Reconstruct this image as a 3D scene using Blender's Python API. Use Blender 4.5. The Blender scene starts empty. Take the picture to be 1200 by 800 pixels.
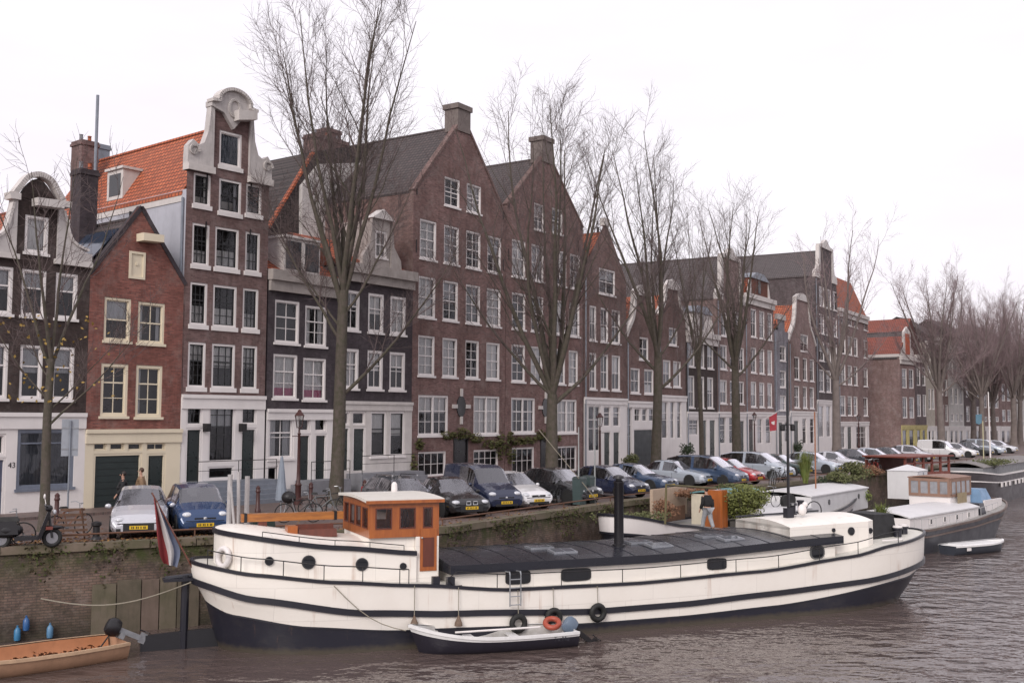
import bpy, math, random
from mathutils import Vector, Matrix
random.seed(7)
SC = bpy.context.scene
COL = SC.collection
EYE = 6.4            # eye above the water
ST = 2.6             # street level above the water
FPX = 1250.0         # focal length, in pixels of a 1200 px wide frame

# ------------------------------------------------------------------ camera
def _cam_axes():
    p = math.atan(89/FPX); r = math.radians(.29)
    f = Vector((0, math.cos(p), math.sin(p))); R0 = Vector((1, 0, 0)); U0 = Vector((0, -math.sin(p), math.cos(p)))
    return f, math.cos(r)*R0+math.sin(r)*U0, -math.sin(r)*R0+math.cos(r)*U0
CF, CR, CU = _cam_axes()
def ray(x, y): return CF*FPX+(x-600)*CR-(y-400)*CU
def ground(x, y, z=ST):
    d = ray(x, y); t = (z-EYE)/d.z
    return Vector((d.x*t, d.y*t, z))
def at_depth(x, Y, z):
    """world point at distance Y that is seen in column x"""
    d = ray(x, 489); return Vector((d.x/d.y*Y, Y, z))
cd = bpy.data.cameras.new('camera'); cam = bpy.data.objects.new('camera', cd); COL.objects.link(cam)
cd.sensor_width = 36; cd.lens = 37.5; cd.clip_end = 5000; cd.clip_start = .1
cam.matrix_world = Matrix(((CR.x, CU.x, -CF.x, 0), (CR.y, CU.y, -CF.y, 0), (CR.z, CU.z, -CF.z, EYE), (0, 0, 0, 1)))
SC.camera = cam

# ------------------------------------------------------------------ materials
MATS = {}
def _new(name):
    m = bpy.data.materials.new(name); m.use_nodes = True
    nt = m.node_tree; b = nt.nodes['Principled BSDF']
    return m, nt, b
def nd(nt, t, **kw):
    n = nt.nodes.new(t)
    for k, v in kw.items():
        if k in n.inputs.keys() if isinstance(k, str) else False: n.inputs[k].default_value = v
        else: setattr(n, k, v)
    return n
def math_n(nt, op, a, b=None):
    n = nt.nodes.new('ShaderNodeMath'); n.operation = op
    for i, v in enumerate((a, b)):
        if v is None: continue
        if isinstance(v, (int, float)): n.inputs[i].default_value = v
        else: nt.links.new(v, n.inputs[i])
    return n.outputs[0]
def mix_c(nt, fac, a, b, blend='MIX'):
    n = nt.nodes.new('ShaderNodeMix'); n.data_type = 'RGBA'; n.blend_type = blend
    for i, v in ((0, fac), (6, a), (7, b)):
        if isinstance(v, (int, float)): n.inputs[i].default_value = v
        elif isinstance(v, tuple): n.inputs[i].default_value = (*v[:3], 1)
        else: nt.links.new(v, n.inputs[i])
    return n.outputs[2]
def coords(nt):
    """object coordinates shifted by a per-object random offset"""
    tc = nt.nodes.new('ShaderNodeTexCoord'); oi = nt.nodes.new('ShaderNodeObjectInfo')
    ad = nt.nodes.new('ShaderNodeVectorMath'); ad.operation = 'ADD'
    sc = math_n(nt, 'MULTIPLY', oi.outputs['Random'], 37.0)
    nt.links.new(tc.outputs['Object'], ad.inputs[0]); nt.links.new(sc, ad.inputs[1])
    return tc.outputs['Object'], ad.outputs[0]
def noise(nt, vec, scale, detail=4, rough=.6, stretch=None):
    if stretch:
        mp = nt.nodes.new('ShaderNodeMapping'); mp.inputs['Scale'].default_value = stretch
        nt.links.new(vec, mp.inputs[0]); vec = mp.outputs[0]
    n = nt.nodes.new('ShaderNodeTexNoise'); n.inputs['Scale'].default_value = scale
    n.inputs['Detail'].default_value = detail; n.inputs['Roughness'].default_value = rough
    nt.links.new(vec, n.inputs['Vector']); return n.outputs['Fac']
def ramp(nt, fac, a, b):
    n = nt.nodes.new('ShaderNodeMapRange'); n.inputs[1].default_value = a; n.inputs[2].default_value = b
    nt.links.new(fac, n.inputs[0]); return n.outputs[0]
def bump(nt, b, h, strength=.3, dist=.02):
    n = nt.nodes.new('ShaderNodeBump'); n.inputs['Strength'].default_value = strength; n.inputs['Distance'].default_value = dist
    nt.links.new(h, n.inputs['Height']); nt.links.new(n.outputs[0], b.inputs['Normal'])
def M(name, col, rough=.7, var=.3, scale=2.0, metal=0., coat=0., streak=.25, bmp=.0, grime=None):
    """painted / plain surface with blotches, fine grain and rain streaks"""
    if name in MATS: return MATS[name]
    m, nt, b = _new(name); _, v = coords(nt)
    n1 = ramp(nt, noise(nt, v, scale, 5), .35, .85)
    n2 = ramp(nt, noise(nt, v, scale*3.5, 4, .7, (1, 1, .16)), .5, .9)
    dark = grime or tuple(c*(1-var) for c in col)
    c = mix_c(nt, n1, tuple(col), dark)
    c = mix_c(nt, math_n(nt, 'MULTIPLY', n2, streak), c, tuple(x*.45 for x in dark))
    nt.links.new(c, b.inputs['Base Color'])
    nt.links.new(math_n(nt, 'ADD', math_n(nt, 'MULTIPLY', n1, .2), max(rough-.1, .02)), b.inputs['Roughness'])
    b.inputs['Metallic'].default_value = metal; b.inputs['Coat Weight'].default_value = coat
    if bmp: bump(nt, b, noise(nt, v, scale*8, 4), bmp)
    MATS[name] = m; return m
def Mbrick(name, c1, c2, mortar, bw=.22, rh=.066, dirt=.8):
    if name in MATS: return MATS[name]
    m, nt, b = _new(name); raw, v = coords(nt)
    sx = nt.nodes.new('ShaderNodeSeparateXYZ'); nt.links.new(raw, sx.inputs[0])
    cx = nt.nodes.new('ShaderNodeCombineXYZ')
    nt.links.new(math_n(nt, 'ADD', sx.outputs[0], sx.outputs[1]), cx.inputs[0]); nt.links.new(sx.outputs[2], cx.inputs[1])
    br = nt.nodes.new('ShaderNodeTexBrick'); nt.links.new(cx.outputs[0], br.inputs['Vector'])
    for k, val in (('Scale', 1.), ('Mortar Size', .008), ('Brick Width', bw), ('Row Height', rh), ('Bias', -.1)): br.inputs[k].default_value = val
    br.inputs['Color1'].default_value = (*[x*k_ for x, k_ in zip(c1, (.8, .8, .86))], 1); br.inputs['Color2'].default_value = (*[x*k_ for x, k_ in zip(c2, (1.48, 1.46, 1.58))], 1); br.inputs['Mortar'].default_value = (*mortar, 1)
    n1 = ramp(nt, noise(nt, v, .45, 7, .72), .38, .62)
    n2 = ramp(nt, noise(nt, v, 1.8, 6, .75, (1, 1, .16)), .48, .72)
    n3 = ramp(nt, noise(nt, v, 6., 4, .7), .3, .75)
    c = mix_c(nt, math_n(nt, 'MULTIPLY', n1, dirt), br.outputs['Color'], tuple(x*.55 for x in c1))
    n4 = ramp(nt, noise(nt, v, 1.1, 7, .8), .5, .66)
    c = mix_c(nt, math_n(nt, 'MULTIPLY', n4, .6), c, tuple(min(1, x*1.45+.03) for x in mortar))
    c = mix_c(nt, math_n(nt, 'MULTIPLY', n3, .35), c, tuple(min(1, x*1.5+.02) for x in c2))
    c = mix_c(nt, math_n(nt, 'MULTIPLY', n2, .55), c, tuple(x*.4 for x in c1))
    nt.links.new(c, b.inputs['Base Color']); b.inputs['Roughness'].default_value = .9
    bump(nt, b, br.outputs['Fac'], -.4, .01)
    MATS[name] = m; return m
def Mtile(name, c1, c2, axis=1, bw=.26, rh=.21):
    """roof tiles: rows by height, columns along the eave"""
    if name in MATS: return MATS[name]
    m, nt, b = _new(name); raw, v = coords(nt)
    sx = nt.nodes.new('ShaderNodeSeparateXYZ'); nt.links.new(raw, sx.inputs[0])
    cx = nt.nodes.new('ShaderNodeCombineXYZ'); nt.links.new(sx.outputs[axis], cx.inputs[0]); nt.links.new(sx.outputs[2], cx.inputs[1])
    br = nt.nodes.new('ShaderNodeTexBrick'); nt.links.new(cx.outputs[0], br.inputs['Vector']); br.offset = 0
    for k, val in (('Scale', 1.), ('Mortar Size', .035), ('Mortar Smooth', .5), ('Brick Width', bw), ('Row Height', rh)): br.inputs[k].default_value = val
    br.inputs['Color1'].default_value = (*c1, 1); br.inputs['Color2'].default_value = (*c2, 1)
    br.inputs['Mortar'].default_value = (*[x*.22 for x in c2], 1)
    n1 = ramp(nt, noise(nt, v, .7, 6, .75), .45, .68)
    n2 = ramp(nt, noise(nt, v, 5, 4, .7), .52, .75)
    c = mix_c(nt, math_n(nt, 'MULTIPLY', n1, .55), br.outputs['Color'], tuple(x*.35+.01 for x in c1))
    c = mix_c(nt, math_n(nt, 'MULTIPLY', n2, .5), c, (.05, .045, .035))
    nt.links.new(c, b.inputs['Base Color']); b.inputs['Roughness'].default_value = .75
    bump(nt, b, br.outputs['Fac'], -.8, .05)
    MATS[name] = m; return m
def Mglass(name, tint=.86, rough=.02, refl=1.0, wavy=.3):
    if name in MATS: return MATS[name]
    m, nt, b = _new(name); nt.nodes.remove(b); out = nt.nodes['Material Output']
    _, v = coords(nt)
    tr = nt.nodes.new('ShaderNodeBsdfTransparent'); tr.inputs[0].default_value = (tint, tint*1.01, tint, 1)
    gl = nt.nodes.new('ShaderNodeBsdfGlossy'); gl.inputs['Roughness'].default_value = rough; gl.inputs[0].default_value = (.95, .95, 1, 1)
    bp = nt.nodes.new('ShaderNodeBump'); bp.inputs['Strength'].default_value = wavy; bp.inputs['Distance'].default_value = .03
    nt.links.new(noise(nt, v, 2.2, 2), bp.inputs['Height']); nt.links.new(bp.outputs[0], gl.inputs['Normal'])
    fr = nt.nodes.new('ShaderNodeFresnel'); fr.inputs[0].default_value = 1.5; nt.links.new(bp.outputs[0], fr.inputs['Normal'])
    f = math_n(nt, 'MULTIPLY', fr.outputs[0], refl)
    mx = nt.nodes.new('ShaderNodeMixShader'); nt.links.new(f, mx.inputs[0]); nt.links.new(tr.outputs[0], mx.inputs[1]); nt.links.new(gl.outputs[0], mx.inputs[2])
    nt.links.new(mx.outputs[0], out.inputs[0]); MATS[name] = m; return m
def Mwood(name, c1, c2, rough=.35, coat=.4, axis=(1, 1, .12), scale=6):
    if name in MATS: return MATS[name]
    m, nt, b = _new(name); _, v = coords(nt)
    g = ramp(nt, noise(nt, v, scale, 6, .7, axis), .3, .7)
    nt.links.new(mix_c(nt, g, tuple(c1), tuple(c2)), b.inputs['Base Color'])
    b.inputs['Roughness'].default_value = rough; b.inputs['Coat Weight'].default_value = coat
    MATS[name] = m; return m

# ------------------------------------------------------------------ mesh builder
class MB:
    def __init__(s): s.v = []; s.f = []; s.m = []; s.cur = 0
    def mat(s, i): s.cur = i; return s
    def add(s, vs, fs):
        o = len(s.v); s.v += [tuple(x) for x in vs]
        for f in fs: s.f.append([o+i for i in f]); s.m.append(s.cur)
        return o
    def quad(s, a, b, c, d): s.add((a, b, c, d), [(0, 1, 2, 3)]); return s
    def box(s, x0, x1, y0, y1, z0, z1, xf=None):
        vs = [(x, y, z) for z in (z0, z1) for x, y in ((x0, y0), (x1, y0), (x1, y1), (x0, y1))]
        if xf: vs = [xf(Vector(p)) for p in vs]
        s.add(vs, [(3, 2, 1, 0), (4, 5, 6, 7), (0, 1, 5, 4), (1, 2, 6, 5), (2, 3, 7, 6), (3, 0, 4, 7)]); return s
    def tbox(s, x0, x1, y0, y1, z0, z1, t, ty=None):
        """box tapered toward the top by t"""
        ty = t if ty is None else ty
        vs = [(x0, y0, z0), (x1, y0, z0), (x1, y1, z0), (x0, y1, z0), (x0+t, y0+ty, z1), (x1-t, y0+ty, z1), (x1-t, y1-ty, z1), (x0+t, y1-ty, z1)]
        s.add(vs, [(3, 2, 1, 0), (4, 5, 6, 7), (0, 1, 5, 4), (1, 2, 6, 5), (2, 3, 7, 6), (3, 0, 4, 7)]); return s
    def prism(s, poly, y0, y1):
        """polygon in (x,z) pushed along y"""
        n = len(poly); vs = [(x, y0, z) for x, z in poly]+[(x, y1, z) for x, z in poly]
        a = sum(poly[i][0]*poly[(i+1) % n][1]-poly[(i+1) % n][0]*poly[i][1] for i in range(n))
        idx = list(range(n)) if a > 0 else list(range(n-1, -1, -1))
        fs = [idx, [i+n for i in reversed(idx)]]
        for i in range(n):
            j = (i+1) % n; fs.append((j, i, i+n, j+n) if a > 0 else (i, j, j+n, i+n))
        s.add(vs, fs); return s
    def slab(s, poly, z0, z1):
        """polygon in (x,y) pushed along z"""
        n = len(poly); a = sum(poly[i][0]*poly[(i+1) % n][1]-poly[(i+1) % n][0]*poly[i][1] for i in range(n))
        if a < 0: poly = poly[::-1]
        vs = [(x, y, z0) for x, y in poly]+[(x, y, z1) for x, y in poly]
        s.add(vs, [list(range(n-1, -1, -1)), list(range(n, 2*n))]+[(i, (i+1) % n, (i+1) % n+n, i+n) for i in range(n)]); return s
    def tube(s, pts, r, n=6, cap=True):
        pts = [Vector(p) for p in pts]; rs = r if isinstance(r, (list, tuple)) else [r]*len(pts)
        vs = []; a0 = None
        for i, p in enumerate(pts):
            t = (pts[min(i+1, len(pts)-1)]-pts[max(i-1, 0)])
            if t.length < 1e-9: t = Vector((0, 0, 1))
            t.normalize()
            if a0 is None: a0 = Vector((1, 0, 0)) if abs(t.x) < .9 else Vector((0, 1, 0))
            a = (a0-t*a0.dot(t)); a = a.normalized() if a.length > 1e-6 else t.orthogonal().normalized()
            a0 = a; b = t.cross(a)
            vs += [p+(a*math.cos(2*math.pi*k/n)+b*math.sin(2*math.pi*k/n))*rs[i] for k in range(n)]
        fs = [(i*n+k, i*n+(k+1) % n, (i+1)*n+(k+1) % n, (i+1)*n+k) for i in range(len(pts)-1) for k in range(n)]
        if cap: fs += [list(range(n-1, -1, -1)), [len(pts)*n-n+k for k in range(n)]]
        s.add(vs, fs); return s
    def lathe(s, prof, n=16, c=(0, 0, 0), axis='z'):
        """profile of (radius, height)"""
        vs = []
        for r, h in prof:
            for k in range(n):
                a = 2*math.pi*k/n; x, y = r*math.cos(a), r*math.sin(a)
                q = (x, y, h) if axis == 'z' else ((h, x, y) if axis == 'x' else (y, h, x))
                vs.append((q[0]+c[0], q[1]+c[1], q[2]+c[2]))
        fs = [(i*n+k, i*n+(k+1) % n, (i+1)*n+(k+1) % n, (i+1)*n+k) for i in range(len(prof)-1) for k in range(n)]
        fs += [list(range(n-1, -1, -1)), [len(prof)*n-n+k for k in range(n)]]
        s.add(vs, fs); return s
    def torus(s, c, R, r, axis='y', n=20, k=8):
        vs = []
        for i in range(n):
            a = 2*math.pi*i/n
            for j in range(k):
                b = 2*math.pi*j/k; q = R+r*math.cos(b); x, y, z = q*math.cos(a), q*math.sin(a), r*math.sin(b)
                p = (x, z, y) if axis == 'y' else ((z, x, y) if axis == 'x' else (x, y, z))
                vs.append((p[0]+c[0], p[1]+c[1], p[2]+c[2]))
        s.add(vs, [(i*k+j, ((i+1) % n)*k+j, ((i+1) % n)*k+(j+1) % k, i*k+(j+1) % k) for i in range(n) for j in range(k)]); return s
    def blob(s, c, r, n=10, m=7):
        rx, ry, rz = r if isinstance(r, (tuple, list)) else (r, r, r)
        s.lathe([(max(math.sin(math.pi*i/m), .02), -math.cos(math.pi*i/m)) for i in range(m+1)], n)
        k = (m+1)*n
        for i in range(len(s.v)-k, len(s.v)):
            x, y, z = s.v[i]; s.v[i] = (x*rx+c[0], y*ry+c[1], z*rz+c[2])
        return s
    def obj(s, name, mats, parent=None, label=None, smooth=False, loc=None, kind=None):
        me = bpy.data.meshes.new(name); me.from_pydata(s.v, [], s.f)
        mats = mats if isinstance(mats, (list, tuple)) else [mats]
        for m in mats: me.materials.append(m)
        me.polygons.foreach_set('material_index', [min(i, len(mats)-1) for i in s.m])
        if smooth:
            me.polygons.foreach_set('use_smooth', [True]*len(s.f))
            if smooth != 'all':
                try: me.set_sharp_from_angle(angle=math.radians(40))
                except Exception: pass
        me.update()
        o = bpy.data.objects.new(name, me); COL.objects.link(o)
        if parent: o.parent = parent
        if loc: o.location = loc
        if label: o['label'] = label
        if kind: o['kind'] = kind
        return o
def thing(name, label, cat, loc=(0, 0, 0), rz=0, group=None):
    o = bpy.data.objects.new(name, None); COL.objects.link(o); o.empty_display_size = .3
    o.location = loc; o.rotation_euler = (0, 0, rz); o['label'] = label; o['category'] = cat
    if group: o['group'] = group
    return o
def tag(o, label, cat, group=None, kind=None):
    o['label'] = label; o['category'] = cat
    if group: o['group'] = group
    if kind: o['kind'] = kind
    return o
def dup(root, loc, rz, label, group=None, scale=None):
    r = root.copy(); COL.objects.link(r); r.location = loc; r.rotation_euler = (0, 0, rz); r['label'] = label
    if group: r['group'] = group
    if scale: r.scale = scale
    def rec(a, b):
        for ch in [o for o in a.children]:
            c = ch.copy(); COL.objects.link(c); c.parent = b; rec(ch, c)
    rec(root, r); return r
def text_mesh(body, size, mat, parent, xf, name='lettering'):
    cu = bpy.data.curves.new('t', 'FONT'); cu.body = body; cu.size = size; cu.extrude = .003; cu.resolution_u = 2
    cu.align_x = 'CENTER'; cu.align_y = 'CENTER'
    t = bpy.data.objects.new('t', cu); COL.objects.link(t); bpy.context.view_layer.update()
    me = bpy.data.meshes.new_from_object(t); bpy.data.objects.remove(t)
    me.transform(xf); me.materials.clear(); me.materials.append(mat)
    o = bpy.data.objects.new(name, me); COL.objects.link(o); o.parent = parent; return o
def smooth_line(pts, k=4):
    out = []
    for i in range(len(pts)-1):
        p0, p1, p2, p3 = pts[max(i-1, 0)], pts[i], pts[i+1], pts[min(i+2, len(pts)-1)]
        for j in range(k):
            t = j/k; out.append(tuple(.5*((2*b)+(-a+c)*t+(2*a-5*b+4*c-d)*t*t+(-a+3*b-3*c+d)*t**3) for a, b, c, d in zip(p0, p1, p2, p3)))
    out.append(tuple(pts[-1])); return out

# ------------------------------------------------------------------ world and light
w = bpy.data.worlds.new('World'); SC.world = w; w.use_nodes = True
nt = w.node_tree; bg = nt.nodes['Background']
sky = nt.nodes.new('ShaderNodeTexSky'); sky.sky_type = 'NISHITA'; sky.sun_disc = False
SUN_EL, SUN_ROT = math.radians(32), math.radians(200)
sky.sun_elevation = SUN_EL; sky.sun_rotation = SUN_ROT; sky.dust_density = 6; sky.air_density = 1.2
tcw = nt.nodes.new('ShaderNodeTexCoord')
cl = noise(nt, tcw.outputs['Generated'], 2.2, 5, .6, (1, 1, 3.5))
cloud = mix_c(nt, ramp(nt, cl, .35, .7), (7.7, 7.25, 7.8), (8.4, 8.05, 8.45))   # overcast cloud layer hides most of the blue
bgc = mix_c(nt, .93, sky.outputs[0], cloud)
nt.links.new(bgc, bg.inputs['Color']); bg.inputs['Strength'].default_value = .137
sl = bpy.data.lights.new('sun', 'SUN'); sl.energy = 2.2; sl.angle = math.radians(25); sl.color = (1, .96, .92)
so = bpy.data.objects.new('sun', sl); COL.objects.link(so)
sd = Vector((math.sin(SUN_ROT)*math.cos(SUN_EL), math.cos(SUN_ROT)*math.cos(SUN_EL), math.sin(SUN_EL)))
so.rotation_euler = sd.to_track_quat('Z', 'Y').to_euler(); so.location = (0, -20, 60)
SC.view_settings.view_transform = 'Standard'; SC.view_settings.look = 'None'; SC.view_settings.exposure = 0
SC.cycles.transparent_max_bounces = 12

# ------------------------------------------------------------------ shared materials
WHITE = M('white paint', (.7, .66, .65), .55, .12, 1.0, streak=.14)
WHITE2 = M('soft white trim', (.56, .52, .5), .6, .2, 2, streak=.25)
CREAM = M('cream paint', (.68, .6, .46), .55, .1, 1.0, streak=.12)
BLACKP = M('black paint', (.014, .013, .016), .35, .3, 4)
DKGREEN = M('dark green door paint', (.012, .02, .02), .35, .3, 4)
STONE = M('grey stone', (.2, .2, .22), .8, .35, 2, bmp=.2)
LEAD = M('lead grey metal', (.22, .24, .28), .5, .3, 3, metal=.3)
IRON = M('dark iron', (.02, .018, .02), .5, .3, 6, metal=.3)
GLASS = Mglass('window glass')
CURT = M('net curtain', (.78, .76, .76), .9, .15, 6)
CURT2 = M('pale grey blind', (.6, .6, .63), .9, .15, 3)
PINK = M('pink curtain', (.55, .12, .25), .9, .2, 5)
INNER = M('room shade backing', (.05, .046, .046), .9, .6, .8)
# ------------------------------------------------------------------ setting: water, street, quay
QUAY = [(-60, 12), (-30, 22.6), (-14.5, 30.6), (-9.7, 33.2), (-2.2, 36.9), (4.6, 47.8), (14.0, 60.6), (28.3, 78.9), (43.5, 99.3), (60, 121), (90, 158), (150, 225), (260, 330)]
FA = [(-60, -10), (-32, 24.6), (-15.9, 44.3), (-11.43, 49.8), (-5.55, 57.8), (4.88, 73.4), (46.2, 139.3), (58, 152), (90, 188), (150, 250), (300, 380)]
m, nt, b = _new('canal water')
tc = nt.nodes.new('ShaderNodeTexCoord'); v = tc.outputs['Object']
b.inputs['Base Color'].default_value = (.095, .07, .064, 1); b.inputs['Roughness'].default_value = .05; b.inputs['IOR'].default_value = 1.4
h1 = noise(nt, v, 1.0, 2, .5, (1, 1.15, 1)); h2 = noise(nt, v, 3.2, 2, .5, (1, 1.1, 1)); h3 = noise(nt, v, .12, 3, .6)
calm = ramp(nt, h3, .35, .6)
hh = math_n(nt, 'ADD', math_n(nt, 'MULTIPLY', h1, 1.0), math_n(nt, 'MULTIPLY', h2, .3))
bp = nt.nodes.new('ShaderNodeBump'); bp.inputs['Distance'].default_value = .16
nt.links.new(hh, bp.inputs['Height']); nt.links.new(math_n(nt, 'ADD', math_n(nt, 'MULTIPLY', calm, .6), .35), bp.inputs['Strength'])
nt.links.new(bp.outputs[0], b.inputs['Normal'])
mb = MB(); mb.quad((-900, -300, 0), (1500, -300, 0), (1500, 1500, 0), (-900, 1500, 0))
mb.obj('water', m, kind='structure')

# street paving: brick setts with a stone kerb
m, nt, b = _new('brick street paving'); raw, v = coords(nt)
mp = nt.nodes.new('ShaderNodeMapping'); mp.inputs['Rotation'].default_value = (0, 0, .95); nt.links.new(raw, mp.inputs[0])
br = nt.nodes.new('ShaderNodeTexBrick'); nt.links.new(mp.outputs[0], br.inputs['Vector'])
for k, val in (('Scale', 1.), ('Mortar Size', .006), ('Brick Width', .2), ('Row Height', .07)): br.inputs[k].default_value = val
br.inputs['Color1'].default_value = (.17, .115, .1, 1); br.inputs['Color2'].default_value = (.12, .085, .08, 1); br.inputs['Mortar'].default_value = (.06, .05, .045, 1)
c = mix_c(nt, math_n(nt, 'MULTIPLY', ramp(nt, noise(nt, v, .5, 6, .7), .4, .7), .5), br.outputs['Color'], (.07, .06, .055))
c = mix_c(nt, math_n(nt, 'MULTIPLY', ramp(nt, noise(nt, v, 4, 5, .7), .55, .72), .6), c, (.2, .11, .05))
nt.links.new(c, b.inputs['Base Color']); b.inputs['Roughness'].default_value = .55
bump(nt, b, br.outputs['Fac'], -.3, .01); PAVE = m
def strip(mb, A, B, z):
    for i in range(len(A)-1): mb.quad((*A[i], z), (*B[i], z), (*B[i+1], z), (*A[i+1], z))
def offset_line(L, d):
    out = []
    for i, p in enumerate(L):
        a = Vector(L[max(i-1, 0)]); c = Vector(L[min(i+1, len(L)-1)]); t = (c-a).normalized(); out.append((p[0]-t.y*d, p[1]+t.x*d))
    return out
# ground sheet behind the quay, reaching far beyond the houses
mb = MB(); far = [(-900, -10), (-700, 300), (-500, 500), (-300, 700), (0, 900), (100, 1000), (200, 1100), (300, 1200), (400, 1200), (600, 1200), (800, 1200), (1000, 1200), (1400, 1200)]
strip(mb, QUAY, far, ST); mb.obj('street', PAVE, kind='structure')
# pavement in front of the houses
mb = MB(); PV = offset_line(FA, -2.0)
FB = offset_line(FA, 3)
strip(mb, PV, FB, ST+.1)
for i in range(len(PV)-1): mb.quad((*PV[i], ST-.02), (*PV[i+1], ST-.02), (*PV[i+1], ST+.1), (*PV[i], ST+.1))
mb.obj('pavement', PAVE, kind='structure')

# quay wall: old brick with moss, coping stones
m, nt, b = _new('mossy quay brick'); raw, v = coords(nt)
sx = nt.nodes.new('ShaderNodeSeparateXYZ'); nt.links.new(raw, sx.inputs[0])
cx = nt.nodes.new('ShaderNodeCombineXYZ'); nt.links.new(math_n(nt, 'ADD', sx.outputs[0], math_n(nt, 'MULTIPLY', sx.outputs[1], .5)), cx.inputs[0]); nt.links.new(sx.outputs[2], cx.inputs[1])
br = nt.nodes.new('ShaderNodeTexBrick'); nt.links.new(cx.outputs[0], br.inputs['Vector'])
for k, val in (('Scale', 1.), ('Mortar Size', .012), ('Brick Width', .24), ('Row Height', .08)): br.inputs[k].default_value = val
br.inputs['Color1'].default_value = (.15, .095, .075, 1); br.inputs['Color2'].default_value = (.21, .14, .112, 1); br.inputs['Mortar'].default_value = (.1, .075, .062, 1)
c = mix_c(nt, math_n(nt, 'MULTIPLY', ramp(nt, noise(nt, v, .9, 7, .8), .42, .58), .8), br.outputs['Color'], (.05, .036, .032))
c = mix_c(nt, math_n(nt, 'MULTIPLY', ramp(nt, noise(nt, v, 3, 6, .75), .52, .66), .7), c, (.21, .16, .14))
lo = ramp(nt, sx.outputs[2], 1.1, .1)
c = mix_c(nt, math_n(nt, 'MULTIPLY', lo, .7), c, (.02, .018, .012))
hi = ramp(nt, sx.outputs[2], 1.7, 2.35)
ms = math_n(nt, 'MULTIPLY', ramp(nt, noise(nt, v, 1.6, 6, .75), .4, .62), math_n(nt, 'ADD', hi, .18))
c = mix_c(nt, ms, c, (.042, .05, .012))
nt.links.new(c, b.inputs['Base Color']); b.inputs['Roughness'].default_value = .85
bump(nt, b, math_n(nt, 'ADD', math_n(nt, 'MULTIPLY', br.outputs['Fac'], -.5), noise(nt, v, 5, 5, .7)), .6, .04); QW = m
COPE = M('mossy coping stone', (.17, .13, .1), .85, .5, .9, grime=(.045, .055, .016), bmp=.3)
quay = thing('quay_wall', 'old red brick quay wall with mossy coping along the canal', 'quay wall')
mb = MB()
for i in range(len(QUAY)-1):
    a, c_ = QUAY[i], QUAY[i+1]; mb.quad((*a, -1), (*c_, -1), (*c_, ST-.16), (*a, ST-.16))
mb.obj('brick_face', QW, quay)
mb = MB()
O1 = offset_line(QUAY, -.08); I1 = offset_line(QUAY, .5)
for i in range(len(QUAY)-1):
    a, c_ = Vector(O1[i]), Vector(O1[i+1]); a2, c2 = Vector(I1[i]), Vector(I1[i+1]); L = (c_-a).length; n = max(1, int(L/1.1))
    for k in range(n):
        if a.lerp(c_, k/n).y > 130: break
        g = .012; t0, t1 = (k+g)/n, (k+1-g)/n; dz = random.uniform(-.012, .012)
        p = [a.lerp(c_, t0), a.lerp(c_, t1), a2.lerp(c2, t1), a2.lerp(c2, t0)]
        mb.slab([tuple(q) for q in p], ST-.16, ST+.07+dz)
mb.obj('coping', COPE, quay)
# ------------------------------------------------------------------ houses
class Seg:
    def __init__(s, P, D):
        s.P = Vector((*P, 0)); s.D = Vector((*D, 0)).normalized(); s.N = Vector((s.D.y, -s.D.x, 0)); s.ang = math.atan2(s.D.y, s.D.x)
    def hit(s, x, y):
        d = ray(x, y); t = s.P.dot(s.N)/d.dot(s.N); X = d*t
        return (X-s.P).dot(s.D), EYE+d.z*t-ST
    def w(s, a, d=0): return s.P+s.D*a+s.N*d
SA = Seg((-15.9, 44.3), (1020, 1250)); SB = Seg((-11.43, 49.8), (920, 1250)); SCc = Seg((-5.55, 57.8), (835, 1250))
SD = Seg((4.88, 73.4), (783, 1250)); SE = Seg((53.3, 146), (1100, 1250))

BR_BLACK = Mbrick('near black brown brick', (.03, .018, .016), (.045, .027, .024), (.05, .04, .036))
BR_RED = Mbrick('red brick', (.155, .05, .038), (.21, .075, .055), (.12, .085, .075), dirt=.5)
BR_PURP = Mbrick('brown purple brick', (.13, .075, .068), (.165, .1, .092), (.14, .11, .105))
BR_DARK = Mbrick('dark aubergine brick', (.036, .026, .031), (.044, .032, .038), (.05, .042, .044))
BR_WARE = Mbrick('warm brown warehouse brick', (.135, .072, .064), (.185, .105, .092), (.15, .115, .105))
BR_MID = Mbrick('dull brown brick', (.13, .075, .065), (.16, .095, .082), (.12, .095, .09))
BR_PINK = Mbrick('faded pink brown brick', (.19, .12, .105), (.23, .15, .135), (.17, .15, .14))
BR_GREY = Mbrick('grey painted brick', (.19, .18, .2), (.22, .21, .23), (.2, .19, .2))
BR_OR = Mbrick('orange brown brick', (.2, .075, .04), (.25, .1, .055), (.15, .1, .08))
BR_MID_HAZE = Mbrick('haze lightened brown brick', (.19, .12, .108), (.23, .15, .135), (.18, .15, .145)); BR_BLACK_HAZE = Mbrick('haze lightened black brick', (.06, .045, .047), (.08, .06, .06), (.09, .08, .08)); BR_DARK_HAZE = Mbrick('haze lightened dark brick', (.1, .075, .075), (.12, .09, .09), (.12, .1, .1))  # lighter copies of the nearer bricks, distance haze put into the colour
OLDST = M('old grey white stone', (.5, .465, .455), .75, .3, 2, streak=.5, bmp=.15)
STUC = M('dirty stucco cornice', (.36, .32, .3), .8, .35, 2, streak=.5, bmp=.2)
PLAST = M('pale grey plaster', (.42, .42, .47), .85, .25, .8, streak=.4)
PLASTW = M('off white plaster', (.55, .53, .52), .85, .3, .6, streak=.5)
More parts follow.
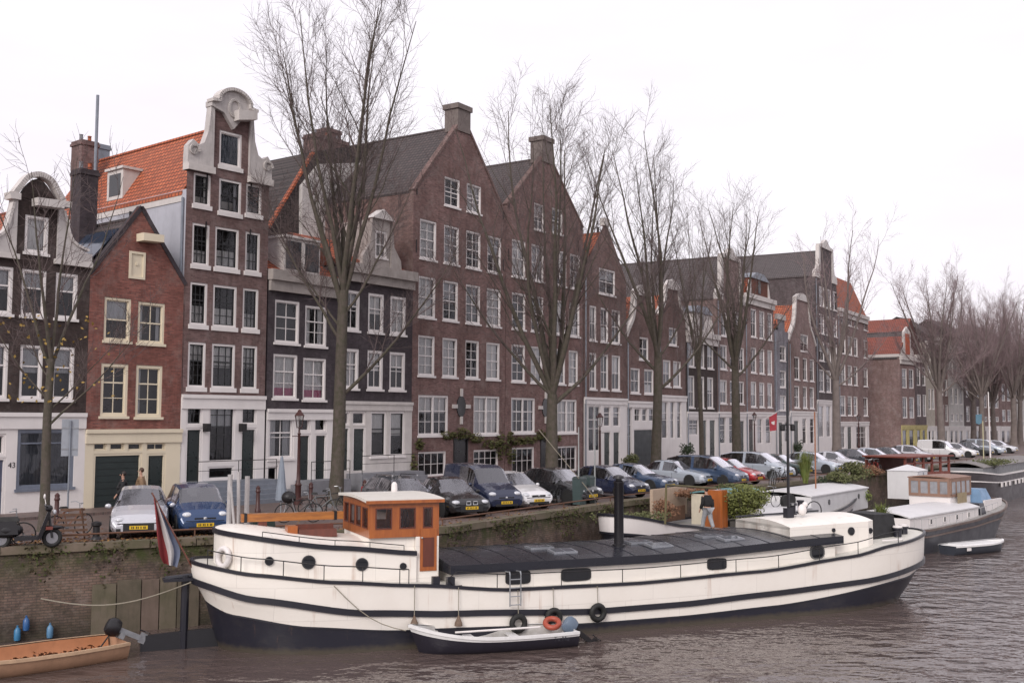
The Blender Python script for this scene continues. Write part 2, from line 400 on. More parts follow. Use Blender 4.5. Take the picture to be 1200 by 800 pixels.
T_OR = Mtile('orange roof tiles', (.48, .13, .055), (.36, .085, .035)); T_DK = Mtile('dark grey brown roof tiles', (.085, .062, .062), (.055, .042, .043)); T_DK_HAZE = Mtile('haze lightened dark roof tiles', (.11, .09, .092), (.085, .07, .072))  # last one copies the dark tiles, paled to imitate distance haze
T_RED = Mtile('red roof tiles', (.3, .085, .06), (.25, .07, .05))
T_ORX = Mtile('orange roof tiles across', (.42, .095, .03), (.34, .07, .024), axis=0); T_DKX = Mtile('dark tiles across', (.06, .046, .045), (.048, .037, .038), axis=0)

def band_wall(mb, L, R, holes, y=0., t=.16, zmin=None):
    """front wall between left and right outlines (lists of (x,z) going up), with rectangular holes"""
    def at(line, z):
        for (xa, za), (xb, zb) in zip(line, line[1:]):
            if za-1e-3 <= z <= zb+1e-3 and zb > za+1e-9: return xa+(xb-xa)*(z-za)/(zb-za)
        return line[-1][0] if z > line[-1][1] else line[0][0]
    zs = sorted(set([round(p[1], 4) for p in L+R]+[round(z, 4) for h in holes for z in (h[2], h[3])]))
    top = min(L[-1][1], R[-1][1]); zs = [z for z in zs if L[0][1]-1e-3 <= z <= top+1e-3]
    for z0, z1 in zip(zs, zs[1:]):
        if z1-z0 < 1e-3: continue
        e = 1e-4; l0, l1 = at(L, z0+e), at(L, z1-e); r0, r1 = at(R, z0+e), at(R, z1-e)
        hs = sorted([h for h in holes if h[2] <= z0+1e-3 and h[3] >= z1-1e-3])
        a0, a1 = l0, l1
        for h in hs:
            if h[0] > max(a0, a1)+1e-3: mb.quad((a0, y, z0), (h[0], y, z0), (h[0], y, z1), (a1, y, z1))
            a0 = a1 = h[1]
        mb.quad((a0, y, z0), (r0, y, z0), (r1, y, z1), (a1, y, z1))
    for x0, x1, z0, z1 in holes:
        mb.quad((x0, y, z0), (x0, y, z1), (x0, y+t, z1), (x0, y+t, z0)); mb.quad((x1, y, z1), (x1, y, z0), (x1, y+t, z0), (x1, y+t, z1))
        mb.quad((x0, y, z0), (x0, y+t, z0), (x1, y+t, z0), (x1, y, z0)); mb.quad((x0, y, z1), (x1, y, z1), (x1, y+t, z1), (x0, y+t, z1))
def ring(mb, x0, x1, z0, z1, w, y0, y1, wb=None):
    wb = wb or w
    mb.box(x0, x0+w, y0, y1, z0, z1); mb.box(x1-w, x1, y0, y1, z0, z1)
    mb.box(x0+w, x1-w, y0, y1, z0, z0+wb); mb.box(x0+w, x1-w, y0, y1, z1-w, z1)
def window(root, x0, x1, z0, z1, y=0., nx=2, nz=2, mid=True, frame=None, fw=.1, sill=.1, bars=None, cur=None, curm=None, glass=True, far=False, sillm=None, split=0):
    """sash window in a hole of the wall: frame (sill, sashes, bars), pane, curtain"""
    frame = frame or WHITE; rnd = random
    bars = bars or frame
    ring_y0, ring_y1 = y+.03, y+.15
    mb = MB()
    ring(mb, x0+.002, x1-.002, z0+.002, z1-.002, fw, ring_y0, ring_y1)
    if sill: mb.box(x0-.06, x1+.06, y-.07, y+.04, z0-sill*.9, z0+.02)
    a0, a1, b0, b1 = x0+fw, x1-fw, z0+fw, z1-fw
    if split:                      # heavy mullions
        for k in range(1, split):
            xm = a0+(a1-a0)*k/split; mb.box(xm-.06, xm+.06, ring_y0+.005, ring_y1-.005, b0, b1)
    mb.mat(1)
    ring(mb, a0, a1, b0, b1, .045, y+.085, y+.135)
    zm = b0+(b1-b0)*(.5 if mid is True else (mid or 0))
    if mid: mb.box(a0+.045, a1-.045, y+.08, y+.132, zm-.03, zm+.03)
    bw = .016 if not far else .022
    for k in range(1, nx):
        xm = a0+(a1-a0)*k/nx; mb.box(xm-bw, xm+bw, y+.09, y+.128, b0+.045, b1-.045)
    for k in range(1, nz):
        zz = b0+(b1-b0)*k/nz
        if not mid or abs(zz-zm) > .12: mb.box(a0+.045, a1-.045, y+.092, y+.126, zz-bw, zz+bw)
    f = mb.obj('window', [frame, bars], root)
    if glass: MB().quad((a0, y+.115, b0), (a1, y+.115, b0), (a1, y+.115, b1), (a0, y+.115, b1)).obj('pane', GLASS, f)
    if cur is None: cur = rnd.choice(['none', 'half', 'full', 'drape', 'drape', 'half', 'low', 'half', 'full'])
    cm = curm or rnd.choice([CURT, CURT2, CURT])
    mb = MB(); yc = y+.22
    def cloth(xa, xb, za, zb):
        n = max(3, int((xb-xa)/.07)); px_ = None
        for i in range(n+1):
            q = xa+(xb-xa)*i/n; yy = yc+(.018 if i % 2 else -.018)
            if px_: mb.quad((px_[0], px_[1], za), (q, yy, za), (q, yy, zb), (px_[0], px_[1], zb))
            px_ = (q, yy)
    if cur == 'full': cloth(a0, a1, b0, b1)
    elif cur == 'half': cloth(a0, a1, b0+(b1-b0)*rnd.uniform(.45, .62), b1)
    elif cur == 'low': cloth(a0, a1, b0, b0+(b1-b0)*rnd.uniform(.3, .5))
    elif cur == 'drape':
        w_ = (a1-a0)*rnd.uniform(.18, .36); cloth(a0, a0+w_, b0, b1)
        if rnd.random() < .7: cloth(a1-w_*rnd.uniform(.7, 1.1), a1, b0, b1)
    elif cur == 'pink':
        cloth(a0, a1, b0+(b1-b0)*.22, b1); k = len(mb.f); mb.mat(1); cloth(a0, a1, b0, b0+(b1-b0)*.22)
    if mb.v: mb.obj('curtain', [cm, PINK], f)
    return f
def door(root, x0, x1, z0, z1, y=0., col=None, frame=None, glazed=False, leaf=1, boards=0):
    col = col or DKGREEN; frame = frame or WHITE
    mb = MB()
    mb.box(x0+.002, x0+.09, y+.02, y+.16, z0, z1-.002); mb.box(x1-.09, x1-.002, y+.02, y+.16, z0, z1-.002); mb.box(x0+.09, x1-.09, y+.02, y+.16, z1-.09, z1-.002)
    mb.mat(1); a0, a1 = x0+.09, x1-.09; mb.box(a0, a1, y+.1, y+.15, z0, z1-.09)
    W = (a1-a0)/leaf
    for i in range(leaf):
        l0, l1 = a0+W*i, a0+W*(i+1)
        if boards:
            for k in range(boards): mb.box(l0+.04, l1-.04, y+.075, y+.1, z0+.06+(z1-z0-.15)*k/boards, z0+.02+(z1-z0-.15)*(k+1)/boards)
        else:
            for (za, zb) in ((.06, .4), (.46, .93)):
                mb.box(l0+.1, l1-.1, y+.08, y+.1, z0+(z1-z0-.09)*za, z0+(z1-z0-.09)*zb)
    d = mb.obj('door', [frame, col], root)
    MB().lathe([(.02, 0), (.035, -.03), (.03, -.06), (.0, -.065)], 8, (a1-.12, y+.1, z0+1.05), 'y').obj('handle', IRON, d)
    return d

class House:
    """all pixel positions are cast onto the real facade plane to get metres"""
    def __init__(s, seg, xl, xr, yb, name, label, depth=9, cat='house', group='gabled canal houses along the quay'):
        s.seg = seg; s.s0 = seg.hit(xl, yb)[0]; s.W = seg.hit(xr, yb)[0]-s.s0; s.depth = depth
        p = seg.w(s.s0); s.root = thing(name, label, cat, (p.x, p.y, ST), seg.ang, group); s.holes = []; s.gholes = []
    def p(s, x, y): a, z = s.seg.hit(x, y); return (a-s.s0, z)
    def pts(s, L): return [s.p(*q) for q in L]
    def hole(s, x0, x1, z0, z1, g=False): (s.gholes if g else s.holes).append((x0, x1, z0, z1))
    def grid(s, cols, yr, rows, xr, **kw):
        """cols: px pairs measured on line y=yr; rows: (ytop, ybottom) measured at column x=xr"""
        for yt, yb in rows:
            z1, z0 = s.p(xr, yt)[1], s.p(xr, yb)[1]
            for c0, c1 in cols:
                x0, x1 = s.p(c0, yr)[0], s.p(c1, yr)[0]; s.win(x0, x1, z0, z1, **kw)
    def win(s, x0, x1, z0, z1, g=False, **kw):
        s.hole(x0, x1, z0, z1, g); window(s.root, x0, x1, z0, z1, y=-.05 if g else 0, **kw)
    def winpx(s, x0, y0, x1, y1, **kw):
        a, z1 = s.p((x0+x1)/2, y0); z0 = s.p((x0+x1)/2, y1)[1]; ym = (y0+y1)/2
        s.win(s.p(x0, ym)[0], s.p(x1, ym)[0], z0, z1, **kw)
    def doorpx(s, x0, y0, x1, y1=None, z0=0, **kw):
        z1 = s.p((x0+x1)/2, y0)[1]
        if y1: z0 = s.p((x0+x1)/2, y1)[1]
        ym = (y0+(y1 or y0+40))/2; a, b_ = s.p(x0, ym)[0], s.p(x1, ym)[0]
        s.hole(a, b_, z0, z1, True); door(s.root, a, b_, z0, z1, y=-.05, **kw)
    def walls(s, zg, L, R, brick, front=None, side=None, zE=None, sideL=True, corn=.35, cornm=None, cw=.12, depth=None):
        """zg: top of ground floor front; L/R outlines of the brick wall upward from the ground"""
        W = s.W; d = depth or s.depth; zE = zE if zE is not None else min(L[-1][1], R[-1][1])
        if zg: L = [(L[0][0], zg-.05)]+[q for q in L if q[1] > zg]; R = [(R[0][0], zg-.05)]+[q for q in R if q[1] > zg]
        mb = MB(); band_wall(mb, L, R, s.holes); mb.obj('wall', brick, s.root)
        if zg:
            mb = MB(); band_wall(mb, [(0.01, 0), (0.01, zg)], [(W-.01, 0), (W-.01, zg)], s.gholes, y=-.05, t=.2)
            mb.quad((0.01, -.05, zg), (W-.01, -.05, zg), (W-.01, 0, zg), (0.01, 0, zg))
            mb.quad((.01, 0, 0), (.01, -.05, 0), (.01, -.05, zg), (.01, 0, zg)); mb.quad((W-.01, -.05, 0), (W-.01, 0, 0), (W-.01, 0, zg), (W-.01, -.05, zg))
            mb.obj('ground_floor_front', front or WHITE, s.root)
            mb = MB(); mb.box(0.012, W-.012, -.05-cw, -.02, zg-.04, zg+.12); mb.box(.014, W-.014, -.05-cw*.5, -.02, zg-corn, zg-.04)
            mb.obj('cornice', cornm or front or WHITE, s.root)
        mb = MB(); zz = zE
        mb.quad((0.004, d, 0), (0.004, 0, 0), (0.004, 0, zz), (0.004, d, zz)); mb.quad((W-.004, 0, 0), (W-.004, d, 0), (W-.004, d, zz), (W-.004, 0, zz))
        mb.quad((W-.004, d, 0), (0.004, d, 0), (0.004, d, zz), (W-.004, d, zz))
        mb.obj('side_wall', side or brick, s.root)
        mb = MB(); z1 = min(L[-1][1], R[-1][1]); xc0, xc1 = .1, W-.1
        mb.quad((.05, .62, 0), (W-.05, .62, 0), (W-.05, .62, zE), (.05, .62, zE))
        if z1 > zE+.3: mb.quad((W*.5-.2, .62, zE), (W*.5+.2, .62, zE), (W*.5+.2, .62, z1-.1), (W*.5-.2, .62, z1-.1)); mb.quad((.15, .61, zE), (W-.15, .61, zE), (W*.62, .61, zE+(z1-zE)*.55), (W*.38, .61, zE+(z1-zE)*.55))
        mb.obj('dark_backing', INNER, s.root)  # dark sheet behind the panes, stands in for shade inside the rooms
    def gable_roof(s, zE, zR, tile, y0=.1, depth=None, x0=0, x1=None, xr=None, over=.12, th=.14, backm=None):
        x1 = s.W if x1 is None else x1; d = depth or s.depth; xr = (x0+x1)/2 if xr is None else xr
        mb = MB()
        for (xe, sg) in ((x0-over, -1), (x1+over, 1)):
            ze = zE-over*(zR-zE)/((x1-x0)/2)
            a, b_, c, e = (xe, y0, ze), (xr, y0, zR), (xr, d+.2, zR), (xe, d+.2, ze)
            up = [(p[0], p[1], p[2]+th) for p in (a, b_, c, e)]
            if sg < 0: mb.add([a, b_, c, e]+up, [(0, 1, 2, 3), (7, 6, 5, 4), (0, 3, 7, 4), (4, 5, 1, 0), (3, 2, 6, 7)])
            else: mb.add([a, b_, c, e]+up, [(3, 2, 1, 0), (4, 5, 6, 7), (4, 7, 3, 0), (0, 1, 5, 4), (7, 6, 2, 3)])
        r = mb.obj('roof', tile, s.root)
        mb = MB(); mb.tube([(xr, y0, zR+th*.6), (xr, d+.2, zR+th*.6)], .12, 8); mb.obj('ridge_tiles', tile, r)
        mb = MB(); mb.add([(x0, d, zE), (x1, d, zE), (xr, d, zR)], [(0, 2, 1)]); mb.obj('back_gable', backm or BR_MID, s.root)
        return r
    def side_roof(s, zE, zR, tile, d=None, flat=1.5):
        """roof whose ridge runs along the street"""
        d = d or s.depth; W = s.W; ym = d*.45
        mb = MB(); a = [(0, -.05, zE), (W, -.05, zE), (W, ym, zR), (0, ym, zR), (W, d, zE), (0, d, zE)]
        mb.add(a, [(0, 1, 2, 3), (3, 2, 4, 5), (0, 3, 5), (1, 4, 2), (0, 5, 4, 1)]); return mb.obj('roof', tile, s.root)
    def chimney(s, x0, x1, y0, y1, z0, z1, mat=None, pots=2):
        mb = MB(); mb.box(x0, x1, y0, y1, z0, z1-.25); mb.box(x0-.06, x1+.06, y0-.06, y1+.06, z1-.25, z1-.12); mb.box(x0-.02, x1+.02, y0-.02, y1+.02, z1-.12, z1)
        c = mb.obj('chimney', mat or BR_PURP, s.root)
        if pots:
            for k in range(pots):
                xx = x0+(x1-x0)*(k+.5)/pots
                MB().lathe([(.1, z1-.02), (.085, z1+.3), (.1, z1+.32), (.1, z1+.36), (.06, z1+.36)], 10, (xx, (y0+y1)/2, 0)).obj('chimney_pot', T_OR if k % 2 else STONE, c)
        return c
    def trim(s, poly, y0=-.12, y1=.3, name='gable_trim', mat=None, sm=0, px=True):
        P = s.pts(poly) if px else poly
        if sm: P = smooth_line(P+[P[0]], sm)[:-1]
        mb = MB(); mb.prism(P, y0, y1); return mb.obj(name, mat or WHITE2, s.root)
    def bar(s, pts, r=.12, y=-.1, mat=None, name='gable_trim', sm=3, depth=.25, px=True):
        """ribbon of stone following a curve in the facade plane"""
        P = s.pts(pts) if px else pts
        P = smooth_line(P, sm) if sm else P
        mb = MB()
        for i in range(len(P)-1):
            a, b_ = Vector((P[i][0], P[i][1])), Vector((P[i+1][0], P[i+1][1])); t = (b_-a)
            if t.length < 1e-4: continue
            t.normalize(); n = Vector((-t.y, t.x))*r; a2 = a-t*.02; b2 = b_+t*.02
            mb.prism([tuple(a2-n), tuple(b2-n), tuple(b2+n), tuple(a2+n)], y, y+depth)
        return mb.obj(name, mat or WHITE2, s.root)
    def steps(s, px0, px1, yref, n=4, h=.19, mat=None, w=None, rail=True, name='stoop'):
        a, b_ = s.p(px0, yref)[0], s.p(px1, yref)[0]; mb = MB(); H = n*h; D = 1.1
        mb.box(a, b_, -.052-D, -.052, 0, H)
        for k in range(n-1): mb.box(a-.28*(n-1-k), a, -.052-D, -.06, 0, h*(k+1)) if b_-a < 3.5 else mb.box(a+.1, b_-.1, -.052-D-.28*(n-1-k), -.052-D, 0, h*(k+1))
        st = mb.obj(name, mat or STONE, s.root)
        if rail:
            mb = MB()
            for q in (a+.05, (a+b_)/2, b_-.05): mb.tube([(q, -D, H), (q, -D, H+.9)], .018, 5)
            mb.tube([(a+.05, -D, H+.9), (b_-.05, -D, H+.9)], .018, 5); mb.tube([(a+.05, -D, H+.5), (b_-.05, -D, H+.5)], .012, 5); mb.obj('railing', IRON, st)
        return H
def vert(x, pts): return [(x, 0)]+pts

# --- 1: near-black bell gable house at the left edge
h = House(SA, -28, 98, 560, 'canal_house', 'near black brick house with white bell gable and white shopfront at left edge', 10)
W = h.W
zg = h.p(50, 487)[1]; zc = h.p(60, 300)[1]
h.grid([(-22, -1), (-13+1, 15), (25, 54), (65, 91)][1:], 345, [(316, 371)], 40, nx=1, nz=1, mid=.62, cur='half', curm=CURT2)
h.grid([(-13, 9.5), (23, 50), (61, 87)], 436, [(404, 468)], 36, nx=1, nz=1, mid=.62, cur='half', curm=CURT2)
h.winpx(29, 253, 57, 297, nx=1, nz=1, mid=0, cur='full', curm=CURT)
h.winpx(19, 503, 86, 572, g=True, nx=1, nz=1, mid=.8, frame=M('grey blue frame', (.16, .18, .23), .5), fw=.12, cur='full', curm=M('grey screen', (.13, .14, .17), .6, .3))
h.doorpx(-16, 536, 6, frame=WHITE, col=M('slate blue door', (.09, .1, .16), .5))
h.winpx(-16, 508, 6, 534, g=True, nx=1, nz=1, mid=0, cur='none', sill=0, fw=.07)
nl, nr = h.p(19.5, 250)[0], h.p(67.5, 250)[0]; zt = h.p(44, 234)[1]; ztop = h.p(44, 222)[1]
zb = zc
h.walls(zg, [(0, 0), (0, zb), (nl, zb+.01), (nl, zt), ((nl+nr)/2, ztop)], [(W, 0), (W, zb), (nr, zb+.01), (nr, zt), ((nl+nr)/2, ztop)], BR_BLACK, zE=zb, side=BR_DARK, corn=.5)
h.gable_roof(zb-.2, zt-.3, T_OR, y0=.35)
cxm = (nl+nr)/2
for sg, xa, xb in ((-1, nl, 0), (1, nr, W)):      # scrolls at both shoulders
    pr = [(xa, zb-.1), (xb, zb-.1), (xb, zb+.25), (xa+(xb-xa)*.75, zb+.32), (xa+(xb-xa)*.36, zb+.85), (xa+(xb-xa)*.17, zb+1.8), (xa+(xb-xa)*.15, zt-.15), (xa, zt-.1)]
    h.trim(pr, px=False, y0=-.1, y1=.3, mat=OLDST)
    h.trim([(xa-.1*sg, zb-.1), (xb, zb-.1), (xb, zb-.3), (xa-.1*sg, zb-.3)], px=False, y0=-.2, y1=.1)
    h.bar([(xb-(xb-xa)*.12, zb+.4), (xa+(xb-xa)*.42, zb+.7), (xa+(xb-xa)*.2, zb+1.6), (xa+(xb-xa)*.16, zt-.3)], .05, px=False, y=-.16)
    h.trim([(xa-.05*sg, zt-.15), (xa+(xb-xa)*.3, zt-.15), (xa+(xb-xa)*.34, zt+.1), (xa-.05*sg, zt+.1)], px=False, y0=-.22, y1=.3)
R_ = (nr-nl)/2
h.bar([(nl-.15, zt+.1), (nl+.05, zt+.4), (nl+R_*.45, zt+.82), (cxm, zt+.98), (nr-R_*.45, zt+.82), (nr-.05, zt+.4), (nr+.15, zt+.1)], .1, px=False, y=-.2, depth=.4, sm=5)
h.trim([(nl+.1, zt-.1), (nl+.3, zt+.4), (cxm, zt+.85), (nr-.3, zt+.4), (nr-.1, zt-.1)], px=False, y0=0, y1=.2, mat=BR_BLACK, name='gable_head', sm=3)
h.trim([(37, 242), (68, 246), (68, 237), (37, 233)], y0=-.5, y1=.02, name='hoist_beam')
mb = MB(); mb.mat(0); mb.box(h.p(100, 510)[0]-.5, h.p(100, 510)[0]-.45, -.05, -.02, 0, .1); 
text_mesh('43', .3, IRON, h.root, Matrix.Translation((h.p(13, 545)[0], -.06, h.p(13, 545)[1])) @ Matrix.Rotation(math.pi/2, 4, 'X'), 'house_number')
H1 = h
# --- 2: red brick house with plain gable and garage
h = House(SA, 97.5, 211, 560, 'brick_house', 'narrow red brick house with pointed gable, cream garage front and dark garage door', 8.5)
W = h.W; zg = h.p(152, 506)[1]
wk = dict(frame=CREAM, nx=2, nz=3, mid=.66, fw=.12)
h.winpx(122, 349, 153.5, 400, frame=CREAM, nx=1, nz=2, cur='half', curm=CURT2); h.winpx(161.5, 354.5, 193, 403, frame=CREAM, nx=2, nz=2, cur='drape', curm=CURT2)
h.winpx(118, 426, 150, 488, cur='none', **wk); h.winpx(159, 428, 190, 489, cur='drape', curm=CURT2, **wk)
h.hole(*[h.p(151, 311)[0], h.p(170, 311)[0]], h.p(160, 327)[1], h.p(160, 295)[1])
x0, x1, z0, z1 = h.holes[-1]
d_ = MB(); ring(d_, x0, x1, z0, z1, .1, -.04, .1); d_.box(x0+.1, x1-.1, .02, .06, z0+.1, z1-.1); d_.box((x0+x1)/2-.05, (x0+x1)/2+.05, -.02, .03, (z0+z1)/2, (z0+z1)/2+.12); d_.obj('loft_hatch', CREAM, h.root)
h.doorpx(108.5, 531, 165, boards=8, frame=CREAM, col=M('dark green garage', (.012, .022, .022), .5))
for a, b_ in ((109, 124), (128, 145), (149, 166)): h.winpx(a, 518, b_, 528, g=True, frame=CREAM, nx=1, nz=1, mid=0, sill=0, fw=.04, cur='none')
h.doorpx(171, 531, 193, frame=CREAM); h.winpx(171, 518, 193, 528, g=True, frame=CREAM, nx=2, nz=1, mid=0, sill=0, fw=.04, cur='none')
ap = h.p(163, 243); lv = h.p(106, 325)[1]
lv = (h.p(104, 322)[1]+h.p(212, 330)[1])/2
h.walls(zg, [(0, 0), (0, lv), (W*.5-.18, ap[1])], [(W, 0), (W, lv), (W*.5+.18, ap[1])], BR_RED, front=CREAM, zE=lv, corn=.45)
r = h.gable_roof(lv-.1, ap[1]-.5, T_DK, y0=.3, over=0)
h.bar([(0, lv), (W*.5, ap[1]+.02)], .09, px=False, y=-.04, sm=0, depth=.3, mat=BR_DARK, name='coping'); h.bar([(W, lv), (W*.5, ap[1]+.02)], .09, px=False, y=-.04, sm=0, depth=.3, mat=BR_DARK, name='coping')
h.trim([(160, 283), (184, 285.5), (184, 277), (160, 274)], y0=-.55, y1=.1, name='hoist_beam', mat=CREAM)
# solar panels on the left slope
sl_ = (ap[1]-.4-lv)/(W/2)
mb = MB()
def onroof(x, y, o=.2): return (x, y, lv+sl_*x+o)
SOLAR = M('solar glass', (.05, .07, .11), .12, .2, 2, metal=.4)
for ya, yb in ((.6, 2.5), (2.6, 4.5)):
    mb.add([onroof(.15, ya), onroof(1.55, ya), onroof(1.55, yb), onroof(.15, yb), onroof(.15, ya, .28), onroof(1.55, ya, .28), onroof(1.55, yb, .28), onroof(.15, yb, .28)], [(4, 5, 6, 7), (0, 1, 5, 4), (1, 2, 6, 5), (2, 3, 7, 6), (3, 0, 4, 7)])
sp = mb.obj('solar_panel', SOLAR, h.root)
h.chimney(W*.5-1.0, W*.5-.2, 3.2, 4.0, lv+1, ap[1]+2.0, BR_DARK, 2)
MB().tube([(W*.5-.3, 3.3, ap[1]+1.8), (W*.5-.3, 3.3, ap[1]+5.4)], .07, 8).obj('flue_pipe', LEAD, h.root)
# --- 3: tall neck gable house
h = House(SA, 211, 309.5, 500, 'canal_house', 'tall brown brick house with white neck gable and orange tiled roof', 12)
W = h.W; zg = h.p(260, 466)[1]
BL = M('black sash paint', (.02, .02, .022), .4)
for rows, cols, yr, xr in (([(203.7, 241)], [(226.6, 247), (288.5, 307)], 225, 237), ([(262, 311)], [(225, 245.5), (252, 280), (287.5, 305)], 288, 235), ([(331, 381)], [(222.5, 243), (249.5, 277.5), (284.5, 303)], 357, 232), ([(400.8, 454)], [(220, 241), (248, 275.5), (283, 301.5)], 428, 230)):
    h.grid(cols, yr, rows, xr, nx=2 if len(cols) == 2 else 3, nz=4, bars=BL, mid=.6, sill=.2, cur='half' if yr > 400 else random.choice(['half', 'drape', 'full', 'low']), curm=CURT)
h.winpx(256.5, 211, 283, 250, nx=2, nz=2, bars=BL, mid=.5, sill=.2, cur='drape')
h.winpx(257, 155, 283.5, 196, nx=1, nz=1, mid=0, sill=.2, cur='full', curm=M('blue grey shade', (.08, .1, .14), .5))
gk = dict(g=True, bars=BL, sill=0, fw=.08)
h.winpx(218, 471, 236.5, 498, nx=2, nz=2, mid=0, cur='none', **gk); h.winpx(282.5, 471, 300, 497, nx=2, nz=2, mid=0, cur='none', **gk)
h.winpx(244, 471, 274.5, 541, nx=3, nz=5, mid=.45, cur='half', **gk); h.winpx(243, 546, 273.5, 561, nx=1, nz=1, mid=0, cur='none', **gk)
h.doorpx(216.5, 501, 236, 564); h.doorpx(281, 501, 299.5, 564)
zs = (h.p(216, 318)[1], )
zsh = h.p(216.5, 189)[1]; nl, nr = h.p(249.5, 160)[0], h.p(291.5, 160)[0]; zt = h.p(249.5, 125)[1]; cxm = (nl+nr)/2
h.walls(zg, [(0, 0), (0, zsh), (nl, zsh+.01), (nl, zt)], [(W, 0), (W, zsh), (nr, zsh+.01), (nr, zt)], BR_PURP, side=PLAST, zE=zsh-1.2, corn=.5)
zE = h.p(213, 222)[1]; zRd = h.p(243, 134)[1]-.3
h.gable_roof(zE-.1, zRd, T_OR, y0=.3, over=.05)
MB().box(-.03, W+.03, .3, 12.1, zE-.45, zE-.12).obj('gutter_board', WHITE2, h.root)
MB().tube([(-.08, .15, 0), (-.08, .15, zE-.3)], .06, 8).obj('downpipe', LEAD, h.root)
for sg, xa, xb in ((-1, nl, -.05), (1, nr, W+.05)):
    q = lambda f, z: (xa+(xb-xa)*f, z)
    P = [q(0, zsh-.35), q(1, zsh-.35), q(1, zsh+.15), q(.98, zsh+.75), q(.8, zsh+1.05), q(.58, zsh+.85), q(.38, zsh+1.0), q(.22, zsh+1.6), q(.13, zsh+2.8), q(.15, zt), q(0, zt)]
    h.trim(P, px=False, y0=-.12, y1=.25, mat=OLDST)
    h.trim([q(-.02, zsh-.35), q(1.02, zsh-.35), q(1.02, zsh-.05), q(-.02, zsh-.05)], px=False, y0=-.25, y1=.2)
    xc, zc_ = q(.78, zsh+.55); h.bar([(xc+.28*math.cos(a)*(1-a/9), zc_+.28*math.sin(a)*(1-a/9)) for a in [k*.6 for k in range(12)]], .05, px=False, y=-.2, depth=.12, sm=2)
R_ = (nr-nl)/2+.1
P = [(cxm-R_-.12, zt-.02), (cxm-R_-.12, zt+.22), (cxm-R_*.85, zt+.25)]+[(cxm+R_*.82*math.sin(a), zt+.2+.68*math.cos(a)) for a in [-1.35+.27*k for k in range(11)]]+[(cxm+R_*.85, zt+.25), (cxm+R_+.12, zt+.22), (cxm+R_+.12, zt-.02), (cxm+R_*.5, zt-.2), (cxm, zt-.85), (cxm-R_*.5, zt-.2)]
h.trim(P, px=False, y0=-.2, y1=.3, name='pediment', mat=OLDST)
h.bar([(cxm-R_-.15, zt+.24), (cxm-R_*.8, zt+.3)]+[(cxm+R_*.86*math.sin(a), zt+.22+.74*math.cos(a)) for a in [-1.2+.3*k for k in range(9)]]+[(cxm+R_*.8, zt+.3), (cxm+R_+.15, zt+.24)], .07, px=False, y=-.36, depth=.5, sm=2, name='pediment_moulding')
h.bar([(cxm+.3*math.cos(a), zt+.1+.4*math.sin(a)) for a in [k*.7 for k in range(10)]], .05, px=False, y=-.28, depth=.1, name='carved_shell')
h.trim([(271, 143), (292.5, 143), (292.5, 133), (271, 131)], y0=-.6, y1=.05, name='hoist_beam')
for dy in (3.2,): h.chimney(.3, 1.2, 9.6, 10.6, zE, zRd+.6, BR_PURP, 2)
h.chimney(W/2-.4, W/2+.5, 11.2, 12, zRd-1, zRd+1.0, LEAD, 0)
# dormer on the visible slope
mb = MB(); zd = zE+.35; mb.box(.25, 1.3, 5.6, 7.0, zd, zd+1.5); mb.box(.15, 1.3, 5.5, 7.1, zd+1.5, zd+1.62); dm = mb.obj('dormer', WHITE2, h.root)
mb = MB(); mb.box(.235, .245, 5.8, 6.8, zd+.25, zd+1.3); mb.obj('pane', M('dark pane', (.03, .03, .035), .1), dm)
h.steps(213, 307, 563, 5, .19, LEAD)
for px_ in (239, 281): MB().box(h.p(px_, 500)[0]-.1, h.p(px_, 500)[0]+.1, -.4, -.052, h.p(px_, 500)[1]-.2, h.p(px_, 500)[1]+.15).obj('door_lantern', IRON, h.root)
# anchors on the brick
mb = MB()
for xx in (nl-.25, nr+.2):
    for zz in (zsh-1, zsh-3.2): mb.box(xx-.02, xx+.02, -.04, 0.01, zz, zz+.7)
mb.obj('wall_anchor', IRON, h.root)
H3 = h
# --- 4: dark low house with dormer
h = House(SB, 311.5, 398, 500, 'canal_house', 'low dark brick house with white cornice, glass dormer and pink edged curtains', 9)
W = h.W; zg = h.p(345, 482)[1]; zE = h.p(345, 328)[1]+.1
k = dict(nx=2, nz=3, mid=.62)
h.winpx(322, 352, 351, 402.5, cur='none', **k); h.winpx(357.5, 358.7, 383, 406, cur='drape', **k)
h.winpx(320, 415, 348.5, 467, cur='pink', **k); h.winpx(355, 419.5, 382, 469, cur='pink', **k)
h.winpx(314, 487, 343.5, 537.5, g=True, nx=2, nz=2, mid=.62, cur='drape'); h.winpx(313, 546, 325, 568, g=True, nx=1, nz=1, mid=0, sill=0, cur='none', fw=.05)
h.doorpx(349, 508, 363, 566); h.doorpx(368, 508, 382, 566)
h.winpx(349, 489, 363, 506, g=True, nx=1, nz=1, mid=0, sill=0, cur='none', fw=.07); h.winpx(368, 489, 382, 506, g=True, nx=1, nz=1, mid=0, sill=0, cur='none', fw=.07)
h.walls(zg, [(0, 0), (0, zE)], [(W, 0), (W, zE)], BR_DARK, zE=zE, corn=.4)
mb = MB(); mb.box(-.05, W+.02, -.35, .05, zE-.25, zE+.25); mb.box(0, W, -.18, 0, zE-.75, zE-.25); mb.obj('roof_cornice', STUC, h.root)
h.side_roof(zE+.2, zE+2.5, T_ORX)
mb = MB(); mb.box(.9, 3.2, -.02, 2.6, zE+.25, zE+1.9); mb.box(.8, 3.3, -.15, 2.8, zE+1.9, zE+2.02); dm = mb.obj('dormer', WHITE2, h.root)
MB().box(1.0, 3.1, -.05, -.022, zE+.4, zE+1.75).obj('pane', M('dark pane', (.03, .03, .035), .1), dm)
MB().box(1.95, 2.15, -.09, -.052, zE+.4, zE+1.75).obj('mullion', WHITE2, dm)
h.steps(345, 392, 566, 4, .19, STONE)
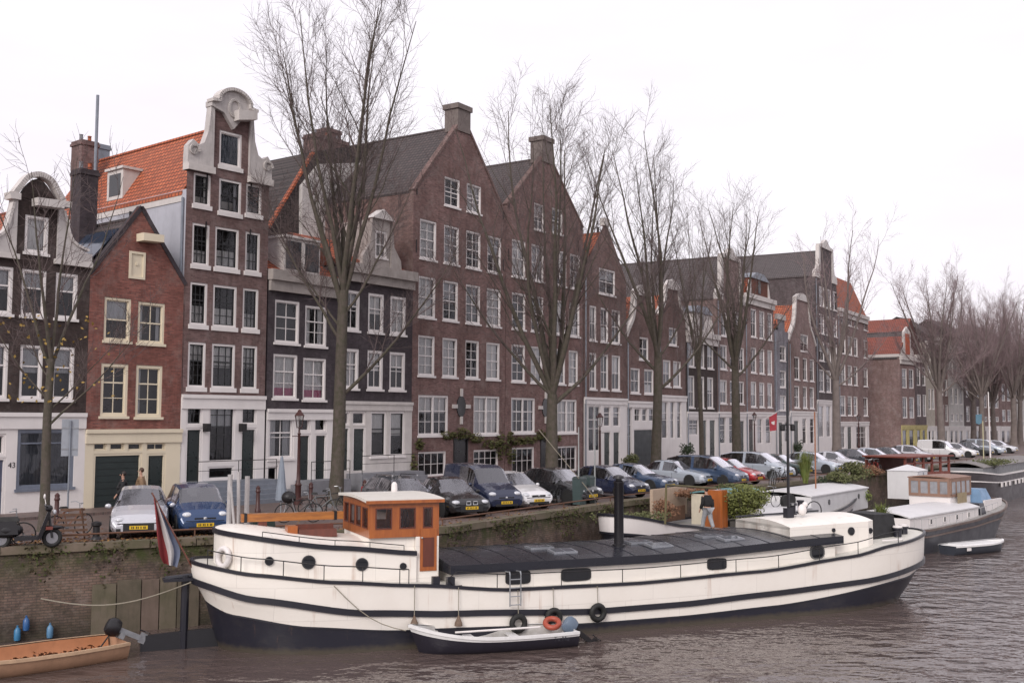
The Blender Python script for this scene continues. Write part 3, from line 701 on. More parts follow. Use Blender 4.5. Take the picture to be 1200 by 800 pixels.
# --- 5: aubergine house
h = House(SB, 398, 482, 500, 'canal_house', 'dark aubergine brick house with wide white cornice and small white neck dormer', 9)
W = h.W; zg = h.p(440, 473)[1]; zE = h.p(445, 318)[1]
k = dict(nx=2, nz=2, mid=.62, fw=.13)
h.grid([(403, 421.7), (431.5, 450), (457.5, 476)], 367, [(344, 390)], 441, **k); h.grid([(402.5, 420.5), (430.5, 449), (456.5, 475)], 434, [(410.5, 456.5)], 440, **k)
h.winpx(433.5, 482, 452, 535, g=True, nx=1, nz=2, mid=.62, cur='half', frame=WHITE, bars=BL); h.winpx(456, 482, 473.5, 534, g=True, nx=1, nz=2, mid=.62, cur='half', bars=BL)
h.doorpx(412.5, 500, 427.5, 551); h.winpx(412.5, 482, 427.5, 498, g=True, nx=1, nz=1, mid=0, sill=0, cur='none', fw=.06)
h.doorpx(399, 500, 409, 551); h.winpx(399, 482, 409, 498, g=True, nx=1, nz=1, mid=0, sill=0, cur='none', fw=.06)
h.walls(zg, [(0, 0), (0, zE)], [(W, 0), (W, zE)], BR_DARK, zE=zE, corn=.35, front=WHITE2)
mb = MB(); mb.box(-.02, W-.02, -.4, .05, zE-.3, zE+.2); mb.box(0.01, W-.02, -.2, 0, zE-.75, zE-.3); mb.obj('roof_cornice', STUC, h.root)
h.side_roof(zE+.1, zE+2.1, T_ORX)
a, b_ = h.p(428, 290)[0], h.p(465, 290)[0]; zt = h.p(449, 258)[1]
mb = MB(); band_wall(mb, [(a+.55, zE+.2), (a+.55, zt)], [(b_-.55, zE+.2), (b_-.55, zt)], [((a+b_)/2-.45, (a+b_)/2+.45, zE+.7, zt-.6)]); mb.box(a+.6, b_-.6, .2, 2.5, zE, zt-.02)
dm = mb.obj('dormer', STUC, h.root)
window(h.root, (a+b_)/2-.45, (a+b_)/2+.45, zE+.7, zt-.6, sill=.06, cur='none')
h.trim([(a+.55, zE+.2), (a-.3, zE+.2), (a-.25, zE+.7), (a+.3, zE+1.4), (a+.42, zt)], px=False, y0=-.1, y1=.1, mat=STUC); h.trim([(b_-.55, zE+.2), (b_+.3, zE+.2), (b_+.25, zE+.7), (b_-.3, zE+1.4), (b_-.42, zt)], px=False, y0=-.1, y1=.1, mat=STUC)
h.trim([(a+.35, zt), (b_-.35, zt), ((a+b_)/2, zt+.55)], px=False, y0=-.2, y1=.4, name='pediment')
h.steps(405, 479, 556, 5, .19, STONE)
# house behind 4 and 5: white plaster flank with dark roof
h2 = House(Seg((-13.6, 58.5), (920, 1250)), 335, 415, 300, 'back_house', 'tall off white plastered rear house with dark roof behind the bare tree', 10, group='rear houses behind the canal row')
W = h2.W; zE = h2.p(380, 262)[1]; zR = h2.p(380, 172)[1]
h2.trim([(350, 310), (350, 218), (371, 193), (441, 191), (452, 235), (458, 310)], y0=-.3, y1=-.02, name='wall', mat=PLASTW)
h2.trim([(314, 310), (314, 265), (366, 178), (438, 167), (444, 191), (462, 310)], y0=0, y1=7, name='roof', mat=T_DKX)
h2.bar([(314, 266), (366, 179)], .07, y=-.15, sm=0, name='ridge_tiles', mat=T_OR)
a_ = h2.p(400, 172); h2.chimney(a_[0]-1.2, a_[0]+1.6, 1.0, 2.0, a_[1]-1.5, a_[1]+.75, BR_PURP, 3)

# --- 6, 7: twin warehouses
def warehouse(x0, x1, xr_b, label, cols4, cols2, rows, xr, top2, pair, ovals, chim, apex, zside, side=None, doorpx=None):
    h = House(SCc, x0, x1, 500, 'warehouse_house', label, 12, group='twin warehouse houses with pointed gables'); W = h.W
    k = dict(nx=2, nz=4, mid=.5, sill=.1, fw=.09)
    for (cc, yr, row) in cols4: h.grid(cc, yr, [row], xr, **k)
    for q in top2: h.winpx(*q, nx=2, nz=3, mid=.5, fw=.08)
    for q in pair: h.winpx(*q, nx=4, nz=3, mid=.62, fw=.1, split=2, cur=None)
    for q in cols2: h.winpx(*q, nx=4, nz=2, mid=0, fw=.07, sill=0, cur='none')
    h.doorpx(*doorpx, col=BLACKP, frame=IRON); g = h.gholes; h.holes += [g.pop()]
    zE = h.p(*zside)[1]; W = h.W; xa = W*.5; zA = h.p(*apex)[1]
    h.walls(0, [(0, 0), (0, zE), (xa-.55, zA)], [(W, 0), (W, zE), (xa+.55, zA)], BR_WARE, zE=zE, side=side or BR_WARE)
    h.gable_roof(zE-.1, zA-.1, T_DK, y0=.3, over=.02)
    h.bar([(0, zE+.05), (xa-.5, zA+.02)], .07, px=False, y=-.06, sm=0, depth=.35, mat=BR_MID, name='coping'); h.bar([(W, zE+.05), (xa+.5, zA+.02)], .07, px=False, y=-.06, sm=0, depth=.35, mat=BR_MID, name='coping')
    zc = h.p(*chim)[1]; mb = MB(); mb.box(xa-.62, xa+.62, -.08, .9, zA-.35, zc-.3); mb.box(xa-.72, xa+.72, -.16, 1., zc-.3, zc); mb.obj('gable_chimney', M('weathered stone', (.17, .14, .13), .9, .4, 2), h.root)
    h.chimney(xa-1.3, xa-.1, 9.6, 10.8, zA-1, zA+1.1, BR_PURP, 3)
    (ox, oy) = ovals
    a, z = h.p(ox, oy); mb = MB(); n = 20
    mb.prism([(a+.42*math.cos(t), z+.62*math.sin(t)) for t in [2*math.pi*i/n for i in range(n)]], -.05, .02); ov = mb.obj('oval_window', M('oval dark', (.012, .01, .012), .2), h.root)
    for kk in ((a-.09, a+.09, z+.58, z+1.02), (a-.09, a+.09, z-1.02, z-.58), (a-.85, a-.42, z-.11, z+.11), (a+.42, a+.85, z-.11, z+.11)): MB().box(kk[0], kk[1], -.1, 0, kk[2], kk[3]).obj('keystone', WHITE2, ov)  # four stones are one trim ring
    mb = MB()
    for zz in (zE+.2, zE-3.0): 
        for xx in (.25, W-.3): mb.box(xx, xx+.04, -.04, .01, zz-.4, zz+.3)
    mb.obj('wall_anchor', IRON, h.root)
    return h
c4 = [(492, 511.6), (520.4, 538), (546.4, 563.6), (571.4, 587.6)]
WH1 = warehouse(481.5, 591.5, 0, 'left brown brick warehouse house with pointed gable and rows of white windows',
    [(c4, 285, (257.9, 304)), ([(490.5, 510.5), (519, 537), (546, 563), (570.5, 587)], 352, (324.5, 372.5)), ([(490, 509.5), (518.5, 536), (545.5, 561.5), (570, 585.8)], 420, (393.4, 440.5))],
    [(490, 529, 522.6, 558), (555, 526.6, 584, 547)], None, 501, [(521, 209, 539, 242.6), (547, 216.6, 564, 249.7)], [(490, 463, 525.3, 510.4), (555, 464, 585.4, 509.4)], (540, 476), (539, 122), (539, 147), (488, 224), side=BR_MID, doorpx=(531, 513, 548, 559))
WH2 = warehouse(592, 683, 0, 'right brown brick warehouse house with pointed gable beside the forked tree',
    [([(600, 616), (623, 637.5), (651, 664), (668, 680)], 303, (281.6, 325)), ([(600, 616), (622.5, 637), (650, 663), (667.5, 679.5)], 365, (343.4, 386)), ([(599.5, 615.5), (622, 636), (650, 662.5), (666.5, 677.5)], 425, (403.8, 447.5))],
    [(600, 524, 626, 555), (653.5, 522.5, 676, 552)], None, 608, [(626, 239, 638, 270), (647, 245, 659.5, 274)], [(599, 466, 627, 507.5), (653, 468, 676, 507.5)], (639, 477.5), (638, 160), (638, 184), (592, 240), doorpx=(633, 512, 645, 555))
# word on the dark entrance of the first warehouse
a, z = WH1.p(545, 535)
text_mesh('HOTEL'[:0] or 'NOORD', .3, WHITE2, WH1.root, Matrix.Translation((a, -.07, z)) @ Matrix.Rotation(-math.pi/2, 4, 'Y') @ Matrix.Rotation(math.pi/2, 4, 'X'), 'door_lettering') if False else None
# ivy over the doors and basement
IVY = M('ivy leaves', (.06, .07, .02), .8, .6, 5, grime=(.1, .075, .02))
def leaves(mb, c, r, n, size=.12, rnd=random):
    for _ in range(n):
        while True:
            p = Vector((rnd.uniform(-1, 1), rnd.uniform(-1, 1), rnd.uniform(-1, 1)))
            if .3 < p.length < 1: break
        p = Vector((c[0]+p.x*r[0], c[1]+p.y*r[1], c[2]+p.z*r[2]))
        a = Vector((rnd.gauss(0, 1), rnd.gauss(0, 1), rnd.gauss(0, 1))).normalized()*size*rnd.uniform(.6, 1.3); b_ = a.orthogonal().normalized()*size*rnd.uniform(.4, .8)
        mb.quad(p-a, p-b_, p+a, p+b_)
for h_, spots in ((WH1, [(524, 510, .7, .25), (540, 508, .9, .35), (556, 513, .8, .3), (575, 520, 1.2, .3), (585, 522, .5, .9), (483, 545, .25, .8), (490, 520, .4, .3)]), (WH2, [(597, 525, .5, 1.1), (604, 516, 1, .3), (618, 516, 1, .3), (633, 510, .8, .35), (648, 514, .9, .3)])):
    mb = MB()
    for px_, py_, rx, rz in spots:
        a, z = h_.p(px_, py_); leaves(mb, (a, -.12, z), (rx, .14, rz), int(260*rx*rz+60), .1)
    o = mb.obj('ivy', IVY, h_.root)

# --- generic narrow houses further along
def canal(seg, x0, x1, label, brick, cols, yr, rows, xr, zgpx, topy, style, tile=T_DK_HAZE, front=None, depth=10, frame=None, gcols=None, apexy=None, trim=None, neck=None, extra=None, roof=True, ridge=None, nz=2, nx=2, name='canal_house', side=None, gnz=2):
    h = House(seg, x0, x1, 500, name, label, depth); W = h.W; xm = (x0+x1)/2; frame = frame or WHITE
    for c_, y_, row in rows: h.grid(c_ or cols, y_, [row], xr, nx=nx, nz=nz, far=True, sill=.1, frame=frame)
    if extra: 
        for q in extra: h.winpx(*q, nx=2, nz=2, far=True, frame=frame)
    zg = h.p(xm, zgpx)[1] if zgpx else 0
    if zg:
        for q in gcols:
            if q[0] == 'd': h.doorpx(q[1], q[2], q[3], None, z0=q[4] if len(q) > 4 else .3, frame=front or WHITE)
            elif q[0] == 'g': h.doorpx(q[1], q[2], q[3], None, z0=.02, boards=6, frame=front or WHITE, col=M('garage slate', (.03, .035, .04), .5))
            else: h.winpx(q[1], q[2], q[3], q[4], g=True, nx=1 if q[3]-q[1] < 9 else 2, nz=gnz, mid=0 if q[4]-q[2] < 18 else .7, sill=0, far=True, fw=.06, frame=front or WHITE)
    zE = h.p(xm, topy)[1]; zA = h.p(xm, apexy)[1] if apexy else zE
    MB().tube([(.1, -.12, .1), (.1, -.12, zE-.4)], .05, 6).obj('downpipe', LEAD, h.root)
    xa = W/2
    if style in ('neck', 'bell', 'spout', 'point'):
        hw = (neck or .26)*W; tw = hw*(.75 if style == 'bell' else 1) if style != 'point' else .25
        if style == 'point': L = [(0, 0), (0, zE), (xa-tw, zA)]; R = [(W, 0), (W, zE), (xa+tw, zA)]
        elif style == 'bell':
            cv = [(0, zE), (.28*(xa-tw), zE+.18*(zA-zE)), (.72*(xa-tw), zE+.42*(zA-zE)), (.9*(xa-tw), zE+.7*(zA-zE)), (xa-tw, zA)]
            L = [(0, 0)]+cv; R = [(W, 0)]+[(W-x, z) for x, z in cv]
        else: L = [(0, 0), (0, zE), (xa-hw, zE+.01), (xa-hw, zA)]; R = [(W, 0), (W, zE), (xa+hw, zE+.01), (xa+hw, zA)]
        h.walls(zg, L, R, brick, front=front, zE=zE, side=side)
        if style == 'bell':
            h.bar(cv, .16, px=False, y=-.1, sm=3, depth=.4); h.bar([(W-x, z) for x, z in cv], .16, px=False, y=-.1, sm=3, depth=.4)
            h.trim([(xa-tw-.15, zA-.1), (xa+tw+.15, zA-.1), (xa+tw+.2, zA+.15), (xa+tw*.5, zA+.6), (xa, zA+.75), (xa-tw*.5, zA+.6), (xa-tw-.2, zA+.15)], px=False, name='pediment')
        if style == 'neck':
            for sg, a_, b_ in ((-1, xa-hw, 0), (1, xa+hw, W)):
                q = lambda f, z: (a_+(b_-a_)*f, z)
                h.trim([q(-.05, zE-.2), q(1, zE-.2), q(1, zE+.35), q(.8, zE+.75), q(.5, zE+.8), q(.32, zE+(zA-zE)*.45), q(.25, zA-.1), q(-.05, zA-.1)], px=False, y0=-.1, y1=.3)
            h.trim([(xa-hw-.3, zA-.15), (xa+hw+.3, zA-.15), (xa+hw+.35, zA+.12), (xa+hw*.6, zA+.3), (xa+.15, zA+.95), (xa-.15, zA+.95), (xa-hw*.6, zA+.3), (xa-hw-.35, zA+.12)], px=False, name='pediment')
        if style == 'point' or style == 'spout':
            h.trim([(xa-tw-.1, zA-.1), (xa+tw+.1, zA-.1), (xa+tw+.1, zA+.45), (xa-tw-.1, zA+.45)], px=False, name='gable_cap')
        if roof: h.gable_roof(zE-.1, (ridge and h.p(xm, ridge)[1] or zA-.7), tile, y0=.3)
    else:
        h.walls(zg, [(0, 0), (0, zE)], [(W, 0), (W, zE)], brick, front=front, zE=zE, side=side)
        mb = MB(); mb.box(-.03, W-.02, -.4, .05, zE-.3, zE+.15); mb.box(0.01, W-.03, -.2, 0, zE-.85, zE-.3); mb.obj('roof_cornice', WHITE2, h.root)
        if roof: h.side_roof(zE, zE+3.4, Mtile('slate', (.06, .05, .055), (.05, .04, .045), axis=0) if tile is T_DK else T_ORX)
        if style == 'dormer':
            w_ = W*.3; zd = zE+.15; hh_ = 2.2
            mb = MB(); mb.box(xa-w_, xa+w_, .0, 2.5, zd, zd+hh_*.75); dm = mb.obj('dormer', T_OR if tile is T_OR else WHITE2, h.root)
            MB().prism([(xa-w_-.6, zd), (xa-w_+.02, zd+1.5), (xa-w_+.02, zd)], -.08, .2).obj('dormer_scroll', WHITE2, dm); MB().prism([(xa+w_+.6, zd), (xa+w_-.02, zd+1.5), (xa+w_-.02, zd)], -.08, .2).obj('dormer_scroll', WHITE2, dm)
            MB().prism([(xa-w_-.2, zd+hh_*.75), (xa+w_+.2, zd+hh_*.75), (xa+w_*.4, zd+hh_*1.05), (xa-w_*.4, zd+hh_*1.05)], -.15, 2.6).obj('dormer_head', LEAD, dm)
            MB().box(xa-.35, xa+.35, -.04, 0.0, zd+.3, zd+1.5).obj('pane', M('dark pane', (.03, .03, .035), .1), dm)
    return h
h8 = canal(SD, 684, 734, 'brown gabled house with tall paired windows and white pilastered ground floor', BR_MID, None, 0,
      [([(702, 721)], 330, (315, 345)), ([(691, 699), (704, 713), (717, 727)], 380, (361, 401)), ([(691, 699), (704, 713), (717, 727)], 436, (415, 457))], 709, 468, 322, 'point', tile=T_OR, apexy=263, neck=.2,
      gcols=[('w', 689, 475, 703, 529), ('w', 707, 476, 715, 500), ('w', 718, 476, 726, 500), ('d', 707, 505, 715), ('d', 718, 505, 726)])
h9 = canal(SD, 734, 772, 'small brown house with white bell gable and dark garage door', BR_MID, None, 0, [([(739, 750), (755, 766)], 447, (431.5, 461)), ([(749, 760)], 408, (394, 421))], 747, 472, 396, 'bell', tile=T_OR, apexy=345, neck=.3,
      gcols=[('g', 742, 502, 765), ('w', 734.5, 477, 740, 545), ('w', 743, 478, 750, 494), ('w', 752, 478, 758, 494), ('w', 760, 478, 766, 494)])
h10 = canal(SD, 772, 804, 'brown house with white panelled upper ground floor between garage and black house', BR_MID, None, 0, [([(777, 786), (789, 798)], 437, (422, 453)), ([(784, 794)], 393, (383, 404))], 783, 465, 372, 'bell', tile=T_OR, apexy=338, neck=.3,
      gcols=[('w', 775, 470, 782, 514), ('w', 785, 470, 790, 514), ('w', 793, 470, 798, 514)])
h11 = canal(SD, 804.5, 841, 'black brick house with large white gabled dormer and pale window frames', BR_BLACK, [(807, 814), (818, 825.5), (829, 836)], 415, [(None, 416, (401, 431)), (None, 460, (441, 478))], 821, 484, 392, 'dormer',
      gcols=[('w', 807, 491, 818, 510), ('d', 822, 491, 828, .2), ('d', 831, 491, 838, .2)], tile=T_DK)
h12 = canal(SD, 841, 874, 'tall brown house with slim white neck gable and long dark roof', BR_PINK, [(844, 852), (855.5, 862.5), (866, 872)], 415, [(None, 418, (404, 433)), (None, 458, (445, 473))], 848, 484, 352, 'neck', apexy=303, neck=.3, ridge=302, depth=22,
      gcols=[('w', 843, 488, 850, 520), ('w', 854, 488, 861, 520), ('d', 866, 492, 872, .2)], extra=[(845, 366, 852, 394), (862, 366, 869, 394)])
h13 = canal(SD, 874, 908, 'brown house with white cornice and orange sided dormer', BR_MID_HAZE, [(880, 886.5), (890, 896), (899.5, 905)], 380, [(None, 378, (362, 395)), (None, 422, (407, 437)), (None, 462, (447, 477))], 883, 484, 350, 'dormer', tile=T_OR,
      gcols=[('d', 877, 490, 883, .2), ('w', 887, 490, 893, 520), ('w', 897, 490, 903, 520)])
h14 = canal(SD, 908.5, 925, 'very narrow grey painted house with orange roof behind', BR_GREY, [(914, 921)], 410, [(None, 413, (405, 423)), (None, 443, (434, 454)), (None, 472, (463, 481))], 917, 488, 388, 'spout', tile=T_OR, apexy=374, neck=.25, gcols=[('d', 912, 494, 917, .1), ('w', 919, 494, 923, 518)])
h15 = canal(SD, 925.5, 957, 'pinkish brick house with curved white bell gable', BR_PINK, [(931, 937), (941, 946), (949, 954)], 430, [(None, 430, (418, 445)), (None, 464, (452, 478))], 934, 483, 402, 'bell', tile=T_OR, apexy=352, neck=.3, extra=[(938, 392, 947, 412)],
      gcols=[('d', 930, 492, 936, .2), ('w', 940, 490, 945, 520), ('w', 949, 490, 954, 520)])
h16 = canal(SD, 957.5, 983, 'tall black brick house with white neck gable and dark side roof', BR_BLACK_HAZE, [(960, 966), (968.5, 974), (976, 981)], 400, [(None, 346, (336, 359)), (None, 379, (368, 391)), (None, 411, (400, 423)), (None, 446, (433, 459))], 963, 470, 328, 'neck', apexy=292, neck=.28, ridge=296, depth=26,
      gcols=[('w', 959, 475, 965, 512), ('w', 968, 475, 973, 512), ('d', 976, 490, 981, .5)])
h17 = canal(SD, 983.5, 1018, 'brown corner house with orange gable end before the side street', BR_MID_HAZE, [(985, 991), (993.5, 998.5), (1000.5, 1005), (1012, 1017)], 400, [(None, 375, (370, 382)), (None, 405, (394, 416)), (None, 440, (428, 451)), (None, 475, (464, 487))], 996, 495, 368, 'cornice', roof=False,
      gcols=[('w', 985, 499, 990, 525), ('d', 993, 499, 998, .1), ('w', 1003, 499, 1015, 525)])
zE = h17.p(1000, 366)[1]; W = h17.W
mb = MB(); zA = h17.p(986, 318)[1]
mb.add([(0, 0, zE), (0, 10, zE), (0, 2.0, zE+4.6), (W, 0, zE), (W, 10, zE), (W, 2.0, zE+4.6)], [(0, 2, 1), (3, 4, 5), (0, 3, 5, 2), (1, 2, 5, 4)]); mb.obj('roof', T_ORX, h17.root)
h17.chimney(.1, 1.2, 1.6, 2.6, zE+3, zE+5.8, BR_MID_HAZE, 2)

# --- beyond the side street
def corner_house():
    a = SE.w(0); h = House(SE, 1056, 1073, 500, 'corner_house', 'low brick corner house with bright red roof and blank side wall beyond the side street', 12, group='houses beyond the side street'); W = h.W
    zE = h.p(1060, 452)[1]
    return h
def far_house(x0, x1, label, brick, topy, rows, cols, style='cornice', front=None, tile=T_DK_HAZE, depth=12, gtop=500, sidem=None):
    h = House(SE, x0, x1, 500, 'canal_house', label, depth, group='houses beyond the side street'); W = h.W; xm = (x0+x1)/2
    zE = h.p(xm, topy)[1]
    h.grid(cols, 460, rows, xm, nx=2, nz=2, far=True, fw=.12, sill=0)
    zg = h.p(xm, gtop)[1]
    n = len(cols)
    for i in range(n): h.winpx(cols[i][0], gtop+4, cols[i][1], 524, g=True, far=True, nx=1, nz=1, mid=0, sill=0, fw=.08, frame=front)
    h.walls(zg, [(0, 0), (0, zE)], [(W, 0), (W, zE)], brick, front=front or WHITE, zE=zE, side=sidem)
    mb = MB(); mb.box(-.03, W+.02, -.4, .05, zE-.3, zE+.2); mb.box(0.01, W-.02, -.2, 0, zE-.85, zE-.3); mb.obj('roof_cornice', WHITE2, h.root)
    if style == 'bell':
        a, b_ = W*.2, W*.8; zt = zE+3.6
        h.trim([(a-.8, zE+.2), (b_+.8, zE+.2), (b_+.6, zE+1.0), (b_-.3, zE+1.6), (b_-.4, zt), ((a+b_)/2, zt+.8), (a+.4, zt), (a+.3, zE+1.6), (a-.6, zE+1.0)], px=False, y0=-.1, y1=.2, name='bell_gable')
        h.trim([(a+.8, zE+.5), (b_-.8, zE+.5), (b_-.8, zt-.2), (a+.8, zt-.2)], px=False, y0=-.14, y1=-.102, name='gable_panel', mat=M('orange red paint', (.4, .08, .03), .7))
        h.gable_roof(zE, zt, tile, y0=.3)
    else: h.side_roof(zE, zE+3.5, T_ORX if tile is T_RED else T_DKX)
    return h
YEL = M('pale yellow paint', (.5, .43, .18), .6)
hy = far_house(1056, 1073, 'brick house with white bell gable, red panel and pale yellow shopfront', BR_MID_HAZE, 420, [(432, 455), (465, 490)], [(1057.5, 1063), (1065.5, 1071)], 'bell', YEL, gtop=499)
far_house(1073.2, 1086, 'dark brick house with pale yellow ground floor beside bell gabled neighbour', BR_DARK_HAZE, 418, [(430, 452), (462, 488)], [(1074.5, 1079), (1081, 1085)], 'cornice', YEL, gtop=499)
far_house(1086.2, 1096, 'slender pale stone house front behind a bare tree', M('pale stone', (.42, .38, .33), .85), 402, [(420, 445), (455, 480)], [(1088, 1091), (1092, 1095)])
for i, (x0, x1, ty, br, lb) in enumerate([(1096.3, 1112, 398, BR_MID_HAZE, 'brown far house left of the blue banner'), (1112.3, 1130, 408, PLASTW, 'whitish plastered far house behind the parked white van'), (1130.3, 1150, 400, BR_DARK_HAZE, 'dark far house behind the two flagpoles'), (1150.3, 1172, 412, BR_PINK, 'pink brown far house right of the flagpoles'), (1172.3, 1192, 404, BR_MID_HAZE, 'brown far house near the right edge'), (1192.3, 1216, 415, PLASTW, 'pale far house cut by the right edge')]):
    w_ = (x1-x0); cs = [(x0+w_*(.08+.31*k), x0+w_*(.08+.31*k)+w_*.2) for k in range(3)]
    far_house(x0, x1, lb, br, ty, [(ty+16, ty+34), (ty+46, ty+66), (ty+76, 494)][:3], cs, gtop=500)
# blank side wall and red roof facing the camera
hc = thing('side_street_house', 'low house with bright red tiled roof and blank brown side wall facing the side street', 'house', (*SE.w(0).xy, ST), SE.ang, 'houses beyond the side street')
# local frame: x along the canal, y back; side wall runs backwards-left from the corner
def side_pt(px_, py_):
    d = ray(px_, py_); n = SE.D; t = (SE.P+SE.D*-.3).dot(n)/d.dot(n); X = d*t-SE.P; return (X.dot(-SE.N), EYE+d.z*t-ST)
y1_ = side_pt(1018, 455)[0]; zw = hy.p(1064, 420)[1]+.12; zr = side_pt(1037, 391)[1]
y1_ = abs(y1_)
mb = MB(); mb.box(-.3, -.05, .05, 26, 0, zw); mb.obj('wall', BR_MID_HAZE, hc)
mb = MB(); mb.box(-.45, -.3, 0, 26, zw, zw+.4); mb.obj('gutter_board', WHITE2, hc)
mb = MB(); mb.add([(-.4, 0, zw+.4), (-.4, 26, zw+.4), (4.0, 26, zw+5.6), (4.0, 0, zw+5.6), (9, 26, zw), (9, 0, zw)], [(0, 3, 2, 1), (3, 5, 4, 2), (0, 5, 3)]); mb.obj('roof', T_RED, hc)
# big dark roofed building behind
p = at_depth(1012, 190, ST); bb = thing('large_building', 'large far building with long dark roof and white cornice rising behind the red roof', 'building', p, .35, 'houses beyond the side street')
mb = MB(); mb.box(-2, 18, 0, 12, 0, 17.2); mb.obj('wall', PLASTW, bb)
mb = MB(); mb.box(-2.4, 18.4, -.6, .2, 16.2, 17.6); mb.obj('roof_cornice', WHITE2, bb)
mb = MB(); mb.add([(-2.4, -.3, 17.6), (18.4, -.3, 17.6), (16.4, 3.5, 21.6), (-.4, 3.5, 21.6), (18.4, 12, 17.6), (-2.4, 12, 17.6), (16.4, 9, 21.6), (-.4, 9, 21.6)], [(0, 1, 2, 3), (1, 4, 6, 2), (4, 5, 7, 6), (5, 0, 3, 7), (3, 2, 6, 7)]); mb.obj('roof', T_DKX, bb)
# ------------------------------------------------------------------ boats
def Mhull(name, col):
    m, nt, b = _new(name); raw, v = coords(nt)
    sx = nt.nodes.new('ShaderNodeSeparateXYZ'); nt.links.new(raw, sx.inputs[0])
    cx = nt.nodes.new('ShaderNodeCombineXYZ'); nt.links.new(sx.outputs[0], cx.inputs[0]); nt.links.new(sx.outputs[2], cx.inputs[1])
    br = nt.nodes.new('ShaderNodeTexBrick'); nt.links.new(cx.outputs[0], br.inputs['Vector'])
    for k, val in (('Scale', 1.), ('Mortar Size', .006), ('Mortar Smooth', .8), ('Brick Width', 1.9), ('Row Height', .9)): br.inputs[k].default_value = val
    br.inputs['Color1'].default_value = (*col, 1); br.inputs['Color2'].default_value = (*[x*.96 for x in col], 1); br.inputs['Mortar'].default_value = (*[x*.7 for x in col], 1)
    c = mix_c(nt, math_n(nt, 'MULTIPLY', ramp(nt, noise(nt, v, .8, 6, .7), .45, .7), .18), br.outputs['Color'], (col[0]*.75, col[1]*.7, col[2]*.65))
    st = math_n(nt, 'MULTIPLY', ramp(nt, noise(nt, v, 3.2, 4, .6, (1, 1, .06)), .6, .74), ramp(nt, noise(nt, v, .9, 3), .42, .6))
    c = mix_c(nt, math_n(nt, 'MULTIPLY', st, .6), c, (.33, .16, .08))
    sc = ramp(nt, noise(nt, v, 7, 6, .8, (.35, 1, 1)), .66, .72); c = mix_c(nt, math_n(nt, 'MULTIPLY', sc, .3), c, (.3, .24, .2))
    nt.links.new(c, b.inputs['Base Color']); b.inputs['Roughness'].default_value = .38
    bump(nt, b, math_n(nt, 'ADD', math_n(nt, 'MULTIPLY', br.outputs['Fac'], -.35), noise(nt, v, .9, 3)), .35, .035); return m
CREAMW = Mhull('cream white hull paint', (.8, .755, .7))
NAVY = M('near black hull paint', (.016, .016, .024), .4, .3, 2, streak=.1)
TARRED = M('black hatch canvas', (.015, .016, .024), .3, .35, 1.2, streak=.3, bmp=.08)
VARN = Mwood('varnished orange wood', (.4, .12, .025), (.24, .06, .014)); VARND = Mwood('dark red brown wood', (.14, .03, .014), (.08, .02, .01))
STEEL = M('galvanised steel', (.35, .36, .38), .4, .3, 8, metal=.6)
RUBBER = M('black rubber', (.012, .012, .012), .75, .3, 8)
ROPE = M('grey rope', (.28, .25, .2), .9, .3, 20); CHROME = M('chrome', (.6, .6, .6), .15, .1, 4, metal=1)
def interp(tab):
    def f(u):
        if u <= tab[0][0]: return tab[0][1]
        for (a, x), (b_, y) in zip(tab, tab[1:]):
            if u <= b_:
                t = (u-a)/(b_-a); t2 = t*t*(3-2*t)*.5+t*.5; return x+(y-x)*t2
        return tab[-1][1]
    return f
def hull_shell(root, ends, B, sheer, rows, mats, stern=(.2, 2, 2, 1.25), bow=(.27, 2, 1.9, 1.1), N=56, Bw=.9, name='hull', deck=None, deckz=.12, deckm=None, cap=None, bowk=1.):
    """ends: ((stern_u at keel, at top), (bow_u at keel, at top)); rows: list of z functions keel..sheer; mats: index of material per strip"""
    nr = len(rows); pt = {}
    def shape(t, hfr):
        s0, p, q1, q0 = stern; b0, bp_, bq1, bq0 = bow
        v = 1.
        if t < s0: x = t/s0; v = (1-(1-x)**p)**(1/(q0+(q1-q0)*hfr))
        if t > 1-b0: x = (1-t)/b0; v = min(v, (1-(1-x)**bp_)**(1/(bq0+(bq1-bq0)*hfr)))
        return v
    def P(t, i, side):
        hf = i/(nr-1); us = ends[0][0]+(ends[0][1]-ends[0][0])*min(1, hf*1.35); ub = ends[1][0]+(ends[1][1]-ends[1][0])*min(1, hf*bowk)
        u = us+(ub-us)*t; ut = ends[0][1]+(ends[1][1]-ends[0][1])*t
        return (u, side*B*(Bw+(1-Bw)*hf)*shape(t, hf), rows[i](u if i < nr-1 else u))
    ts = [.5*(1-math.cos(math.pi*k/N)) for k in range(N+1)]
    mb = MB()
    for side in (-1, 1):
        o = len(mb.v)
        for t in ts:
            for i in range(nr): mb.v.append(P(t, i, side))
        for k in range(N):
            for i in range(nr-1):
                f = (o+k*nr+i, o+(k+1)*nr+i, o+(k+1)*nr+i+1, o+k*nr+i+1)
                mb.f.append(f if side < 0 else f[::-1]); mb.m.append(mats[i])
    edge = [P(t, nr-1, -1) for t in ts]+[P(t, nr-1, 1) for t in ts[::-1]][1:-1]
    return mb, P, ts
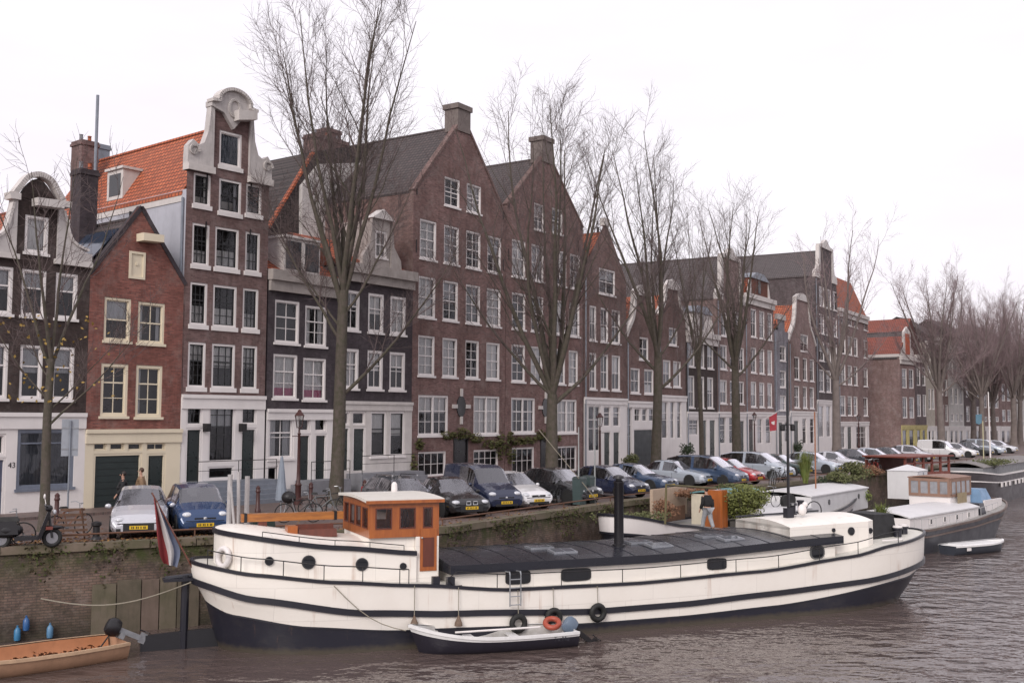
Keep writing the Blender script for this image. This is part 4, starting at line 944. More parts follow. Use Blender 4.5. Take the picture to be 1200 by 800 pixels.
def ribbon(P, ts, i, off, hgt, thick=.05, z=None, sides=(-1, 1), t0=0, t1=1):
    mb = MB()
    for side in sides:
        pts = []
        for t in ts:
            if t0 <= t <= t1: q = P(t, i, side); pts.append(Vector((q[0], q[1], q[2]+off)))
        n = len(pts); vs = []
        for k, p in enumerate(pts):
            a, c = pts[max(k-1, 0)], pts[min(k+1, n-1)]; d = c-a; d.z = 0
            d = d.normalized() if d.length > 1e-6 else Vector((1, 0, 0))
            nrm = Vector((d.y, -d.x, 0))*(1 if side < 0 else -1)
            if k in (0, n-1) and (t0 == 0 and k == 0): nrm = Vector((-1, 0, 0))
            if k == n-1 and t1 == 1: nrm = Vector((1, 0, 0))
            vs += [p-nrm*.04+Vector((0, 0, -hgt/2)), p+nrm*thick+Vector((0, 0, -hgt/2)), p+nrm*thick+Vector((0, 0, hgt/2)), p-nrm*.04+Vector((0, 0, hgt/2))]
        fs = [(k*4+j, (k+1)*4+j, (k+1)*4+(j+1) % 4, k*4+(j+1) % 4) for k in range(n-1) for j in range(4)]
        mb.add(vs, [f[::-1] if side > 0 else f for f in fs])
    return mb
def deck_mesh(P, ts, i, dz, inset=.04):
    mb = MB(); pr = None
    for t in ts:
        a, b_ = P(t, i, -1), P(t, i, 1); w_ = max(abs(a[1])-inset, 0.0)
        q = ((a[0], -w_, a[2]+dz), (a[0], 0, a[2]+dz+w_*.03), (a[0], w_, a[2]+dz))
        if pr: mb.quad(pr[0], q[0], q[1], pr[1]); mb.quad(pr[1], q[1], q[2], pr[2])
        pr = q
    return mb

ship = thing('houseboat', 'long cream white barge houseboat with black bands, wooden wheelhouse and black hatch roof', 'barge', (1.67, 34.5, 0), math.atan2(.3875, .922))
SHEER = interp([(-11.45, 2.38), (-10, 2.17), (-7.8, 1.93), (-5.8, 1.75), (-2.8, 1.46), (1.4, 1.42), (6, 1.55), (9.6, 1.85), (11.4, 2.1), (14.8, 2.36)])
BOOT = interp([(-11.45, 1.42), (-10.5, 1.02), (-8.6, .73), (-6, .5), (0, .3), (3, .3), (6.5, .4), (12.5, .91), (14.8, 1.45)])
BAND = interp([(-11.45, 1.87), (-10, 1.5), (-7, 1.05), (-4.5, .88), (0, .66), (3, .68), (6, .8), (10, .98), (14.8, 1.38)])
rows = [lambda u: -.5, lambda u: 0.0, lambda u: BOOT(u)*.5, BOOT, lambda u: (BOOT(u)+BAND(u))/2, BAND, lambda u: (BAND(u)+SHEER(u))/2, SHEER]
mb, P, ts = hull_shell(ship, ((-10.5, -11.45), (12.9, 14.5)), 2.4, SHEER, rows, [1, 1, 1, 0, 0, 0, 0], stern=(.17, 2, 2.2, 1.9), bow=(.22, 2, 2.05, 1.55), N=72, Bw=.96, bowk=2.2)
m, nt, b = _new('black bottom paint with waterline growth'); raw, v = coords(nt); sx = nt.nodes.new('ShaderNodeSeparateXYZ'); nt.links.new(raw, sx.inputs[0])
wl = math_n(nt, 'MULTIPLY', ramp(nt, math_n(nt, 'ADD', sx.outputs[2], math_n(nt, 'MULTIPLY', noise(nt, v, 5, 5, .7), -.22)), .1, -.04), .85)
c = mix_c(nt, math_n(nt, 'MULTIPLY', ramp(nt, noise(nt, v, 2, 6, .75, (.3, 1, 1)), .5, .75), .5), (.016, .016, .026), (.05, .045, .045))
c = mix_c(nt, math_n(nt, 'MULTIPLY', ramp(nt, noise(nt, v, 4, 5, .7, (1, 1, .1)), .62, .74), .5), c, (.12, .07, .05))
nt.links.new(mix_c(nt, wl, c, (.075, .062, .045)), b.inputs['Base Color']); b.inputs['Roughness'].default_value = .42; BOTTOM = m
hull = mb.obj('hull', [CREAMW, BOTTOM], ship, smooth='all')
ribbon(P, ts, 5, 0, .17, .05).obj('rubbing_strake', NAVY, ship)
ribbon(P, ts, 7, -.01, .09, .04).obj('gunwale', NAVY, ship)
ribbon(P, ts, 3, .0, .05, .015).obj('boot_line', NAVY, ship)
deck_mesh(P, ts, 7, -.03).obj('deck', M('pale deck paint', (.6, .58, .53), .6, .25, 2), ship)
# aft cabin trunk with rounded stern end
def rounded(u0, u1, v, r0, n=8):
    """outline: rounded at u0 end"""
    return [(u0+r0-r0*math.cos(a), -v*math.sin(a)) for a in [math.pi/2*k/n for k in range(n, -1, -1)]][::1]
def trunk(u0, u1, v, r0, zb, ztop, camber, wallm, topm, trimm, name, rside='stern', trimh=.1):
    n = 10; out = []
    arc = [(u0+r0*(1-math.cos(a)), v*math.sin(a)) for a in [math.pi/2*k/n for k in range(n+1)]]
    near = [(p[0], -p[1]) for p in arc]+[(u0+r0+(u1-u0-r0)*k/8, -v) for k in range(1, 9)]
    far = [(x, -y) for x, y in near]
    mb = MB()
    for L_ in (near, far):
        for a, b_ in zip(L_, L_[1:]):
            q = [(a[0], a[1], zb), (b_[0], b_[1], zb), (b_[0], b_[1], ztop(b_[0])), (a[0], a[1], ztop(a[0]))]; mb.quad(*(q if L_ is near else q[::-1]))
    mb.quad((u1, -v, zb), (u1, v, zb), (u1, v, ztop(u1)), (u1, -v, ztop(u1)))
    w_ = mb.obj(name, wallm, ship)
    mb = MB(); K = 8
    for (a, b_) in zip(near, near[1:]):
        for k in range(K):
            f0, f1 = -1+2*k/K, -1+2*(k+1)/K
            g = lambda p, f: (p[0], abs(p[1])*f, ztop(p[0])+camber*(1-f*f)*(abs(p[1])/v))
            mb.quad(g(a, f0), g(b_, f0), g(b_, f1), g(a, f1))
    for k in range(K):
        f0, f1 = -1+2*k/K, -1+2*(k+1)/K
        mb.quad((u1, v*f0, ztop(u1)), (u1, v*f1, ztop(u1)), (u1, v*f1, ztop(u1)+camber*(1-f1*f1)), (u1, v*f0, ztop(u1)+camber*(1-f0*f0)))
    mb.obj('cabin_top', topm, w_, smooth=True)
    mb = MB()
    for L_, sg in ((near, -1), (far, 1)):
        vs = []
        for k, (x, y) in enumerate(L_):
            a, c = Vector(L_[max(k-1, 0)]), Vector(L_[min(k+1, len(L_)-1)]); d = (c-a).normalized(); nr_ = Vector((-d.y, d.x))*sg
            if nr_.dot(Vector((x-(u0+r0+1), y))) < 0: nr_ = -nr_
            vs += [(x-nr_.x*.01, y-nr_.y*.01, ztop(x)-trimh), (x+nr_.x*.05, y+nr_.y*.05, ztop(x)-trimh), (x+nr_.x*.05, y+nr_.y*.05, ztop(x)+.03), (x-nr_.x*.01, y-nr_.y*.01, ztop(x)+.03)]
        mb.add(vs, [((k*4+j), (k+1)*4+j, (k+1)*4+(j+1) % 4, k*4+(j+1) % 4) for k in range(len(L_)-1) for j in range(4)])
    mb.obj('edge_moulding', trimm, w_)
    return w_
ztA = interp([(-10.8, 3.24), (-7.64, 2.8), (-5.4, 2.56)])
aft = trunk(-10.85, -5.45, 1.7, 1.5, 1.6, ztA, .2, CREAMW, CREAMW, NAVY, 'aft_cabin')
def porthole(parent, u, v, z, rx, rz, sup=2., rim=CHROME, col=None):
    n = 24; mb = MB()
    pts = [(u+rx*math.copysign(abs(math.cos(a))**(2/sup), math.cos(a)), z+rz*math.copysign(abs(math.sin(a))**(2/sup), math.sin(a))) for a in [2*math.pi*k/n for k in range(n)]]
    mb.prism(pts, v-.035, v+.01)
    p_ = mb.obj('porthole', col or M('porthole rim', (.05, .05, .055), .35, .2, 4, metal=.3), parent)
    mb = MB(); mb.prism([(u+(x-u)*.82, z+(y-z)*.82) for x, y in pts], v-.043, v-.036); mb.obj('pane', M('porthole glass', (.015, .016, .02), .05, .3, 1), p_)
for u, z, r in ((-9.62, 2.5, .12), (-8.55, 2.42, .19), (-7.05, 2.29, .18), (-5.85, 2.18, .1)): porthole(ship, u, -1.7, z, r, r)
# wheelhouse
X0, X1, V0, V1, ZB, ZT = -6.82, -4.75, -1.6, 1.45, 2.98, 3.98
mb = MB(); mb.box(-5.44, X1, V0, V1, 1.5, ZB); mb.box(X0+.02, -5.445, V0+.12, V1-.1, 2.5, ZB-.002)
wh0 = mb.obj('wheelhouse_base', CREAMW, ship)
wh = MB()
def wall_u(mb, v, u0, u1, cuts, z0, z1, zw0, zw1, t=.05):
    """wooden wall along u with window openings"""
    mb.box(u0, u1, v, v+t, z0, zw0); mb.box(u0, u1, v, v+t, zw1, z1); xs = [u0]+[c for q in cuts for c in q]+[u1]
    for i in range(0, len(xs), 2): mb.box(xs[i], xs[i+1], v, v+t, zw0, zw1)
def wall_v(mb, u, v0, v1, cuts, z0, z1, zw0, zw1, t=.05):
    mb.box(u, u+t, v0, v1, z0, zw0); mb.box(u, u+t, v0, v1, zw1, z1); xs = [v0]+[c for q in cuts for c in q]+[v1]
    for i in range(0, len(xs), 2): mb.box(u, u+t, xs[i], xs[i+1], zw0, zw1)
cu = [(X0+.17, X0+.66), (X0+.88, X0+1.36), (X0+1.58, X0+1.88)]; zw0, zw1 = ZB+.24, ZT-.16
wall_u(wh, V0, X0, X1, cu, ZB, ZT, zw0, zw1); wall_u(wh, V1-.05, X0, X1, cu, ZB, ZT, zw0, zw1)
cv = [(V0+.17, V0+.75), (V0+.92, V0+1.5), (V0+1.62, V0+2.2), (V0+2.34, V0+2.88)]
wall_v(wh, X0, V0+.05, V1-.05, cv, ZB, ZT, zw0, zw1); wall_v(wh, X1-.05, V0+.05, V1-.05, cv, ZB, ZT, zw0, zw1)
whw = wh.obj('wheelhouse', VARN, ship)
for (a, b_) in cu:
    mb = MB(); ring(mb, a, b_, zw0, zw1, .035, V0-.014, V0+.02); f_ = mb.obj('window', VARND, whw); MB().quad((a, V0+.025, zw0), (b_, V0+.025, zw0), (b_, V0+.025, zw1), (a, V0+.025, zw1)).obj('pane', GLASS, f_)
    MB().quad((a, V1-.02, zw0), (b_, V1-.02, zw0), (b_, V1-.02, zw1), (a, V1-.02, zw1)).obj('pane', GLASS, whw)
for (a, b_) in cv:
    mb = MB(); mb.box(X0-.014, X0+.02, a, a+.035, zw0, zw1); mb.box(X0-.014, X0+.02, b_-.035, b_, zw0, zw1); mb.box(X0-.014, X0+.02, a+.035, b_-.035, zw0, zw0+.035); mb.box(X0-.014, X0+.02, a+.035, b_-.035, zw1-.035, zw1)
    f_ = mb.obj('window', VARND, whw); MB().quad((X0+.025, b_, zw0), (X0+.025, a, zw0), (X0+.025, a, zw1), (X0+.025, b_, zw1)).obj('pane', GLASS, f_)
    MB().quad((X1-.02, a, zw0), (X1-.02, b_, zw0), (X1-.02, b_, zw1), (X1-.02, a, zw1)).obj('pane', GLASS, whw)
mb = MB(); mb.box(X0+.06, X1-.06, V0+.1, V1-.1, ZB+.002, ZB+.02); mb.obj('floor', VARND, whw)
# helm and seat seen through the windows
mb = MB(); mb.torus((-5.3, -.1, 3.3), .32, .02, 'x'); 
for k in range(8): a = k*math.pi/4; mb.tube([(-5.3, -.1, 3.3), (-5.3, -.1+.42*math.cos(a), 3.3+.42*math.sin(a))], .012, 5)
mb.obj('steering_wheel', VARND, whw)
mb = MB(); K = 10
for z_, th in ((ZT+.01, 0), ):
    for k in range(K):
        f0, f1 = -1+2*k/K, -1+2*(k+1)/K; g = lambda f: ((V0+V1)/2+f*(V1-V0+.24)/2, ZT+.06*(1-f*f))
        (v0, z0), (v1, z1) = g(f0), g(f1); a, b_ = X0-.13, X1+.12
        mb.add([(a, v0, z0), (b_, v0, z0), (b_, v1, z1), (a, v1, z1), (a, v0, z0+.085), (b_, v0, z0+.085), (b_, v1, z1+.085), (a, v1, z1+.085)], [(3, 2, 1, 0), (4, 5, 6, 7), (0, 1, 5, 4), (2, 3, 7, 6), (1, 2, 6, 5), (3, 0, 4, 7)])
rf = mb.obj('wheelhouse_roof', M('roof paint', (.66, .63, .58), .5, .15, 2), ship, smooth=True)
mb = MB(); mb.box(X0-.135, X1+.125, V0-.135, V0-.115, ZT-.03, ZT+.06); mb.obj('roof_edge', VARN, rf)
# door on the near side
mb = MB(); mb.box(-5.32, -4.82, V0-.03, V0+.02, 2.0, zw0-.02); mb.mat(1); mb.box(-5.24, -4.9, V0-.04, V0-.032, 2.12, 2.95)
dr = mb.obj('door', [VARN, VARND], ship); MB().blob((-5.27, V0-.06, 2.95), .03).obj('handle', CHROME, dr)
# navigation lamps and mirror ball on the roof
mb = MB(); mb.lathe([(.09, ZT+.1), (.1, ZT+.16), (.09, ZT+.34), (.04, ZT+.4)], 12, (-5.3, 1.1, 0)); mb.obj('roof_lamp', WHITE, rf)
# side vents / steps by the door
mb = MB(); mb.box(-5.15, -4.95, -2.32, -2.15, 1.68, 1.92); mb.obj('bitt', NAVY, ship); mb = MB(); mb.box(-4.72, -4.5, -2.32, -2.15, 1.62, 1.88); mb.obj('bitt', NAVY, ship)
# cargo hatch cabin with the black roof
mb = MB(); zc = interp([(-4.5, 2.08), (2, 2.1), (9.4, 2.4)])
for s_ in (-1, 1):
    pr = None
    for k in range(15):
        u = -4.4+13.6*k/14; q = (u, s_*1.93)
        if pr: a = [(pr[0], pr[1], 1.3), (q[0], q[1], 1.3), (q[0], q[1], zc(q[0])), (pr[0], pr[1], zc(pr[0]))]; mb.quad(*(a if s_ < 0 else a[::-1]))
        pr = q
mb.quad((-4.4, 1.93, 1.3), (-4.4, -1.93, 1.3), (-4.4, -1.93, 2.08), (-4.4, 1.93, 2.08))
cg = mb.obj('hold_cabin', CREAMW, ship)
mb = MB(); K = 8; NU = 24; VW = 2.08
def hz(u, f): return zc(u)+.09+.13*(1-f*f)
for k in range(NU):
    ua, ub = -4.55+14.0*k/NU, -4.55+14.0*(k+1)/NU
    for j in range(K):
        f0, f1 = -1+2*j/K, -1+2*(j+1)/K; mb.quad((ua, VW*f0, hz(ua, f0)), (ub, VW*f0, hz(ub, f0)), (ub, VW*f1, hz(ub, f1)), (ua, VW*f1, hz(ua, f1)))
    for s_ in (-1, 1):
        a = [(ua, s_*VW, hz(ua, 1)-.25), (ub, s_*VW, hz(ub, 1)-.25), (ub, s_*VW, hz(ub, 1)), (ua, s_*VW, hz(ua, 1))]; mb.quad(*(a if s_ < 0 else a[::-1]))
        a = [(ua, s_*VW, hz(ua, 1)-.25), (ub, s_*VW, hz(ub, 1)-.25), (ub, s_*1.9, hz(ub, 1)-.25), (ua, s_*1.9, hz(ua, 1)-.25)]; mb.quad(*(a[::-1] if s_ < 0 else a))
for ue in (-4.55, 9.45):
    for j in range(K):
        f0, f1 = -1+2*j/K, -1+2*(j+1)/K; mb.quad((ue, VW*f0, hz(ue, 1)-.25), (ue, VW*f1, hz(ue, 1)-.25), (ue, VW*f1, hz(ue, f1)), (ue, VW*f0, hz(ue, f0)))
hr = mb.obj('hatch_roof', TARRED, ship, smooth=True)
mb = MB()
for k in range(1, 14): u = -4.55+k; mb.tube([(u, VW*f, hz(u, f)+.004) for f in [-1+.25*j for j in range(9)]], .012, 5)
mb.obj('canvas_seam', TARRED, hr)
for (u, v) in ((-.95, -.25), (-.55, -1.1), (2.6, -.25), (2.9, -1.05), (5.25, -.35), (5.6, -1.1), (8.35, .1)):
    f = v/VW; z = hz(u, f)
    sl_ = -.4*v/VW/VW
    T = lambda p, u=u, v=v, z=z, s=sl_: Vector((u+p.x, v+p.y, z+p.z+p.y*s))
    mb = MB(); mb.box(-.4, .4, -.26, .26, -.02, .06, T); sk = mb.obj('skylight', M('skylight frame', (.3, .31, .34), .35, .2, 6, metal=.4), ship)
    mb = MB(); mb.box(-.33, -.02, -.2, .2, .061, .07, T); mb.box(.03, .33, -.2, .2, .061, .07, T); mb.obj('pane', M('skylight glass', (.1, .11, .13), .06, .3, 2), sk)
ovm = M('oval window frame', (.015, .015, .018), .4)
for u, z, rx, rz, sp_ in ((-2.4, 1.72, .4, .2, 5), (-.5, 1.7, .5, .19, 5), (4.5, 1.78, .36, .18, 5)): porthole(ship, u, -1.93, z, rx, rz, sp_, col=ovm)
porthole(ship, 8.45, -1.93, 1.98, .3, .23, 2.6, col=M('grey fan grille', (.12, .12, .12), .5))
# black stove chimney
mb = MB(); mb.lathe([(.21, 2.2), (.21, 2.36), (.155, 2.38), (.155, 4.28), (.17, 4.3), (.17, 4.36), (.1, 4.4), (.1, 4.44), (.2, 4.46), (.16, 4.54), (.02, 4.58)], 20, (1.72, -.55, 0)); mb.obj('stovepipe', BLACKP, ship, smooth=True)
# forward house
fw = MB(); zf = lambda u: 2.8+.03*(u-8)
poly = [(7.6, -1.62), (10.9, -1.62), (11.25, -1.45), (11.25, 1.35), (10.9, 1.5), (7.6, 1.5)]
n = len(poly)
for i in range(n):
    a, b_ = poly[i], poly[(i+1) % n]; fw.quad((*a, 1.6), (*b_, 1.6), (*b_, zf(b_[0])), (*a, zf(a[0])))
K = 8
for (ua, wa), (ub, wb) in (((7.6, 1.56), (9.2, 1.56)), ((9.2, 1.56), (10.9, 1.56)), ((10.9, 1.56), (11.25, 1.4))):
    for j in range(K):
        f0, f1 = -1+2*j/K, -1+2*(j+1)/K; fw.quad((ua, wa*f0-.06, zf(ua)+.16*(1-f0*f0)), (ub, wb*f0-.06, zf(ub)+.16*(1-f0*f0)), (ub, wb*f1-.06, zf(ub)+.16*(1-f1*f1)), (ua, wa*f1-.06, zf(ua)+.16*(1-f1*f1)))
for j in range(K):
    f0, f1 = -1+2*j/K, -1+2*(j+1)/K; fw.quad((7.6, 1.56*f1-.06, 1.6), (7.6, 1.56*f0-.06, 1.6), (7.6, 1.56*f0-.06, zf(7.6)+.16*(1-f0*f0)), (7.6, 1.56*f1-.06, zf(7.6)+.16*(1-f1*f1)))
    fw.quad((11.25, 1.4*f0-.06, zf(11)), (11.25, 1.4*f1-.06, zf(11)), (11.25, 1.4*f1-.06, zf(11.25)+.16*(1-f1*f1)), (11.25, 1.4*f0-.06, zf(11.25)+.16*(1-f0*f0)))
fh = fw.obj('forward_cabin', CREAMW, ship, smooth=True)
for u, z, r in ((10.15, 2.58, .14), (11.02, 2.56, .1), (9.4, 2.64, .07)): porthole(ship, u, -1.62 if u < 10.9 else -1.56, z, r, r)
mb = MB(); mb.tube([(7.6, 1.5, zf(7.6)+.09), (11.2, 1.4, zf(11.2)+.1)], .035, 6); mb.obj('edge_moulding', NAVY, fh)
mb = MB(); mb.torus((10.6, .9, 3.05), .34, .02, 'y', 22); mb.obj('hoop', IRON, fh)
# mast
mb = MB(); mb.tube([(8.56, -.3, 2.9), (8.57, -.3, 6.5), (8.6, -.3, 9.1)], [.055, .045, .02], 8); ms_ = mb.obj('mast', BLACKP, ship)
mb = MB(); mb.box(8.42, 8.7, -.42, -.18, 2.8, 3.3); mb.obj('mast_foot', NAVY, ms_)
mb = MB(); mb.tube([(8.3, -.3, 6.2), (8.85, -.3, 6.2)], .02, 6); mb.obj('crossbar', IRON, ms_)
for k in (-1, 1): MB().lathe([(.07, 5.98), (.09, 6.02), (.09, 6.18), (.04, 6.22)], 10, (8.57+k*.22, -.3, 0)).obj('lamp', IRON, ms_)
mb = MB()
for a, b_ in (((8.57, -.3, 8.6), (14.5, 0, 2.5)), ((8.57, -.3, 8.6), (8.2, 2.2, 1.9)), ((8.57, -.3, 8.6), (8.2, -2.3, 1.9))): mb.tube([a, b_], .008, 4)
mb.obj('stay_wire', IRON, ms_) if False else None
# winch canvas, bitts, bollards at the bow
mb = MB(); mb.tbox(11.9, 13.0, -.75, .85, 2.05, 3.0, .1); mb.obj('windlass_cover', M('black canvas', (.02, .02, .022), .8, .4, 5, bmp=.4), ship)
for u, v in ((12.9, -.85), (13.45, -.55)):
    mb = MB(); mb.lathe([(.17, 2.1), (.14, 2.17), (.14, 2.45), (.18, 2.47), (.18, 2.53)], 14, (u, v, 0)); bo = mb.obj('bollard', NAVY, ship, smooth=True)
    MB().lathe([(.17, 2.531), (.16, 2.59), (.05, 2.61)], 14, (u, v, 0)).obj('bollard_cap', WHITE, bo)
mb = MB(); mb.tube([(11.6, -1.5, 2.18), (12.3, -1.7, 2.22), (12.5, -1.5, 2.22)], .03, 6); mb.obj('boat_hook', WHITE, ship)
# rails
def rail(t0, t1, h0, posts, inset=.06, name='railing'):
    pts = []; mb = MB()
    for k in range(41):
        t = t0+(t1-t0)*k/40; q = P(t, 7, -1); pts.append((q[0], q[1]+inset, SHEER(q[0])+h0))
    mb.tube(pts, .016, 6)
    for k in posts:
        q = pts[k]; mb.tube([(q[0], q[1], SHEER(q[0])-.03), q], .014, 5)
    return mb.obj(name, IRON, ship), pts
rail(.012, .215, .42, [0, 6, 14, 22, 30, 38, 40]); r_, pts_ = rail(.27, .9, .42, [3, 8, 13, 18, 23, 27, 31, 35, 40])
mb = MB(); q = pts_[0]; mb.tube([q, (q[0]-.18, q[1], q[2]-.12), (q[0]-.24, q[1], q[2]-.25), (q[0]-.1, q[1], q[2]-.4), (q[0]+.15, q[1], SHEER(q[0])+.02)], .016, 6); mb.obj('rail_end', IRON, ship)
mb = MB()
for vv in (.9,):
    pts = [(u, -1.62, ztA(u)+.16) for u in [-9.8+.5*k for k in range(9)]]; mb.tube(pts, .013, 5)
    for p_ in pts[::2]: mb.tube([(p_[0], p_[1], ztA(p_[0])), p_], .011, 5)
mb.obj('grab_rail', IRON, ship)
# tyre fenders, cone fenders, ladder
for u, z, tl in ((-2.62, .5, .2), (-1.5, .6, 1.0), (-.05, .64, 1.0)):
    yy = -2.4*.985-.08
    o = MB().torus((0, 0, 0), .2, .085, 'y', 22, 8).obj('tyre_fender', RUBBER, ship, smooth='all', loc=(u, yy-.06, z))
    MB().tube([(0, 0, .2), (0, .05, SHEER(u)-z-.02)], .012, 5).obj('rope', ROPE, o)
for u, z in ((-5.75, .74), (-4.45, .66)):
    o = MB().lathe([(.12, -.1), (.11, -.02), (.03, .16), (.015, .2)], 10).obj('cone_fender', M('old rope fender', (.16, .11, .08), .9, .4, 9), ship, loc=(u, -2.5, z))
    MB().tube([(0, 0, .2), (0, .02, SHEER(u)-z)], .012, 5).obj('rope', ROPE, o)
mb = MB()
for u in (-2.9, -2.56): mb.tube([(u, -2.2, 1.95), (u, -2.5, 1.97), (u, -2.53, 1.9), (u, -2.54, 1.0)], .02, 6)
for k in range(4): mb.tube([(-2.9, -2.54, 1.04+.24*k), (-2.56, -2.54, 1.04+.24*k)], .016, 6)
mb.obj('boarding_ladder', STEEL, ship)
# rudder, stock and tiller
mb = MB(); mb.prism([(-9.9, -.4), (-12.75, -.4), (-12.75, .42), (-11.2, .5), (-10.4, .5)], -.06, .06); rd = mb.obj('rudder', M('dark wet rudder', (.018, .018, .022), .4, .4, 2), ship)
mb = MB(); mb.tube([(-11.62, 0, -.3), (-11.6, 0, 2.0)], .11, 10); mb.obj('rudder_stock', NAVY, rd)
mb = MB(); mb.tube([(-11.3, 0, 1.98), (-12.15, 0, 1.92)], .07, 8); mb.box(-12.2, -11.4, -.25, .25, 1.86, 1.93); mb.obj('rudder_head', NAVY, rd)
# stern flag
fl = thing('flag', 'red white and blue striped flag drooping from the barge stern', 'flag', ship.matrix_basis @ Vector((-11.42, 0, 2.1)), math.atan2(.3875, .922))
MB().tube([(0, 0, 0), (-.95, 0, 1.85)], .022, 6).obj('flagpole', VARND, fl)
def on_axis(px_, py_):
    P0 = Vector((1.67, 34.5, 0)); D = Vector((.922, .3875, 0)).normalized(); N = Vector((D.y, -D.x, 0)); d = ray(px_, py_); t = P0.dot(N)/d.dot(N); X = d*t
    return Vector((X.x, X.y, EYE+d.z*t))
fl.rotation_euler = (0, 0, 0); floc = Vector(fl.location)
for c_ in fl.children: bpy.data.objects.remove(c_)
MB().tube([on_axis(226, 666)-floc, on_axis(178, 577)-floc], .025, 6).obj('flagpole', VARND, fl)
mb = MB(); C_ = 18; R_ = 22
lft = smooth_line([(180, 582), (182, 604), (184, 630), (187, 650), (192, 660)], 8); rgt = smooth_line([(184, 586), (193, 606), (204, 628), (211, 645), (207, 664)], 8)
def fp(i, j):
    f = j/R_*(len(lft)-1); k = min(int(f), len(lft)-2); t = f-k; a = i/C_
    l = [lft[k][q]+(lft[k+1][q]-lft[k][q])*t for q in (0, 1)]; r_ = [rgt[k][q]+(rgt[k+1][q]-rgt[k][q])*t for q in (0, 1)]
    p_ = on_axis(l[0]+(r_[0]-l[0])*a, l[1]+(r_[1]-l[1])*a)-floc; w_ = .1*math.sin(a*11+j*.12)*min(1, j/6); return p_+Vector((.4*w_, -.9*w_, 0))
for i in range(C_):
    mb.mat(0 if i < C_*.34 else (1 if i < C_*.67 else 2))
    for j in range(R_): mb.quad(fp(i, j), fp(i, j+1), fp(i+1, j+1), fp(i+1, j))
mb.obj('flag_cloth', [M('flag red', (.22, .028, .032), .8, .2, 3), M('flag white', (.48, .46, .46), .8, .2, 3), M('flag blue grey', (.13, .15, .22), .8, .2, 3)], fl, smooth='all')
# things standing on the barge, each on its own
def on_ship(u, v, z): return ship.matrix_basis @ Vector((u, v, z))
SHR = math.atan2(.3875, .922)
bpy.context.view_layer.update()
t = thing('wooden_boom', 'long orange varnished wooden beam lying level above the barge aft cabin', 'wooden beam', on_ship(-10.1, .2, 3.5), SHR)
MB().tbox(0, 2.95, -.11, .11, -.11, .11, .0).obj('beam', Mwood('worn orange beam', (.5, .19, .04), (.2, .07, .02), .5, .2, (.15, 1, 1)), t)
for x in (.1, 2.7): MB().box(x-.03, x+.05, -.13, .13, -.13, .13).obj('iron_band', IRON, t)
for x in (.6,): MB().box(x-.12, x+.12, -.1, .1, -.55, -.112).obj('support', VARND, t)
t = thing('bench', 'small red brown wooden bench box on the aft cabin roof', 'bench', on_ship(-8.65, -.55, 2.98), SHR)
MB().tbox(0, 1.12, -.2, .25, 0, .22, .02).obj('seat', VARND, t); MB().box(.02, 1.1, .2, .25, .2, .34).obj('backrest', VARND, t); MB().box(-.3, -.02, -.2, .2, -.02, .33).obj('side_box', VARN, t)
for k, (u, v, hh, r, tw) in enumerate(((-10.35, .9, 2.2, .07, .02), (-10.12, .4, 2.3, .05, -.05), (-9.85, .8, 2.15, .07, .0), (-10.22, .1, 1.9, .035, -.2))):
    o = MB().tube([(0, 0, 0), (tw, 0, hh)], r, 8).obj('tall_post', M('weathered grey post', (.4, .38, .38), .7, .3, 4), None, loc=on_ship(u, v, 2.5)); o.rotation_euler = (0, 0, SHR)
    tag(o, ['thick grey post standing leftmost at the barge stern', 'grey post in the middle of the stern cluster', 'thick grey post rightmost in the stern cluster', 'thin leaning grey pole among the stern posts'][k], 'post', 'upright grey posts at the barge stern')
# life buoy like white horseshoe at the stern
o = MB().torus((0, 0, 0), .24, .08, 'x', 18, 8).obj('life_ring', WHITE, None, loc=on_ship(-10.72, -.9, 2.55), smooth='all'); o.rotation_euler = (0, .1, SHR+.5); tag(o, 'white life ring hung at the aft end of the barge cabin', 'life ring')
mb = MB(); mb.tbox(0, .7, 0, .5, 0, .55, .04); o = mb.obj('crate', M('dark green box', (.02, .04, .035), .5, .3, 4), None, loc=on_ship(-9.7, .75, 2.95)); o.rotation_euler = (0, 0, SHR); tag(o, 'dark green storage box under the orange beam', 'box')
# grasses in a tub at the bow
def grass_tuft(name, label, loc, n, hgt, spread, col, pot=True, cat='plant', lean=.35):
    t = thing(name, label, cat, loc)
    if pot: MB().lathe([(.16, 0), (.22, .3), (.24, .32), (.2, .33)], 14).obj('pot', M('clay pot', (.2, .09, .05), .8), t)
    mb = MB()
    for _ in range(n):
        a = random.uniform(0, 6.28); l = random.uniform(.1, spread); h_ = hgt*random.uniform(.6, 1.1); b_ = Vector((math.cos(a), math.sin(a), 0)); p0 = Vector((random.uniform(-.12, .12), random.uniform(-.12, .12), .25 if pot else 0)); s_ = b_.cross(Vector((0, 0, 1)))*.012
        p1 = p0+b_*l*.4+Vector((0, 0, h_*.6)); p2 = p0+b_*l+Vector((0, 0, h_*random.uniform(.75, 1)))
        mb.quad(p0-s_, p0+s_, p1+s_, p1-s_); mb.add([p1-s_, p1+s_, p2], [(0, 1, 2)])
        for q in range(3):
            m_ = p1.lerp(p2, random.random()); d = Vector((random.gauss(0, 1), random.gauss(0, 1), random.gauss(0, .5))).normalized()*.12; mb.add([m_-s_, m_+s_, m_+d], [(0, 1, 2)])
    mb.obj('leaves', col, t); return t
GRN = M('bright green leaves', (.1, .15, .03), .7, .5, 6, grime=(.2, .18, .05)); OLV = M('olive leaves', (.07, .085, .025), .8, .5, 6, grime=(.12, .11, .05))
grass_tuft('potted_bamboo', 'bright green bamboo like grass in a pot at the barge bow', on_ship(13.3, .45, 2.25), 160, .85, .4, GRN)
